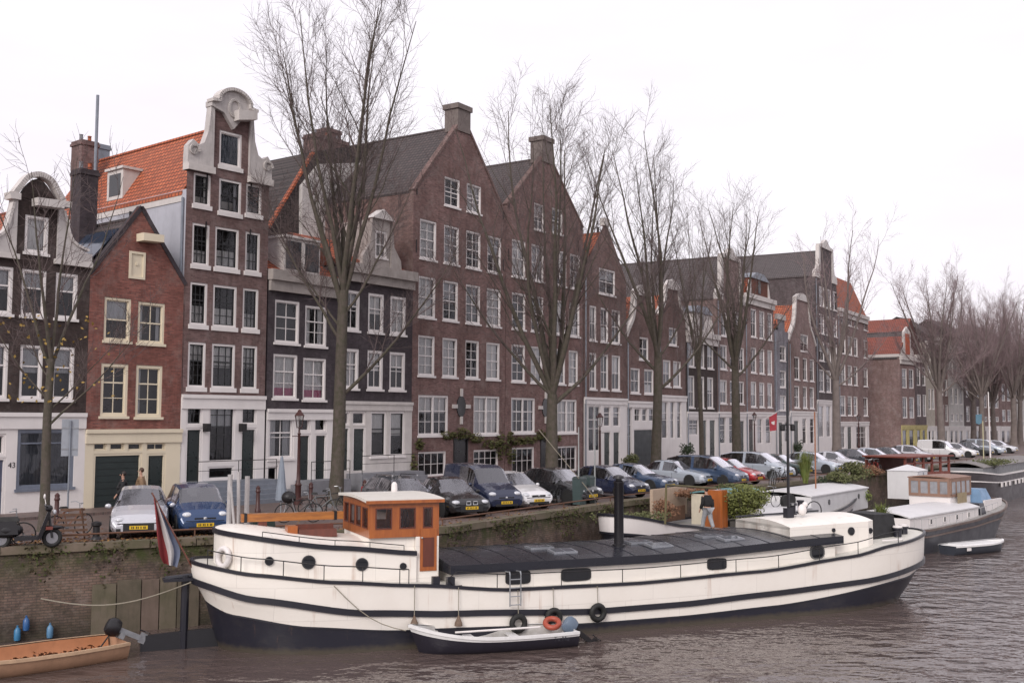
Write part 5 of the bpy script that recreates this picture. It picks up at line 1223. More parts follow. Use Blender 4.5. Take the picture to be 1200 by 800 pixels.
# sea gull like white fender bundle on the winch beside the mast
mb = MB(); mb.blob((0, 0, .2), (.16, .14, .2)); mb.blob((.1, 0, .38), (.1, .09, .1)); o = mb.obj('fender_bundle', WHITE, None, loc=on_ship(8.95, -.55, 3.05), smooth='all'); tag(o, 'white rounded fender bundle beside the mast foot', 'fender')
mb = MB(); mb.lathe([(.14, 0), (.16, .05), (.1, .08), (.1, .3), (.16, .33), (.14, .4)], 12); o = mb.obj('winch', NAVY, None, loc=on_ship(8.9, -.1, 3.05)); tag(o, 'small black winch behind the mast on the forward cabin', 'winch')
mb = MB(); mb.lathe([(.1, 0), (.1, .42), (.14, .44), (.14, .5)], 12); o = mb.obj('vent_pipe', NAVY, None, loc=on_ship(10.0, .9, 2.95)); tag(o, 'short black vent pipe on the forward cabin roof', 'vent')

# --- open boats
def open_boat(name, label, loc, rz, L, B, H, mats, motor=True, thick=.05, bow=(.45, 2, 1.5, 1.2), rise=.25, cat='boat', transom=.75, inner_z=.12, thwarts=((.35), (.62)), split=.5):
    """small open boat; +x is the bow, transom stern at x=0"""
    t = thing(name, label, cat, loc, rz); N = 24; rows_ = 7
    def S(x, f):
        tt = x; w_ = B/2*(transom+(1-transom)*min(1, tt/.3)**.7)
        if tt > 1-bow[0]: y = (1-tt)/bow[0]; w_ *= (1-(1-y)**bow[1])**(1/bow[2])
        sh = H+rise*max(0, (tt-.45)/.55)**2; kz = -.12+.0*tt
        prof = (.0, .42, .72, .86, .93, .97, 1.)[f]; zz = (0, .0, .16, .38, .6, .8, 1.)[f]
        rake = .12*L*(1-zz)*max(0, (tt-.8)/.2)
        return (tt*L-rake*.6, w_*prof, kz+(sh-kz)*zz)
    mb = MB()
    for s_ in (-1, 1):
        o = len(mb.v)
        for k in range(N+1):
            for f in range(7): x, y, z = S(k/N, f); mb.v.append((x, s_*y, z))
        for k in range(N):
            for f in range(6):
                q = (o+k*7+f, o+(k+1)*7+f, o+(k+1)*7+f+1, o+k*7+f+1); mb.f.append(q if s_ < 0 else q[::-1]); mb.m.append(1 if f < 6*split else 0)
        q = [S(0, f) for f in range(7)]
    mb.cur = 0
    a = [S(0, f) for f in range(7)]; mb.add([(p[0], -p[1], p[2]) for p in a]+[(p[0], p[1], p[2]) for p in a[::-1]], [list(range(14))])
    hl = mb.obj('hull', mats[:2], t, smooth='all')
    mb = MB(); g = .1
    def I(k, f, s_): x, y, z = S(k/N, f); return (max(x-.06*(k/N > .9), .06), s_*max(y-thick*1.6, 0.0), max(z, inner_z) if f else inner_z)
    for s_ in (-1, 1):
        o = len(mb.v)
        for k in range(N+1):
            for f in range(7): mb.v.append(I(k, f, s_))
        for k in range(N):
            for f in range(6):
                q = (o+k*7+f, o+(k+1)*7+f, o+(k+1)*7+f+1, o+k*7+f+1); mb.f.append(q[::-1] if s_ < 0 else q); mb.m.append(0)
    mb.obj('inner_hull', mats[2], t, smooth='all')
    mb = MB()
    for s_ in (-1, 1):
        pr = None
        for k in range(N+1):
            x, y, z = S(k/N, 6); a = (x+.02*(k == N), s_*(y+.02), z+.025); b_ = (I(k, 6, s_)[0], I(k, 6, s_)[1], z+.025); c_ = (a[0], a[1], z-.05)
            if pr: q = [pr[0], a, b_, pr[1]]; mb.quad(*(q if s_ < 0 else q[::-1])); q = [pr[2], c_, a, pr[0]]; mb.quad(*(q if s_ < 0 else q[::-1]))
            pr = (a, b_, c_)
    mb.obj('gunwale', mats[3], t, smooth=False)
    for f in thwarts:
        x, y, z = S(f, 5); MB().box(x-.13, x+.13, -y+.06, y-.06, z-.1, z-.06).obj('thwart', mats[3], t)
    return t, S
def outboard(name, label, loc, rz, hood, leg=None, tilt=0):
    t = thing(name, label, 'outboard motor', loc, rz)
    T = Matrix.Rotation(tilt, 4, 'Y'); X = lambda p: T @ p
    mb = MB(); mb.lathe([(.1, .12), (.17, .16), (.2, .28), (.19, .42), (.14, .5), (.04, .52)], 14); mb.v = [tuple(X(Vector((v[0]*1.25, v[1]*.8, v[2])))) for v in mb.v]; mb.obj('motor_hood', hood, t, smooth=True)
    mb = MB(); mb.box(-.07, .07, -.06, .06, -.5, .14, X); mb.box(.04, .2, -.12, .12, -.05, .1, X); mb.box(-.16, .12, -.03, .03, -.68, -.5, X); mb.obj('motor_leg', leg or STEEL, t)
    mb = MB()
    for k in range(3):
        a = k*2.094; mb.box(-.21, -.18, -.03, .03, 0, .16, lambda p, a=a: X(Vector((p.x, p.y*math.cos(a)-p.z*math.sin(a), p.y*math.sin(a)+p.z*math.cos(a)-.58))))
    mb.obj('propeller', IRON, t); mb = MB(); mb.tube([X(Vector((.15, 0, .3))), X(Vector((.75, 0, .42)))], .022, 6); mb.obj('tiller', RUBBER, t); return t
# white and navy dinghy moored alongside the barge: bow at the left
WB = M('dinghy white', (.72, .71, .71), .4, .15, 2); NB = M('dinghy navy', (.022, .02, .03), .4, .3, 3); WI = M('dinghy inside', (.5, .49, .48), .6, .3, 2, grime=(.2, .17, .14))
pa, pb = Vector((-2.85, 29.55, 0)), Vector((1.75, 31.0, 0))
an = math.atan2(pa.y-pb.y, pa.x-pb.x)
dg, S_ = open_boat('dinghy', 'white and navy open dinghy moored against the barge, stern to the right', (pb.x, pb.y, 0), an, 4.75, 1.7, .42, [WB, NB, WI, WB], rise=.32, split=.68)
text_mesh('Tu Mu', .17, NAVY, dg, Matrix.Translation((.62, .86, .31)) @ Matrix.Rotation(math.pi, 4, 'Z') @ Matrix.Rotation(math.pi/2-.12, 4, 'X'), 'boat_name')
outboard('outboard_motor', 'blue grey outboard motor tilted up at the dinghy stern', (pb.x+.18, pb.y+.05, .3), an, M('blue grey hood', (.12, .16, .22), .35), IRON, tilt=.9)
o = MB().torus((0, 0, 0), .2, .08, 'z', 18, 8).obj('life_ring', M('orange red buoy', (.36, .07, .04), .5), None, loc=(pb.x-.55, pb.y+.25, .5), smooth='all'); o.rotation_euler = (.5, 0, 0); tag(o, 'orange red life ring lying in the dinghy stern', 'life ring')
o = MB().tube([(0, 0, 0), (-2.4, -.75, -.02)], .03, 6).obj('oar', WHITE, None, loc=(pb.x-.9, pb.y+.1, .42)); tag(o, 'pale oar lying along the dinghy', 'oar')
mb = MB(); a = on_ship(-8.0, -2.42, 1.85); mb.tube([a+(Vector(pa)+Vector((0, 0, .6))-a)*k/6-Vector((0, 0, .25*math.sin(math.pi*k/6))) for k in range(7)], .014, 5); o = mb.obj('mooring_rope', ROPE, None); tag(o, 'thin rope from the barge rail down to the dinghy bow', 'rope')
# orange brown open boat at the left, outboard at its right end
OB = M('orange brown boat', (.38, .15, .06), .5, .3, 2); OBW = M('orange brown boat side', (.42, .25, .16), .5, .35, 2, streak=.4)
c1, c0 = ground(140, 748, .42), ground(-30, 771, .42)
an2 = math.atan2(c0.y-c1.y, c0.x-c1.x)
ob, S2 = open_boat('motor_boat', 'weathered orange open boat with dead leaves on its floor at the quay wall', (c1.x, c1.y, 0), an2, 5.2, 1.95, .42, [OBW, OBW, OB, M('boat rim', (.5, .34, .22), .5)], rise=.2, split=.5, thwarts=(.75,), inner_z=.02)
mb = MB()
for _ in range(420):
    x = random.uniform(.3, 4.2); y = random.gauss(0, .28); a = Vector((random.gauss(0, 1), random.gauss(0, 1), .3*random.gauss(0, 1))).normalized()*.07; b_ = a.orthogonal().normalized()*.05; p_ = Vector((x, y, .17+random.uniform(0, .05)))
    mb.quad(p_-a, p_-b_, p_+a, p_+b_)
for o_ in [mb.obj('fallen_leaves', M('dead brown leaves', (.13, .05, .02), .8, .5, 9), ob)]: o_.location = (0, 0, 0)
outboard('outboard_motor', 'black outboard motor on the orange open boat', (c1.x+.1, c1.y, .62), an2, BLACKP, STEEL, tilt=1.1)
def quay_pt(px_):
    d = ray(px_, 740); a, b_ = Vector(QUAY[1]), Vector(QUAY[2]); n = Vector((b_.y-a.y, a.x-b_.x)).normalized(); t = a.dot(n)/Vector((d.x, d.y)).dot(n); return Vector((d.x*t, d.y*t, 0))+Vector((n.x, n.y, 0))*.14
for px_, py_, cat_, c_ in ((20, 757, 'leftmost of the three blue bottle fenders', (.05, .2, .38)), (30, 748, 'tallest middle one of the three blue bottle fenders', (.03, .1, .26)), (58, 756, 'rightmost pale blue bottle fender at the wall', (.1, .22, .36))):
    g = quay_pt(px_); o = MB().lathe([(.03, .0), (.08, .03), (.09, .1), (.09, .3), (.045, .37), (.025, .39), (.03, .44)], 12).obj('bottle_fender', M('fender '+cat_[:5], c_, .35), None, loc=(g.x, g.y, (.02 if px_ != 30 else .28)), smooth=True); tag(o, cat_, 'fender', 'blue fenders hanging between quay wall and orange boat')

# --- barges behind, parallel to the quay
def barge(name, label, P0, d, L, B, sheer_pts, hullm, topm, z0m, ends=(1.2, 1.6)):
    ang = math.atan2(d[1], d[0]); t = thing(name, label, 'barge', (P0[0], P0[1], 0), ang)
    sh = interp(sheer_pts)
    rows_ = [lambda u: -.4, lambda u: 0., lambda u: sh(u)*.4, lambda u: sh(u)*.72, lambda u: sh(u)]
    mb, P_, ts_ = hull_shell(t, ((ends[0], 0), (L-ends[1], L)), B/2, sh, rows_, [0, 0, 0, 1], stern=(.22, 2, 2, 1.3), bow=(.25, 2, 1.9, 1.2), N=40)
    mb.obj('hull', [hullm, topm], t, smooth='all'); ribbon(P_, ts_, 4, -.02, .1, .05).obj('gunwale', z0m, t)
    ribbon(P_, ts_, 3, 0, .08, .04).obj('rubbing_strake', z0m, t)
    deck_mesh(P_, ts_, 4, -.06).obj('deck', M('barge deck grey', (.3, .29, .28), .7), t); return t, sh
def cabin(t, x0, x1, y0, y1, z0, z1, wallm, topm, camber=.12, ports=(), square=(), name='cabin'):
    mb = MB(); K = 6
    mb.quad((x0, y0, z0), (x1, y0, z0), (x1, y0, z1), (x0, y0, z1)); mb.quad((x1, y0, z0), (x1, y1, z0), (x1, y1, z1), (x1, y0, z1)); mb.quad((x1, y1, z0), (x0, y1, z0), (x0, y1, z1), (x1, y1, z1)); mb.quad((x0, y1, z0), (x0, y0, z0), (x0, y0, z1), (x0, y1, z1))
    c = mb.obj(name, wallm, t); mb = MB()
    for k in range(K):
        f0, f1 = -1+2*k/K, -1+2*(k+1)/K; g = lambda f: ((y0+y1)/2+f*((y1-y0)/2+.06), z1+camber*(1-f*f))
        (a, za), (b_, zb) = g(f0), g(f1); u0, u1 = x0-.06, x1+.06
        mb.add([(u0, a, za), (u1, a, za), (u1, b_, zb), (u0, b_, zb), (u0, a, za+.06), (u1, a, za+.06), (u1, b_, zb+.06), (u0, b_, zb+.06)], [(3, 2, 1, 0), (4, 5, 6, 7), (0, 1, 5, 4), (2, 3, 7, 6), (1, 2, 6, 5), (3, 0, 4, 7)])
    mb.obj('cabin_roof', topm, c)
    for u, z, r in ports: porthole(t, u, y0, z, r, r)
    for u, z, w_, h_ in square:
        mb = MB(); ring(mb, u-w_/2, u+w_/2, z-h_/2, z+h_/2, .04, y0-.03, y0+.01); f = mb.obj('window', WHITE, t); MB().box(u-w_/2+.04, u+w_/2-.04, y0-.015, y0-.005, z-h_/2+.04, z+h_/2-.04).obj('pane', M('dark pane', (.03, .03, .035), .1), f)
    return c
WTOP = M('white roof paint', (.62, .61, .62), .5, .15, .8)
dB = Vector((.58, .81)).normalized(); cB = (3.9, 42.5)
bB, shB = barge('houseboat', 'white roofed barge lying between the cream barge and the quay', cB, dB, 28, 4.2, [(0, 2.6), (3, 2.05), (6, 1.6), (20, 1.45), (28, 2.1)], NAVY, WHITE, NAVY)
cabin(bB, 17.6, 27.0, -1.75, 1.75, 1.2, 2.35, WTOP, WTOP, .2, ports=((20.3, 1.95, .14), (25.3, 1.98, .14)))
cabin(bB, 11.2, 17.5, -1.8, 1.8, 1.2, 1.8, WTOP, WTOP, .15)
cabin(bB, 8.25, 12.2, -1.1, .5, 1.3, 2.95, M('cream cabin wall', (.55, .5, .4), .6), M('teal roof', (.12, .26, .27), .5), .1)
mb = MB(); mb.box(7.55, 8.2, -1.3, -.5, 1.4, 3.2)
for k in range(3): mb.box(7.57+.21*k, 7.74+.21*k, -1.33, -1.3, 1.5, 3.15)
tag_o = mb.obj('wooden_locker', VARN, bB)
mb = MB(); mb.box(6.2, 9.6, 1.4, 1.55, 1.9, 3.2); mb.obj('screen_panel', M('beige panel', (.42, .32, .24), .8), bB)
mb = MB()
for k in range(16): mb.box(7.0+.13*k, 7.06+.13*k, 1.2, 1.24, 1.7, 2.35)
mb.obj('slat_fence', M('brown slats', (.16, .09, .06), .8), bB)
# barge D with grey hull
dD = Vector((.67, .74)).normalized(); nD = Vector((-dD.y, dD.x))
cD = Vector((19.2, 50.5))+nD*1.95-dD*2.0
GREYH = M('grey hull', (.05, .05, .06), .5, .3, 1.5)
bD, shD = barge('houseboat', 'grey hulled barge with white cabins, wooden wheelhouse and blue tarpaulin', cD, dD, 17.4, 3.9, [(0, 1.5), (3, 1.15), (9, 1.2), (13, 1.4), (17.4, 1.85)], GREYH, M('dark grey band', (.05, .05, .06), .5), M('brown strake', (.13, .09, .075), .6), ends=(1.0, 2.2))
cabin(bD, 2.0, 11.3, -1.45, 1.45, 1.0, 1.72, WHITE, WTOP, .25, square=((4.6, 1.42, .34, .3), (6.4, 1.42, .34, .3), (8.1, 1.42, .34, .3), (9.8, 1.42, .34, .3)))
c_ = cabin(bD, 9.6, 12.6, -.6, 1.6, 1.7, 3.25, WHITE, M('brown roof', (.25, .14, .1), .6), .08, name='wheelhouse')
mb = MB()
for k in range(4): mb.box(9.72+.7*k, 10.3+.7*k, -.64, -.605, 2.45, 3.1)
mb.obj('window', M('hazy pane', (.3, .3, .32), .1, .5, 2), c_)
mb = MB(); mb.box(9.6, 12.6, -.66, -.6, 3.1, 3.26)
for k in range(5): mb.box(9.6+.72*k, 9.72+.72*k, -.66, -.6, 2.4, 3.1)
mb.box(9.6, 12.6, -.66, -.6, 2.3, 2.45); mb.obj('window_frame', M('weathered wood', (.25, .15, .11), .7), c_)
mb = MB(); mb.box(9.53, 9.59, -.6, 1.6, 3.1, 3.26); mb.box(9.53, 9.59, -.6, 1.6, 2.3, 2.45)
for k in range(5): mb.box(9.53, 9.59, -.6+.52*k, -.48+.52*k, 2.45, 3.1)
mb.obj('window_frame', M('weathered wood', (.25, .15, .11), .7), c_)
mb = MB(); mb.box(9.56, 9.598, -.5, 1.5, 2.44, 3.11); mb.obj('window', M('hazy pane', (.3, .3, .32), .1, .5, 2), c_)
mb = MB()
for k in range(12): mb.box(10.2+.11*k, 10.27+.11*k, -.8, -.76, 1.95, 2.5)
mb.obj('bamboo_screen', M('bamboo', (.3, .24, .15), .8), c_)
mb = MB(); mb.tbox(13.2, 15.0, -1.1, 1.2, 1.6, 2.55, .35); mb.obj('tarpaulin', M('blue tarpaulin', (.16, .27, .42), .5, .3, 2), bD)
mb = MB(); mb.box(12.8, 15.6, -1.3, -1.2, 1.4, 2.0); mb.obj('bulwark', WHITE, bD)
mb = MB()
pts = [(1.5+.9*k, -1.85, shD(1.5+.9*k)+.5) for k in range(14)]; mb.tube(pts, .015, 5)
for p_ in pts: mb.tube([(p_[0], p_[1], p_[2]-.5), p_], .013, 5)
mb.obj('railing', M('pale railing', (.4, .4, .4), .5), bD)
mb = MB(); mb.prism([(15.6, -.3), (16.4, -.3), (16.3, 1.3), (15.9, 1.3)], -.05, .05); mb.obj('rudder', NAVY, bD)
mb = MB(); mb.tbox(11.5, 12.4, -1.5, -.6, 1.3, 1.9, .1); mb.obj('engine_box', NAVY, bD)
# white tent box behind
p_ = at_depth(1062, 66, 0); o = thing('canvas_shelter', 'white canvas box shelter on the quay beside the grey barge', 'shelter', (p_.x, p_.y, 1.6), .95)
MB().box(-1.1, 1.1, -.9, .9, 0, 1.7).obj('side', WTOP, o); MB().add if False else None
mb = MB(); mb.add([(-1.15, -.95, 1.7), (1.15, -.95, 1.7), (1.15, .95, 1.7), (-1.15, .95, 1.7), (0, 0, 2.05)], [(0, 1, 4), (1, 2, 4), (2, 3, 4), (3, 0, 4)]); mb.obj('canvas_top', WTOP, o); MB().box(.1, .2, -.93, -.9, .1, 1.6).obj('flap', LEAD, o)
# barge E: long dark barge far right
p_ = ground(1172, 590, 0); p2 = ground(1260, 566, 0); dE = Vector((p2.x-p_.x, p2.y-p_.y)).normalized(); nE = Vector((-dE.y, dE.x)); cE = Vector((p_.x, p_.y))+nE*2.3-dE*5
bE, shE = barge('barge', 'dark hulled barge with grey deck and white portholes at right edge', cE, dE, 30, 4.6, [(0, 2.6), (6, 2.2), (20, 2.2), (30, 2.6)], M('dark brown grey hull', (.06, .05, .055), .5), M('dark brown grey hull', (.06, .05, .055), .5), WHITE)
cabin(bE, 3, 24, -1.6, 1.6, 2.0, 2.75, M('grey cabin side', (.2, .2, .21), .7), M('grey brown cover', (.2, .185, .18), .8), .35)
mb = MB()
for k in range(10):
    u = 5.5+1.4*k+(.7 if k > 2 else 0); mb.box(u, u+.5, -2.36, -2.29, 1.25, 1.55)
mb.obj('porthole_row', WHITE, bE)
# small grey tender by barge D
q0, q1 = ground(1110, 647, .1), ground(1176, 641, .1)
td, _ = open_boat('rowing_boat', 'small grey blue rowing boat with pale cover beside the grey barge', (q0.x, q0.y, 0), math.atan2(q1.y-q0.y, q1.x-q0.x), (q1-q0).length*.98, 1.3, .42, [M('tender blue grey', (.045, .05, .065), .5), M('tender blue grey', (.045, .05, .065), .5), WB, WB], rise=.1)
mb = MB(); mb.box(.6, .9, -.66, -.64, .2, .34); mb.obj('name_plate', WHITE, td); MB().tbox(.5, (q1-q0).length*.8, -.5, .5, .36, .46, .1).obj('cover', WB, td)
# ------------------------------------------------------------------ cars
CARGLASS = Mglass('car glass', tint=.45, refl=3.6, rough=.1, wavy=0)
LAMPG = M('headlight glass', (.55, .56, .6), .12, .2, 3, coat=.6); REDL = M('rear light', (.35, .01, .01), .2, .2, 3)
PLATE = M('yellow number plate', (.62, .4, .02), .5, .1, 3, streak=.1); TRIMB = M('black car trim', (.015, .015, .017), .5, .2, 4); INT = M('car interior', (.02, .02, .022), .8)
RIMM = M('wheel rim', (.28, .28, .3), .35, .2, 5, metal=.6)
def paint(name, c): return M('car paint '+name, c, .28, .08, 1, metal=.25, coat=.7, streak=.06)
TYPES = {  # x fraction from the nose: (x, belt z, top z, width factor, roof width factor)
 'hatch': [(0, .42, .46, .78, .6), (.02, .56, .60, .9, .66), (.07, .66, .73, .96, .74), (.15, .72, .83, .99, .78), (.27, .84, .95, 1, .8), (.45, .88, 1.40, 1, .68), (.6, .9, 1.47, 1, .68), (.8, .93, 1.42, 1, .66), (.9, .95, 1.27, .97, .64), (.965, .92, .98, .94, .74), (.99, .6, .66, .9, .7), (1, .42, .46, .84, .6)],
 'small': [(0, .46, .50, .84, .62), (.02, .62, .67, .93, .7), (.06, .74, .82, .97, .76), (.14, .8, .9, .99, .8), (.24, .88, 1.0, 1, .82), (.39, .9, 1.42, 1, .74), (.6, .92, 1.5, 1, .74), (.85, .94, 1.48, 1, .72), (.95, .94, 1.3, .98, .7), (.98, .9, .98, .95, .74), (.995, .6, .66, .9, .7), (1, .42, .46, .86, .6)],
 'sedan': [(0, .42, .46, .8, .6), (.015, .54, .58, .9, .66), (.05, .64, .70, .96, .74), (.15, .7, .8, .99, .78), (.29, .8, .9, 1, .8), (.44, .84, 1.34, 1, .66), (.56, .86, 1.41, 1, .66), (.7, .88, 1.36, 1, .65), (.84, .9, .98, .98, .74), (.95, .88, .95, .95, .74), (.985, .62, .68, .9, .7), (1, .44, .48, .84, .6)],
 'van': [(0, .46, .5, .86, .66), (.02, .62, .68, .94, .72), (.06, .78, .86, .97, .78), (.16, .88, 1.0, .99, .82), (.24, .98, 1.1, 1, .84), (.36, 1.0, 1.68, 1, .8), (.45, 1.0, 1.8, 1, .82), (.8, 1.0, 1.83, 1, .83), (.96, 1.0, 1.8, .99, .82), (.985, .98, 1.4, .98, .84), (.995, .7, .8, .94, .8), (1, .46, .5, .88, .7)],
 'mpv': [(0, .44, .48, .8, .6), (.015, .58, .63, .92, .7), (.05, .7, .78, .97, .76), (.12, .82, .92, .99, .8), (.2, .94, 1.06, 1, .82), (.38, .98, 1.6, 1, .74), (.5, .98, 1.68, 1, .74), (.8, 1.0, 1.66, 1, .74), (.95, 1.0, 1.5, .98, .74), (.985, .95, 1.05, .95, .76), (.995, .65, .72, .9, .7), (1, .44, .48, .86, .6)],
}
DIMS = {'hatch': (3.95, 1.69, 1.0), 'small': (3.6, 1.6, 1.0), 'sedan': (4.55, 1.78, 1.0), 'van': (4.1, 1.74, 1.0), 'mpv': (4.7, 1.84, 1.0), 'estate': (4.6, 1.8, 1.0)}
TYPES['estate'] = TYPES['sedan'][:6]+[(.6, .86, 1.42, 1, .67), (.85, .9, 1.38, .99, .65), (.95, .9, 1.2, .96, .66), (.98, .85, .92, .94, .72), (.99, .62, .68, .9, .7), (1, .44, .48, .84, .6)]
def car(typ, pm, label, loc, rz, group='cars parked along the quay', scale=1, front='plain', rails=False, name='parked_car'):
    L, W, _ = DIMS[typ]; st = TYPES[typ]; t = thing(name, label, 'car', loc, rz, group); hw = W/2
    if scale != 1: t.scale = (scale,)*3
    # resample stations
    xs = []; 
    for (a, b_) in zip(st, st[1:]):
        n = max(1, int((b_[0]-a[0])/.035))
        for k in range(n): f = k/n; xs.append(tuple(a[i]+(b_[i]-a[i])*f for i in range(5)))
    xs.append(st[-1])
    icowl = min(range(len(xs)), key=lambda i: abs(xs[i][0]-st[4][0])); iws = min(range(len(xs)), key=lambda i: abs(xs[i][0]-st[5][0]))
    k_end = {'hatch': (7, 9), 'small': (7, 9), 'sedan': (7, 8), 'van': (8, 9), 'mpv': (7, 9), 'estate': (7, 9)}[typ]
    irs = min(range(len(xs)), key=lambda i: abs(xs[i][0]-st[k_end[0]][0])); ire = min(range(len(xs)), key=lambda i: abs(xs[i][0]-st[k_end[1]][0]))
    P = []
    for (fx, zb, zt, wf, rf) in xs:
        x = L/2-fx*L; w_ = hw*wf; r_ = hw*rf; z0 = .2 if .03 < fx < .97 else .26; hgt = zt-zb
        P.append([(x, 0, z0), (x, w_*.86, z0), (x, w_*.97, z0+.1), (x, w_, z0+(zb-z0)*.5), (x, w_*.985, z0+(zb-z0)*.85), (x, w_*.95, zb), (x, r_*1.03, zt-.05 if hgt > .2 else zt-.02), (x, r_*.9, zt), (x, r_*.5, zt+.02), (x, 0, zt+.028)])
    body, ws, rw = MB(), MB(), MB(); n = len(P); sws = []
    for sgn in (1, -1):
        sw = None
        Q = [[Vector((p[0], p[1]*sgn, p[2])) for p in r] for r in P]
        for i in range(n-1):
            for j in range(9):
                q = (Q[i][j], Q[i+1][j], Q[i+1][j+1], Q[i][j+1]); q = q[::-1] if sgn < 0 else q
                tgt = body
                if j == 5 and icowl+1 <= i < ire-1:
                    fx = xs[i][0]; pil = any(abs(fx-c) < .022 for c in ((st[5][0]+st[k_end[0]][0])/2, ))
                    if not (i in (icowl+1,)) and not pil and not (typ == 'van' and fx > .62): tgt = 'side'
                if j >= 6 and icowl <= i < iws: tgt = ws
                if j >= 6 and irs <= i < ire: tgt = rw
                if j == 5:
                    if tgt == 'side':
                        if sw is None: sw = MB(); sws.append(sw)
                        tgt = sw
                    else: sw = None
                tgt.quad(*q)
        for i in (0, n-1):
            ring_ = [Q[i][j] for j in range(10)]
            body.add(ring_, [list(range(10)) if (sgn < 0) == (i == 0) else list(range(9, -1, -1))])
    bd = body.obj('body', pm, t, smooth=True)
    ws.obj('windscreen', CARGLASS, t, smooth='all'); [q_.obj('side_window', CARGLASS, t) for q_ in sws]; rw.obj('rear_window', CARGLASS, t, smooth='all')
    mb = MB(); zi = st[4][1]-.12; mb.box(L/2-st[4][0]*L-.05, L/2-st[k_end[1]][0]*L+.1, 0, 0, 0, 0) if False else None
    xa, xb = L/2-st[4][0]*L-.1, L/2-st[k_end[1]][0]*L+.15
    mb.box(xb, xa, -hw*.86, hw*.86, zi-.1, zi)
    for y in (-.38, .38):
        for xx in ((xa+xb)/2+.15, (xa+xb)/2-.75): mb.tbox(xx-.12, xx+.06, y-.22, y+.22, zi, zi+.42, .03); mb.tbox(xx-.1, xx, y-.11, y+.11, zi+.44, zi+.58, .02)
    mb.obj('seats', INT, t)
    for sx in (L*.5-L*.185, -L*.5+L*.19):
        for sy in (-1, 1):
            r = .31; y = sy*(hw-.1)
            MB().lathe([(.34, -.005), (.355, 0), (.355, .006)] if True else [], 24, (sx, sy*(hw*.985) if sy > 0 else -hw*.985-.006, r+.02), 'y').obj('wheel_arch', TRIMB, t)
            w_ = MB().lathe([(r*.66, -.1), (r*.95, -.1), (r, -.06), (r, .06), (r*.95, .1), (r*.66, .1)], 22, (0, 0, 0), 'y').obj('wheel', RUBBER, t, loc=(sx, y+sy*.01, r), smooth=True)
            m2 = MB(); m2.lathe([(r*.64, -.02), (r*.66, .1*1), (r*.6, .092)], 22, (0, 0, 0), 'y')
            for k in range(5):
                a = k*1.2566; m2.box(-.028, .028, .09*1, .098, 0, r*.62, lambda p, a=a: Vector((p.x*math.cos(a)+p.z*math.sin(a), p.y, -p.x*math.sin(a)+p.z*math.cos(a))))
            if sy < 0: m2.v = [(v[0], -v[1], v[2]) for v in m2.v]; m2.f = [f[::-1] for f in m2.f]
            m2.obj('rim', RIMM, w_)
    zh = st[2][1]-.06
    for sy in (-1, 1):
        mb = MB(); mb.blob((L/2-.2, sy*hw*.66, zh), (.17, hw*.2, .095), 12, 8); mb.obj('headlight', LAMPG, t, smooth='all')
        mb = MB(); zz = .8 if typ not in ('van', 'mpv') else .95; mb.tbox(-L/2+.0, -L/2+.12, sy*hw*.82-.08, sy*hw*.82+.08, zz-.16, zz+.12, .02); mb.obj('tail_light', REDL, t)
        mb = MB(); xm = L/2-st[4][0]*L-.32; zm = st[4][1]+.09; mb.blob((xm, sy*(hw+.1), zm), (.07, .1, .075), 10, 6); mb.obj('mirror', pm if front != 'bm' else TRIMB, t, smooth='all')
    mb = MB(); mb.box(L/2-.02, L/2+.02, -.26, .26, .33, .44); mb.obj('number_plate', PLATE, t)
    mb = MB()
    for k, x_ in enumerate((-.19, -.14, -.06, -.01, .07, .15, .19)): mb.box(L/2+.021, L/2+.024, x_-.015, x_+.012, .35, .42)
    mb.obj('plate_marks', TRIMB, t)
    MB().box(L/2-.04, L/2+.008, -hw*.72, hw*.72, .505, .515).obj('bumper_seam', TRIMB, t)
    for sy in (-1, 1): MB().blob((L/2-.03, sy*hw*.6, .34), (.03, .07, .045), 8, 6).obj('fog_lamp', TRIMB, t)
    for yy in (-.25, .3): MB().tube([(L/2-st[4][0]*L+.02, yy, st[4][2]+.0), (L/2-st[4][0]*L-.28, yy+.32, st[4][2]+.19)], .008, 4).obj('wiper', TRIMB, t)
    mb = MB(); mb.box(L/2-.06, L/2+.012, -hw*.52, hw*.52, .24, .5) if front != 'plain' else mb.box(L/2-.06, L/2+.012, -hw*.6, hw*.6, .24, .33)
    mb.obj('air_intake', TRIMB, t)
    if front == 'c3':
        mb = MB(); mb.box(L/2-.03, L/2+.016, -.36, .36, .455, .47); mb.box(L/2-.02, L/2+.014, -hw*.75, -hw*.6, .24, .36); mb.box(L/2-.02, L/2+.014, hw*.6, hw*.75, .24, .36); mb.obj('grille', TRIMB, t)
    elif front == 'bm':
        mb = MB()
        for sy in (-1, 1): mb.tbox(L/2-.1, L/2+.02, sy*.14-.1, sy*.14+.1, .5, .64, .02)
        mb.obj('grille', CHROME, t)
        mb = MB()
        for sy in (-1, 1): mb.box(L/2+.0, L/2+.024, sy*.14-.07, sy*.14+.07, .52, .62)
        mb.obj('grille_slats', TRIMB, t)
    else:
        mb = MB(); mb.box(L/2-.1, L/2-.012, -hw*.4, hw*.4, .53, .6); mb.obj('grille', TRIMB, t)
        mb = MB(); mb.blob((L/2-.02, 0, .57), (.02, .06, .055), 10, 6); mb.obj('badge', CHROME, t)
    for sx, sy in [(a, b_) for a in (.12,) for b_ in (-1, 1)]:
        mb = MB(); mb.box(-.05+.0, .05, sy*(hw-.006)-.006, sy*(hw-.006)+.012, st[4][1]-.16, st[4][1]-.13); mb.obj('door_handle', pm, t)
    for xx in ((xa+xb)/2+.62, (xa+xb)/2-.42):
        for sy in (-1, 1): MB().box(xx-.006, xx+.006, sy*hw*.99-.012, sy*hw*.99+.012, .3, st[4][1]-.06).obj('door_gap', TRIMB, t)
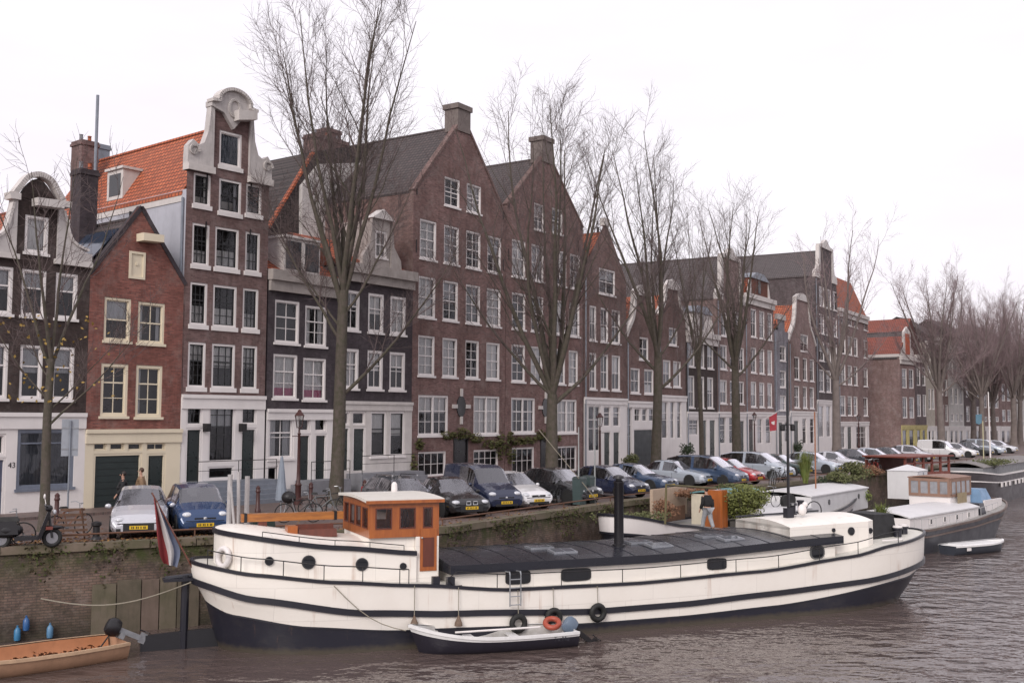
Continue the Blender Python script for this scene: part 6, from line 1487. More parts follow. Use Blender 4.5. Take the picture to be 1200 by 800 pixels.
    if rails:
        mb = MB()
        for sy in (-1, 1): mb.tube([(.3, sy*hw*.6, st[6][2]+.02), (.25, sy*hw*.6, st[6][2]+.08), (-1.3, sy*hw*.6, st[6][2]+.04), (-1.35, sy*hw*.6, st[6][2]-.03)], .018, 5)
        mb.obj('roof_rail', CHROME, t)
    return t
QS = [Vector(q) for q in QUAY]
def quay_info(p):
    """closest point on the quay edge, its inward normal and the distance"""
    best = None
    for a, b_ in zip(QS, QS[1:]):
        d = b_-a; t = max(0, min(1, (Vector(p[:2])-a).dot(d)/d.length_squared)); q = a+d*t; dist = (Vector(p[:2])-q).length
        nrm = Vector((-d.y, d.x)).normalized()
        if best is None or dist < best[2]: best = (q, nrm, dist, (Vector(p[:2])-q).dot(nrm))
    return best
def park(typ, px_, py_, head, pm, label, **kw):
    """(px_,py_): where the middle of the nose touches the street"""
    g = ground(px_, py_); q, nrm, dist, sd = quay_info(g); h = Vector(head).normalized() if head else -nrm
    if sd < .55: g = Vector((*(q+nrm*.55), ST))
    L = DIMS[typ][0]; c = Vector((g.x, g.y))-h*L/2
    return car(typ, pm, label, (c.x, c.y, ST+.005), math.atan2(h.y, h.x), **kw)
P_SIL = paint('silver', (.5, .5, .54)); P_BLU = paint('blue', (.02, .05, .13)); P_DKG = paint('dark grey', (.05, .055, .065)); P_BLK = paint('black', (.012, .012, .014)); P_NAV = paint('navy', (.018, .024, .055))
P_WHT = paint('white', (.68, .67, .68)); P_SLB = paint('slate blue', (.04, .065, .12)); P_RED = paint('red', (.32, .015, .02)); P_LSL = paint('light silver blue', (.38, .42, .48)); P_GRN = paint('dark green', (.02, .04, .04))
park('hatch', 162, 633, (.3, -.95), P_SIL, 'silver hatchback facing the canal between the bare tree and blue car', front='c3', scale=1.02)
park('small', 243, 631, (.42, -.9), P_BLU, 'bright blue small hatchback in front of the tall gabled house', scale=1.02)
park('estate', 500, 606, (.5, -.86), P_DKG, 'dark grey estate with roof rails half hidden behind the wheelhouse', rails=True)
park('sedan', 553, 607, (.45, -.9), P_BLK, 'black saloon with twin chrome grilles between grey estate and navy van', front='bm')
park('van', 594, 600, (.52, -.85), P_NAV, 'navy high roofed passenger van beside the white hatchback')
park('hatch', 632, 597, (.58, -.81), P_WHT, 'white hatchback right of the navy van')
park('hatch', 706, 592, (.72, -.7), P_BLK, 'black hatchback nearest right of the green bins', scale=1.04)
park('hatch', 752, 584, (.72, -.7), P_NAV, 'dark blue hatchback behind the stovepipe, second right of the bins')
park('sedan', 788, 577, None, P_SLB, 'slate blue saloon partly behind the beige screen')
park('sedan', 832, 570, None, P_LSL, 'silver blue saloon beside the tall dark blue people carrier')
park('mpv', 872, 570, None, P_SLB, 'tall dark blue people carrier parked by the red car')
park('hatch', 895, 568, None, P_RED, 'bright red hatchback tucked beside the dark blue people carrier')
park('mpv', 927, 562, None, P_LSL, 'silver blue people carrier right of the red hatchback')
park('sedan', 950, 558, None, P_GRN, 'dark green saloon next to the silver people carrier')
rest = [(985, 555, 'hatch', P_LSL, 'pale blue hatchback behind the tall green bamboo'), (1012, 552, 'sedan', P_SIL, 'silver saloon left of the dark hatchback row'), (1034, 549, 'hatch', P_DKG, 'dark grey hatchback in front of the side street corner'), (1054, 547, 'hatch', P_LSL, 'pale hatchback just left of the red timber cabin'), (1075, 544, 'sedan', P_DKG, 'dark saloon behind the red timber cabin'), (1095, 541, 'hatch', P_SIL, 'silver hatchback at right end of the red timber cabin'),
        (1128, 538, 'van', P_WHT, 'white delivery van far along the quay'), (1146, 536, 'hatch', P_WHT, 'white hatchback right of the white delivery van'), (1164, 534, 'sedan', P_DKG, 'grey saloon behind the white flagpole'), (1178, 533, 'mpv', P_LSL, 'pale silver people carrier near the right edge'), (1192, 531, 'hatch', P_SIL, 'silver hatchback cut by the right edge')]
for x, y, ty, pm, lb in rest: park(ty, x, y, None, pm, lb)
# ------------------------------------------------------------------ bare trees
BARK = M('grey green bark', (.09, .07, .06), .95, .7, 5, bmp=1., grime=(.04, .045, .022), streak=.7); TWIG = M('purple brown twigs', (.11, .08, .078), .9, .3, 2)
BARK_HAZE = M('haze lightened far bark', (.17, .14, .13), .95, .4, 2); TWIG_HAZE = M('haze lightened far twigs', (.23, .165, .17), .9, .2, 2)  # paler bark and twigs for distant trees, haze painted into the colour
def bare_tree(name, label, loc, H=20., r0=.28, fork=.36, spread=.36, limbs=7, seed=1, low=(), dens=1., group='bare elms along the canal', leader=True, far=False, twin=0):
    rnd = random.Random(seed); t = thing(name, label, 'tree', loc, 0, group); tr, cr = MB(), MB()
    UP = Vector((0, 0, 1)); nt_ = [0]
    def path(p, d, L, n, wob, up):
        pts = [Vector(p)]; d = Vector(d).normalized(); dirs = [d.copy()]
        for k in range(n):
            d = (d+Vector((rnd.gauss(0, wob), rnd.gauss(0, wob), rnd.gauss(0, wob)*.5))+UP*up).normalized(); pts.append(pts[-1]+d*L/n); dirs.append(d.copy())
        return pts, dirs
    def child_dir(d, ang):
        a = d.orthogonal().normalized(); b_ = d.cross(a); f = rnd.uniform(0, 6.283); s = a*math.cos(f)+b_*math.sin(f); return (d*math.cos(ang)+s*math.sin(ang)).normalized()
    def grow(p, d, r, L, lv):
        if lv == 1:
            pts, ds = path(p, d, L, 9, .05, .06); n = len(pts); rs = [r*(1-.88*(k/(n-1))**.85) for k in range(n)]; tr.tube(pts, rs, 7, cap=False); m = int(12*dens); tmin = .16
        elif lv == 2:
            pts, ds = path(p, d, L, 6, .09, .09); n = len(pts); rs = [max(r*(1-.8*k/(n-1)), .007) for k in range(n)]; (tr if L > 3.4 else cr).tube(pts, rs, 5, cap=False); m = int(8*dens); tmin = .12
        elif lv == 3:
            pts, ds = path(p, d, L, 4, .12, .07); n = len(pts); rs = [max(r*(1-.65*k/(n-1)), .006) for k in range(n)]; cr.tube(pts, rs, 4 if not far else 3, cap=False); m = int(6*dens); tmin = .1
        else:
            pts, ds = path(p, d, L, 2, .16, .04); cr.tube(pts, [r, r*.8, r*.45], 3, cap=False); nt_[0] += 1; return
        for k in range(m):
            u = tmin+(1-tmin)*(k+rnd.random()*.8)/m; i = min(int(u*(n-1)), n-2); q = pts[i].lerp(pts[i+1], u*(n-1)-i)
            ang = rnd.uniform(.4, .95) if lv < 3 else rnd.uniform(.4, 1.0)
            nd_ = child_dir(ds[i+1], ang)
            if lv == 1: nd_ = (nd_+UP*.35).normalized(); grow(q, nd_, rs[i]*rnd.uniform(.22, .34)+.006, L*rnd.uniform(.22, .4)*(1-u*.35), 2)
            elif lv == 2: grow(q, nd_, max(rs[i]*.5, .008), max(L*rnd.uniform(.28, .5)*(1-u*.3), .5), 3)
            else: grow(q, nd_, max(rs[i]*.7, .0055)*(1.25 if far else 1), rnd.uniform(.3, .75), 4)
        if lv == 3: grow(pts[-1], ds[-1], .006, .5, 4)
    hf = H*fork
    stems = [(Vector((0, 0, 0)), Vector((rnd.uniform(-.03, .03), 0, 1)))]
    pts, ds = path((0, 0, 0), (rnd.uniform(-.03, .03), rnd.uniform(-.03, .03), 1), hf, 6, .012, .03); n = len(pts)
    rs = [r0*(1.35 if k == 0 else 1-.3*k/(n-1)) for k in range(n)]
    base = [pts[0]-Vector((0, 0, .25)), pts[0]+Vector((0, 0, .35))]+pts[1:]
    tr.tube(base, [r0*1.5, r0*1.12]+rs[1:], 12, cap=False)
    top = pts[-1]
    for k in range(limbs):
        az = 6.283*(k+rnd.uniform(-.25, .25))/limbs; tilt = rnd.uniform(.5, 1)*spread
        if k == 0 and leader: tilt = .05
        st = pts[-1].lerp(pts[-2], rnd.uniform(0, .9)*(k % 3)/2)
        grow(st, (math.cos(az)*math.sin(tilt), math.sin(az)*math.sin(tilt), math.cos(tilt)), r0*rnd.uniform(.36, .5), (H-hf)*rnd.uniform(.78, 1.0)*(1.05 if k == 0 else 1), 1)
    for (zf, az, ang, L, rr) in low:
        i = min(int(zf/hf*(n-1)), n-2); q = pts[i].lerp(pts[i+1], zf/hf*(n-1)-i)
        grow(q, (math.cos(az)*math.sin(ang), math.sin(az)*math.sin(ang), math.cos(ang)), rr, L, 1)
    tr.obj('trunk', BARK_HAZE if far else BARK, t, smooth='all'); cr.obj('crown', TWIG_HAZE if far else TWIG, t)
    return t
def tree_at(px_, Y, **kw):
    p = at_depth(px_, Y, ST); return bare_tree(loc=p, **kw)
t1 = tree_at(56, 35.4, name='young_tree', label='slender young tree with a few yellow leaves beside the scooter', H=13.5, r0=.17, fork=.42, spread=.55, limbs=4, seed=11, low=((3.4, .1, .75, 5.0, .045), (4.3, 3.3, .8, 4.2, .04), (3.9, .5, .9, 3.6, .035), (5.0, 2.6, .9, 3.2, .03)), dens=.62)
mb = MB(); rr = random.Random(4)
for _ in range(110):
    a = rr.uniform(0, 6.28); r = abs(rr.gauss(1.2, .9)); c = Vector((r*math.cos(a), r*math.sin(a), rr.uniform(4.2, 7.2))); d = Vector((rr.gauss(0, 1), rr.gauss(0, 1), rr.gauss(0, 1))).normalized()*.065; e_ = d.orthogonal().normalized()*.045
    mb.quad(c-d, c-e_, c+d, c+e_)
mb.obj('leaves', M('yellow leaves', (.3, .19, .04), .7, .4, 9), t1)
tree_at(395, 46.5, name='elm_tree', label='tall bare elm with many upright limbs behind the wheelhouse', H=23.2, r0=.31, fork=.4, spread=.36, limbs=9, seed=5, low=((4.6, .15, .85, 8.5, .09), (7.0, 3.2, .62, 7.5, .08), (8.2, .0, .7, 6.5, .07), (7.6, 2.8, .8, 7.0, .06)), dens=1.0)
tree_at(647, 54.5, name='elm_tree', label='bare forked elm in front of the right warehouse', H=20.8, r0=.36, fork=.24, spread=.4, limbs=8, seed=9, low=((4.4, .3, .95, 9.5, .12), (4.9, 3.1, .9, 9.0, .1), (5.2, .1, .3, 13, .16)), dens=1.0)
tree_at(768, 66.5, name='elm_tree', label='bare elm in front of the dark garage door house', H=22.0, r0=.34, fork=.36, spread=.42, limbs=7, seed=14, low=((5.5, .2, .9, 8.5, .11), (6.6, 3.0, .8, 8.0, .1), (7.5, .4, .7, 7.0, .08)), dens=.95)
tree_at(863, 86, name='elm_tree', label='bare elm in front of the slim neck gable house', H=23.0, r0=.4, fork=.35, spread=.4, limbs=7, seed=21, low=((7, .2, .9, 8.5, .11), (7.6, 3.0, .8, 8.0, .1)), dens=.9)
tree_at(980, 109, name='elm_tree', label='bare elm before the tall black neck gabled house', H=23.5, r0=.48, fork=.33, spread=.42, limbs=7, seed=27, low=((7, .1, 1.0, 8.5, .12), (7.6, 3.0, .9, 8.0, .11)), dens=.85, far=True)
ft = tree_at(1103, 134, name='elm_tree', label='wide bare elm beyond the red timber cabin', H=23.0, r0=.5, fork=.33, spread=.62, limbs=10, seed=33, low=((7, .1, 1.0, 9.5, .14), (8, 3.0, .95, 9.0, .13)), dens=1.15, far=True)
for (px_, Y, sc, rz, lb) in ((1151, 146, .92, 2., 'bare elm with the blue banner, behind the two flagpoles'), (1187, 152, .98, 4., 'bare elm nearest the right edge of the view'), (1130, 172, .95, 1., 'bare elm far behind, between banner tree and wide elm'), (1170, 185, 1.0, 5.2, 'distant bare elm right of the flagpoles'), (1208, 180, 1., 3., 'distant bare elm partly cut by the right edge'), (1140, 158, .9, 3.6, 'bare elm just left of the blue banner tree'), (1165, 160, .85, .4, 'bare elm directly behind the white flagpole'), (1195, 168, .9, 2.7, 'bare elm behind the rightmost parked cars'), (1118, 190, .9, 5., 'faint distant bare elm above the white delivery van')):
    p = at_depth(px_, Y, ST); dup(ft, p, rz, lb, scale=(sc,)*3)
ft2 = tree_at(822, 79, name='elm_tree', label='slender bare elm half hidden between two larger elms', H=20.0, r0=.2, fork=.4, spread=.36, limbs=6, seed=41, dens=.8)
# ------------------------------------------------------------------ street furniture, plants, bicycles
REDBR = M('dark red brown paint', (.06, .02, .018), .5, .2, 4)
LANT = Mglass('lantern glass', tint=.85, refl=1.2, wavy=0)
def lamp_post(px_, Y, label, H=4.1):
    p = at_depth(px_, Y, ST); t = thing('street_lamp', label, 'street lamp', p, .6, 'old lantern street lamps')
    MB().lathe([(.2, 0), (.2, .25), (.13, .3), (.13, .8), (.16, .85), (.09, .95), (.07, 1.4), (.055, H-1.1), (.08, H-1.05), (.045, H-1.0), (.04, H-.78)], 12).obj('post', REDBR, t, smooth=True)
    MB().tube([(-.32, 0, H-1.15), (.32, 0, H-1.15)], .018, 6).obj('ladder_bar', REDBR, t)
    MB().lathe([(.12, H-.78), (.2, H-.28)], 6).obj('lantern', LANT, t)
    mb = MB()
    for k in range(6):
        a = k*math.pi/3; mb.tube([(.12*math.cos(a), .12*math.sin(a), H-.78), (.2*math.cos(a), .2*math.sin(a), H-.28)], .012, 4)
    mb.lathe([(.24, H-.28), (.22, H-.24), (.1, H-.1), (.08, H-.04), (.03, H)], 6); mb.lathe([(.14, H-.8), (.13, H-.77)], 6); mb.obj('lantern_frame', REDBR, t)
lamp_post(351, 46.5, 'dark red lantern lamp post in front of the low dark brick house'); lamp_post(703, 62, 'lantern lamp post before the pilastered brown gabled house'); lamp_post(884, 98, 'lantern lamp post before the orange sided dormer house', 4.4); lamp_post(1006, 118, 'lantern lamp post by the brown corner house', 4.4)
def bollard(px_, py_, label, H=1.05):
    g = ground(px_, py_); t = tag(MB().lathe([(.12, 0), (.12, .12), (.09, .16), (.075, H-.28), (.1, H-.25), (.1, H-.2), (.08, H-.17), (.09, H-.08), (.02, H)], 12).obj('bollard', REDBR, None, loc=g, smooth=True), label, 'bollard', 'dark red street bollards')
BRK = 0
for q in ((302, 600, 'bollard before the tall neck gabled house, behind the barge posts'), (364, 594, 'bollard right of the dark red lamp post'), (427, 590, 'bollard left of the dark grey estate car'), (66, 612, 'bollard close beside the young tree')): bollard(*q)
# traffic sign seen from behind
g = ground(79, 604); t = thing('traffic_sign', 'tall grey board seen from behind on a thin post at the white shopfront', 'sign', g, .45)
MB().tube([(0, 0, 0), (0, 0, 3.6)], .035, 8).obj('post', LEAD, t); MB().box(-.3, .3, .04, .1, 2.25, 3.65).obj('board', M('back of board', (.3, .32, .36), .5, .2, 3), t)
for zz in (2.5, 3.3): MB().box(-.3, .3, .02, .04, zz, zz+.05).obj('bracket', STEEL, t)
# scooter
def wheel(mb, c, R_, r, n=22): mb.torus(c, R_, r, 'y', n, 6)
def scooter(loc, rz, label):
    t = thing('scooter', label, 'scooter', loc, rz)
    for x in (-.62, .62):
        w_ = MB().torus((0, 0, 0), .2, .055, 'y', 20, 8).obj('wheel', RUBBER, t, loc=(x, 0, .255), smooth='all'); MB().lathe([(.15, -.03), (.16, 0), (.15, .03)], 16, (0, 0, 0), 'y').obj('rim', RIMM, w_)
    mb = MB(); mb.tbox(-.85, -.2, -.16, .16, .38, .72, .06, .02); mb.box(-.3, .3, -.17, .17, .22, .32); mb.add([(.25, -.2, .25), (.25, .2, .25), (.5, .2, .95), (.5, -.2, .95), (.36, -.2, .25), (.36, .2, .25), (.58, .14, .95), (.58, -.14, .95)], [(0, 3, 2, 1), (4, 5, 6, 7), (0, 4, 7, 3), (1, 2, 6, 5), (3, 7, 6, 2), (0, 1, 5, 4)]); mb.blob((.62, 0, .52), (.3, .1, .06)); mb.obj('bodywork', BLACKP, t, smooth=True)
    MB().tbox(-.85, -.18, -.15, .15, .72, .82, .05).obj('seat', RUBBER, t)
    mb = MB(); mb.tube([(.62, -.06, .26), (.52, -.04, .95), (.46, 0, 1.05)], .03, 6); mb.tube([(.42, -.32, 1.1), (.48, 0, 1.06), (.42, .32, 1.1)], .02, 6); mb.blob((.52, 0, 1.02), (.1, .12, .09)); mb.obj('handlebar', BLACKP, t)
    mb = MB(); mb.tube([(.44, .28, 1.1), (.4, .4, 1.28)], .008, 4); mb.blob((.4, .42, 1.3), (.03, .1, .07)); mb.obj('mirror', WHITE, t)
    MB().blob((.66, 0, .92), (.05, .08, .07)).obj('headlight', LAMPG, t); MB().box(.46, .63, -.2, -.14, .48, .56).obj('badge_panel', M('scooter orange red', (.16, .04, .03), .4), t)
    mb = MB(); mb.tbox(-1.1, -.8, -.17, .17, .75, 1.05, .03); mb.obj('top_box', RUBBER, t)
    mb = MB(); mb.blob((-.5, 0, .48), (.42, .17, .2), 12, 8); mb.obj('engine_cover', BLACKP, t, smooth='all'); t.scale = (1.08, 1.1, 1.1)
g = ground(30, 643); SCT = scooter((g.x-.05, g.y+.15, ST), .4, 'black scooter parked on the quay left of the young tree')
BIKEC = {}
def bicycle(name_lb, loc, rz, col, lean=.08, scale=1):
    t = thing('bicycle', name_lb, 'bicycle', loc, rz, 'parked bicycles'); t.rotation_euler = (lean, 0, rz); t.scale = (scale,)*3
    for x in (-.52, .52):
        mb = MB(); mb.torus((0, 0, 0), .33, .02, 'y', 24, 6); w_ = mb.obj('wheel', RUBBER, t, loc=(x, 0, .35), smooth='all')
        mb = MB(); 
        for k in range(9): a = k*math.pi/9; mb.tube([(-.31*math.cos(a), 0, -.31*math.sin(a)), (.31*math.cos(a), 0, .31*math.sin(a))], .0035, 3)
        mb.obj('spokes', STEEL, w_)
    mb = MB(); A = (-.52, 0, .35); B_ = (-.08, 0, .32); C_ = (-.22, 0, .78); D_ = (.34, 0, .82); E_ = (.52, 0, .35); F_ = (.36, 0, .7)
    for a, b_ in ((A, B_), (A, C_), (B_, C_), (B_, F_), (C_, D_), (D_, E_), (F_, D_)): mb.tube([a, b_], .017, 5)
    mb.obj('frame', col, t)
    MB().tbox(-.38, -.12, -.07, .07, .88, .95, .03).obj('saddle', RUBBER, t); MB().tube([C_, (-.25, 0, .9)], .014, 5).obj('seat_post', STEEL, t)
    mb = MB(); mb.tube([D_, (.32, 0, 1.02)], .014, 5); mb.tube([(.18, -.28, 1.04), (.3, -.2, 1.06), (.32, 0, 1.02), (.3, .2, 1.06), (.18, .28, 1.04)], .014, 5); mb.obj('handlebar', STEEL, t)
    mb = MB(); mb.lathe([(.09, -.015), (.09, .015)], 12, (-.08, 0, .32), 'y'); mb.tube([(-.08, -.1, .3), (-.08, .1, .3)], .01, 4); mb.obj('crank', STEEL, t)
    return t
BK = M('bike black', (.015, .015, .016), .4); BR_ = M('bike dull red', (.3, .04, .03), .5); BG = M('bike grey', (.15, .16, .17), .5); BGR = M('bike green', (.03, .1, .06), .5)
def bike_at(px_, py_, rz, col, lb, lean=.08): g = ground(px_, py_); return bicycle(lb, (g.x, g.y, ST), rz, col, lean)
bike_at(376, 606, .2, BG, 'grey bicycle nearest behind the barge cabin beam'); bike_at(388, 602, .5, BK, 'black bicycle beside the grey one left of the wheelhouse'); bike_at(350, 612, .3, BK, 'black bicycle seen through under the orange beam')
bike_at(4, 640, .3, BK, 'black bicycle at the left edge behind the scooter')
bike_at(80, 628, 1.0, M('bike rust', (.2, .08, .04), .7), 'rusty bicycle leaning at the slatted rack')
for k, (x, y) in enumerate(((655, 591), (661, 590), (667, 589), (672, 590))): bike_at(x, y, .9+.2*k, (BK, BG, BK, BG)[k], ['black bicycle right beside the white hatchback', 'grey bicycle second from the white hatchback', 'black bicycle third from the white hatchback', 'grey bicycle against the left green bin'][k])
for k, (x, y) in enumerate(((915, 566), (905, 569), (1018, 556), (1026, 555))): bike_at(x, y, .8+.3*k, (BK, BG, BR_, BR_)[k], ['black bicycle on the quay before the silver people carrier', 'grey bicycle right of the red hatchback', 'red bicycle left of the pair near the shrubs', 'red bicycle right of the pair near the shrubs'][k])
# slatted rack beside the young tree
g = ground(80, 634); t = thing('slatted_rack', 'leaning brown wooden slatted rack between young tree and silver hatchback', 'rack', g, .35)
mb = MB()
for k in range(6): z = .12+.16*k; mb.box(-.55+.06*k, .55-.02*k, .2-.05*k, .24-.05*k, z, z+.07)
mb.obj('slats', M('weathered brown wood', (.13, .07, .045), .8, .4, 6), t)
for x in (-.4, .45): MB().tube([(x, .35, 0), (x-.1*(x > 0), -.1, 1.0)], .025, 5).obj('leg', M('weathered brown wood', (.13, .07, .045), .8, .4, 6), t)
# short mooring posts, kerb stubs
for x, y, lb in ((14, 652, 'stubby dark iron mooring post below the scooter'), (127, 648, 'stubby iron mooring post left below the silver hatchback')):
    g = ground(x, y); q = quay_info(g); g = Vector((*(q[0]+q[1]*.3), ST+.12)); tag(MB().lathe([(.16, 0), (.14, .06), (.1, .1), (.1, .38), (.15, .42), (.15, .5), (.05, .54)], 12).obj('mooring_post', IRON, None, loc=g, smooth=True), lb, 'mooring post', 'iron mooring posts on the quay')
# low steel guard rail in front of the cars
t = thing('guard_rail', 'low rusty guard rail along the quay edge in front of the parked cars', 'rail', (0, 0, ST))
RUST = M('rusty rail', (.13, .06, .035), .8, .4, 6)
O2 = offset_line(QUAY, .22); pts = []
for a, b_ in zip(O2[2:8], O2[3:9]):
    n = max(1, int((Vector(b_)-Vector(a)).length/2))
    for k in range(n): q = Vector(a).lerp(Vector(b_), k/n); pts.append((q.x, q.y, .3))
MB().tube(pts, .03, 6).obj('rail', RUST, t)
for p_ in pts[::2]: MB().tube([(p_[0], p_[1], .1), p_], .025, 5).obj('post', RUST, t)
# green grey bins and the poles beside them
for k, (x, y, lb) in enumerate(((679, 592, 'left of two dark green grey bins beside the poles'), (690, 590, 'right of two dark green grey bins beside the poles'))):
    g = ground(x, y); t = thing('container_bin', lb, 'bin', g, .9, 'pair of street bins'); MB().tbox(-.22, .22, -.2, .2, .05, 1.15, -.02).obj('body', M('bin green grey', (.05, .075, .075), .5), t); MB().tbox(-.26, .26, -.24, .24, 1.15, 1.25, .06).obj('lid', M('bin lid', (.035, .05, .05), .5), t)
for x, y, H_, lb in ((678, 592, 3.4, 'thin pale mooring pole left of the bins pair'), (697, 590, 4.3, 'taller thin pale pole right of the bins pair')):
    g = ground(x, y); tag(MB().tube([(0, 0, 0), (0, 0, H_*.5), (0, 0, H_)], [.04, .035, .025], 7).obj('pole', M('pale pole', (.3, .31, .31), .5), None, loc=g), lb, 'pole')
g = ground(700, 592); tag(MB().tube([(0, 0, .2), (-2.6, -1.0, 3.3)], .018, 5).obj('leaning_cable', ROPE, None, loc=g), 'pale slanting cable stretched down beside the poles', 'cable')
# closed parasol and barbecue left of the lamp post
g = ground(329, 604); t = thing('parasol', 'closed grey blue parasol standing before the low dark house', 'parasol', g); MB().tube([(0, 0, 0), (0, 0, 2.3)], .03, 6).obj('pole', STEEL, t); MB().lathe([(.22, .6), (.2, .9), (.12, 1.7), (.05, 2.25)], 9).obj('canopy', M('parasol cloth', (.22, .25, .3), .8), t)
g = ground(338, 606); t = thing('barbecue', 'round black kettle barbecue at the foot of the closed parasol', 'barbecue', g); MB().blob((0, 0, .75), (.28, .28, .24), 14, 8).obj('kettle', IRON, t, smooth='all')
for k in range(3): MB().tube([(.1*math.cos(k*2.1), .1*math.sin(k*2.1), .6), (.32*math.cos(k*2.1), .32*math.sin(k*2.1), 0)], .015, 5).obj('leg', STEEL, t)
# shrubs
def shrub(label, loc, r, n, col, size=.07, stems=True, name='shrub', pot=None, group=None):
    t = thing(name, label, 'shrub', loc); 
    if group: t['group'] = group
    mb = MB(); rr = random
    for k in range(14):
        c = Vector((rr.gauss(0, .38)*r[0], rr.gauss(0, .38)*r[1], r[2]*rr.uniform(.5, 1.35))); leaves(mb, c, (r[0]*.55, r[1]*.55, r[2]*.45), n//14, size)
    mb.obj('leaves', col, t)
    if stems:
        mb = MB()
        for k in range(9): mb.tube([(0, 0, 0), (rr.gauss(0, .4)*r[0], rr.gauss(0, .4)*r[1], r[2]*rr.uniform(.8, 1.5))], .012, 4)
        mb.obj('stems', BARK, t)
    if pot: MB().box(-r[0]*.6, r[0]*.6, -r[1]*.6, r[1]*.6, -.4, .05).obj('planter', pot, t)
    return t
bB_m = bB.matrix_basis
def on_B(u, v, z): return bB_m @ Vector((u, v, z))
YG = M('yellow green leaves', (.14, .15, .035), .7, .5, 5, grime=(.06, .08, .02)); DG = M('dark green leaves', (.03, .05, .02), .8, .4, 6); DRY = M('dry brown leaves', (.2, .1, .055), .85, .4, 8)
shrub('large round yellow green bush on the barge beside the orange locker', on_B(9.1, -1.7, 1.75), (1.25, 1.0, 1.0), 4200, YG, .07, pot=M('dark planter', (.05, .045, .04), .8))
shrub('dry curly brown plant standing against the beige screen', on_B(6.0, .6, 1.9), (.6, .4, .6), 650, DRY, .06)
shrub('low dark hedge along the stern of the white roofed barge', on_B(3.2, .8, 1.8), (1.5, .5, .4), 900, OLV, .07)
shrub('dark shrub at far end of the white barge roof', on_B(27.6, 0, 1.6), (1.0, .9, .8), 1300, DG, .09); shrub('small bright green shrub in front of the dark shrub', on_B(26.9, -1.6, 1.5), (.4, .4, .5), 500, GRN, .07)
def g3(x, y): g = ground(x, y); return (g.x, g.y, ST)
grass_tuft('bamboo', 'tall bright green bamboo clump on the quay by the orange pole', g3(944, 566), 520, 2.0, .75, GRN, pot=False)
tag(MB().tube([(0, 0, 0), (0, 0, 4.2)], .04, 6).obj('pole', M('rust orange pole', (.3, .12, .06), .6), None, loc=g3(956, 572)), 'thin rust orange pole beside the bamboo clump', 'pole')
for x, y, r, col, lb in ((1003, 562, (.9, .8, .7), OLV, 'olive shrub on the quay right of the orange pole'), (985, 566, (.8, .7, .4), OLV, 'low olive shrub just left of the olive quay shrub'), (1020, 560, (.8, .7, .5), DRY, 'reddish brown shrub near the red bicycles'), (855, 583, (.9, .6, .4), OLV, 'low olive shrub behind the teal cabin roof'), (822, 586, (.9, .6, .35), DRY, 'low brown shrub on the quay behind the beige screen'), (1165, 549, (1.6, 1.2, .5), OLV, 'olive shrub at the base of the white flagpole')):
    shrub(lb, g3(x, y), r, 900, col, .09)
for x, Y, r, col, lb in ((805, 84, (.6, .5, 1.0), DG, 'climbing potted plant beside the black brick house door'), (742, 73.5, (.7, .4, .7), OLV, 'bushy potted plant left of the dark garage door'), (935, 113, (.6, .5, .8), DG, 'potted shrub before the pinkish bell gabled house')):
    p = at_depth(x, Y, ST+.2); shrub(lb, p, r, 500, col, .09)
# bicycle and tubs on the white barge roof, hand rail of the barge
bicycle('dark bicycle standing on the white barge roof', on_B(13.0, -.2, 1.95), .6, BK); bicycle('second dark bicycle on the white roof, right of the first', on_B(14.6, -.6, 1.95), .5, BK)
for k, (u, lb) in enumerate(((15.9, 'left one of two black wheels standing on the white roof'), (16.7, 'right one of two black wheels standing on the white roof'))):
    o = MB().lathe([(.1, -.09), (.3, -.1), (.33, 0), (.3, .1), (.1, .09)], 18, (0, 0, 0), 'y').obj('spare_wheel', RUBBER, None, loc=on_B(u, -1.0, 2.22), smooth=True); o.rotation_euler = (0, 0, .7); tag(o, lb, 'wheel', 'spare wheels on the barge roof')
mb = MB(); a, b_, c_ = on_B(1.6, -1.6, 2.2), on_B(1.7, -1.6, 3.75), on_B(6.6, -1.5, 3.35); mb.tube([a, b_-Vector((0, 0, .25)), b_, c_], .045, 7); o = mb.obj('bent_rail', M('mossy brown pole', (.13, .11, .05), .8), None); tag(o, 'bent olive brown pole rising and running level behind the stovepipe', 'pole')
# flag on house, red timber cabin, flagpoles, banner
p = h13.root.matrix_basis @ Vector((h13.W*.5, -.1, 3.6)); t = thing('house_flag', 'red flag with a small white mark hanging from a slanted pole on a house front', 'flag', p, h13.seg.ang)
MB().tube([(0, 0, 0), (.3, -1.8, 1.1)], .03, 6).obj('flagpole', WHITE, t)
mb = MB(); mb.quad((.1, -.7, .35), (.25, -1.45, .8), (.3, -1.35, -.9), (.15, -.75, -1.0)); mb.obj('flag_cloth', M('house flag red', (.42, .05, .07), .8), t)
mb = MB(); mb.quad((.16, -.92, -.1), (.22, -1.22, 0), (.24, -1.2, -.35), (.18, -.9, -.4)); mb.obj('flag_mark', WHITE, t)
RT = M('red timber', (.19, .05, .035), .6, .3, 4)
p = ground(1062, 556); p2 = ground(1113, 553); d_ = Vector((p2.x-p.x, p2.y-p.y)); L_ = d_.length; t = thing('timber_cabin', 'red timber framed cabin with open bays and pale contents on the far barge', 'cabin', (p.x, p.y, 1.6), math.atan2(d_.y, d_.x))
for k in range(6): MB().box(L_*k/5-.09, L_*k/5+.09, 0, .12, 0, 2.15).obj('post', RT, t)
MB().box(-.3, L_+.3, -.2, 3.2, 2.15, 2.25).obj('roof', RT, t); MB().box(0, L_, .0, .08, 1.7, 1.8).obj('rail', RT, t); MB().box(0, L_, -.05, .1, 0, 1.1).obj('lower_panel', RT, t); MB().box(-.1, L_+.1, 3.0, 3.1, 0, 2.15).obj('back_wall', M('dark red boards', (.12, .03, .02), .7), t)
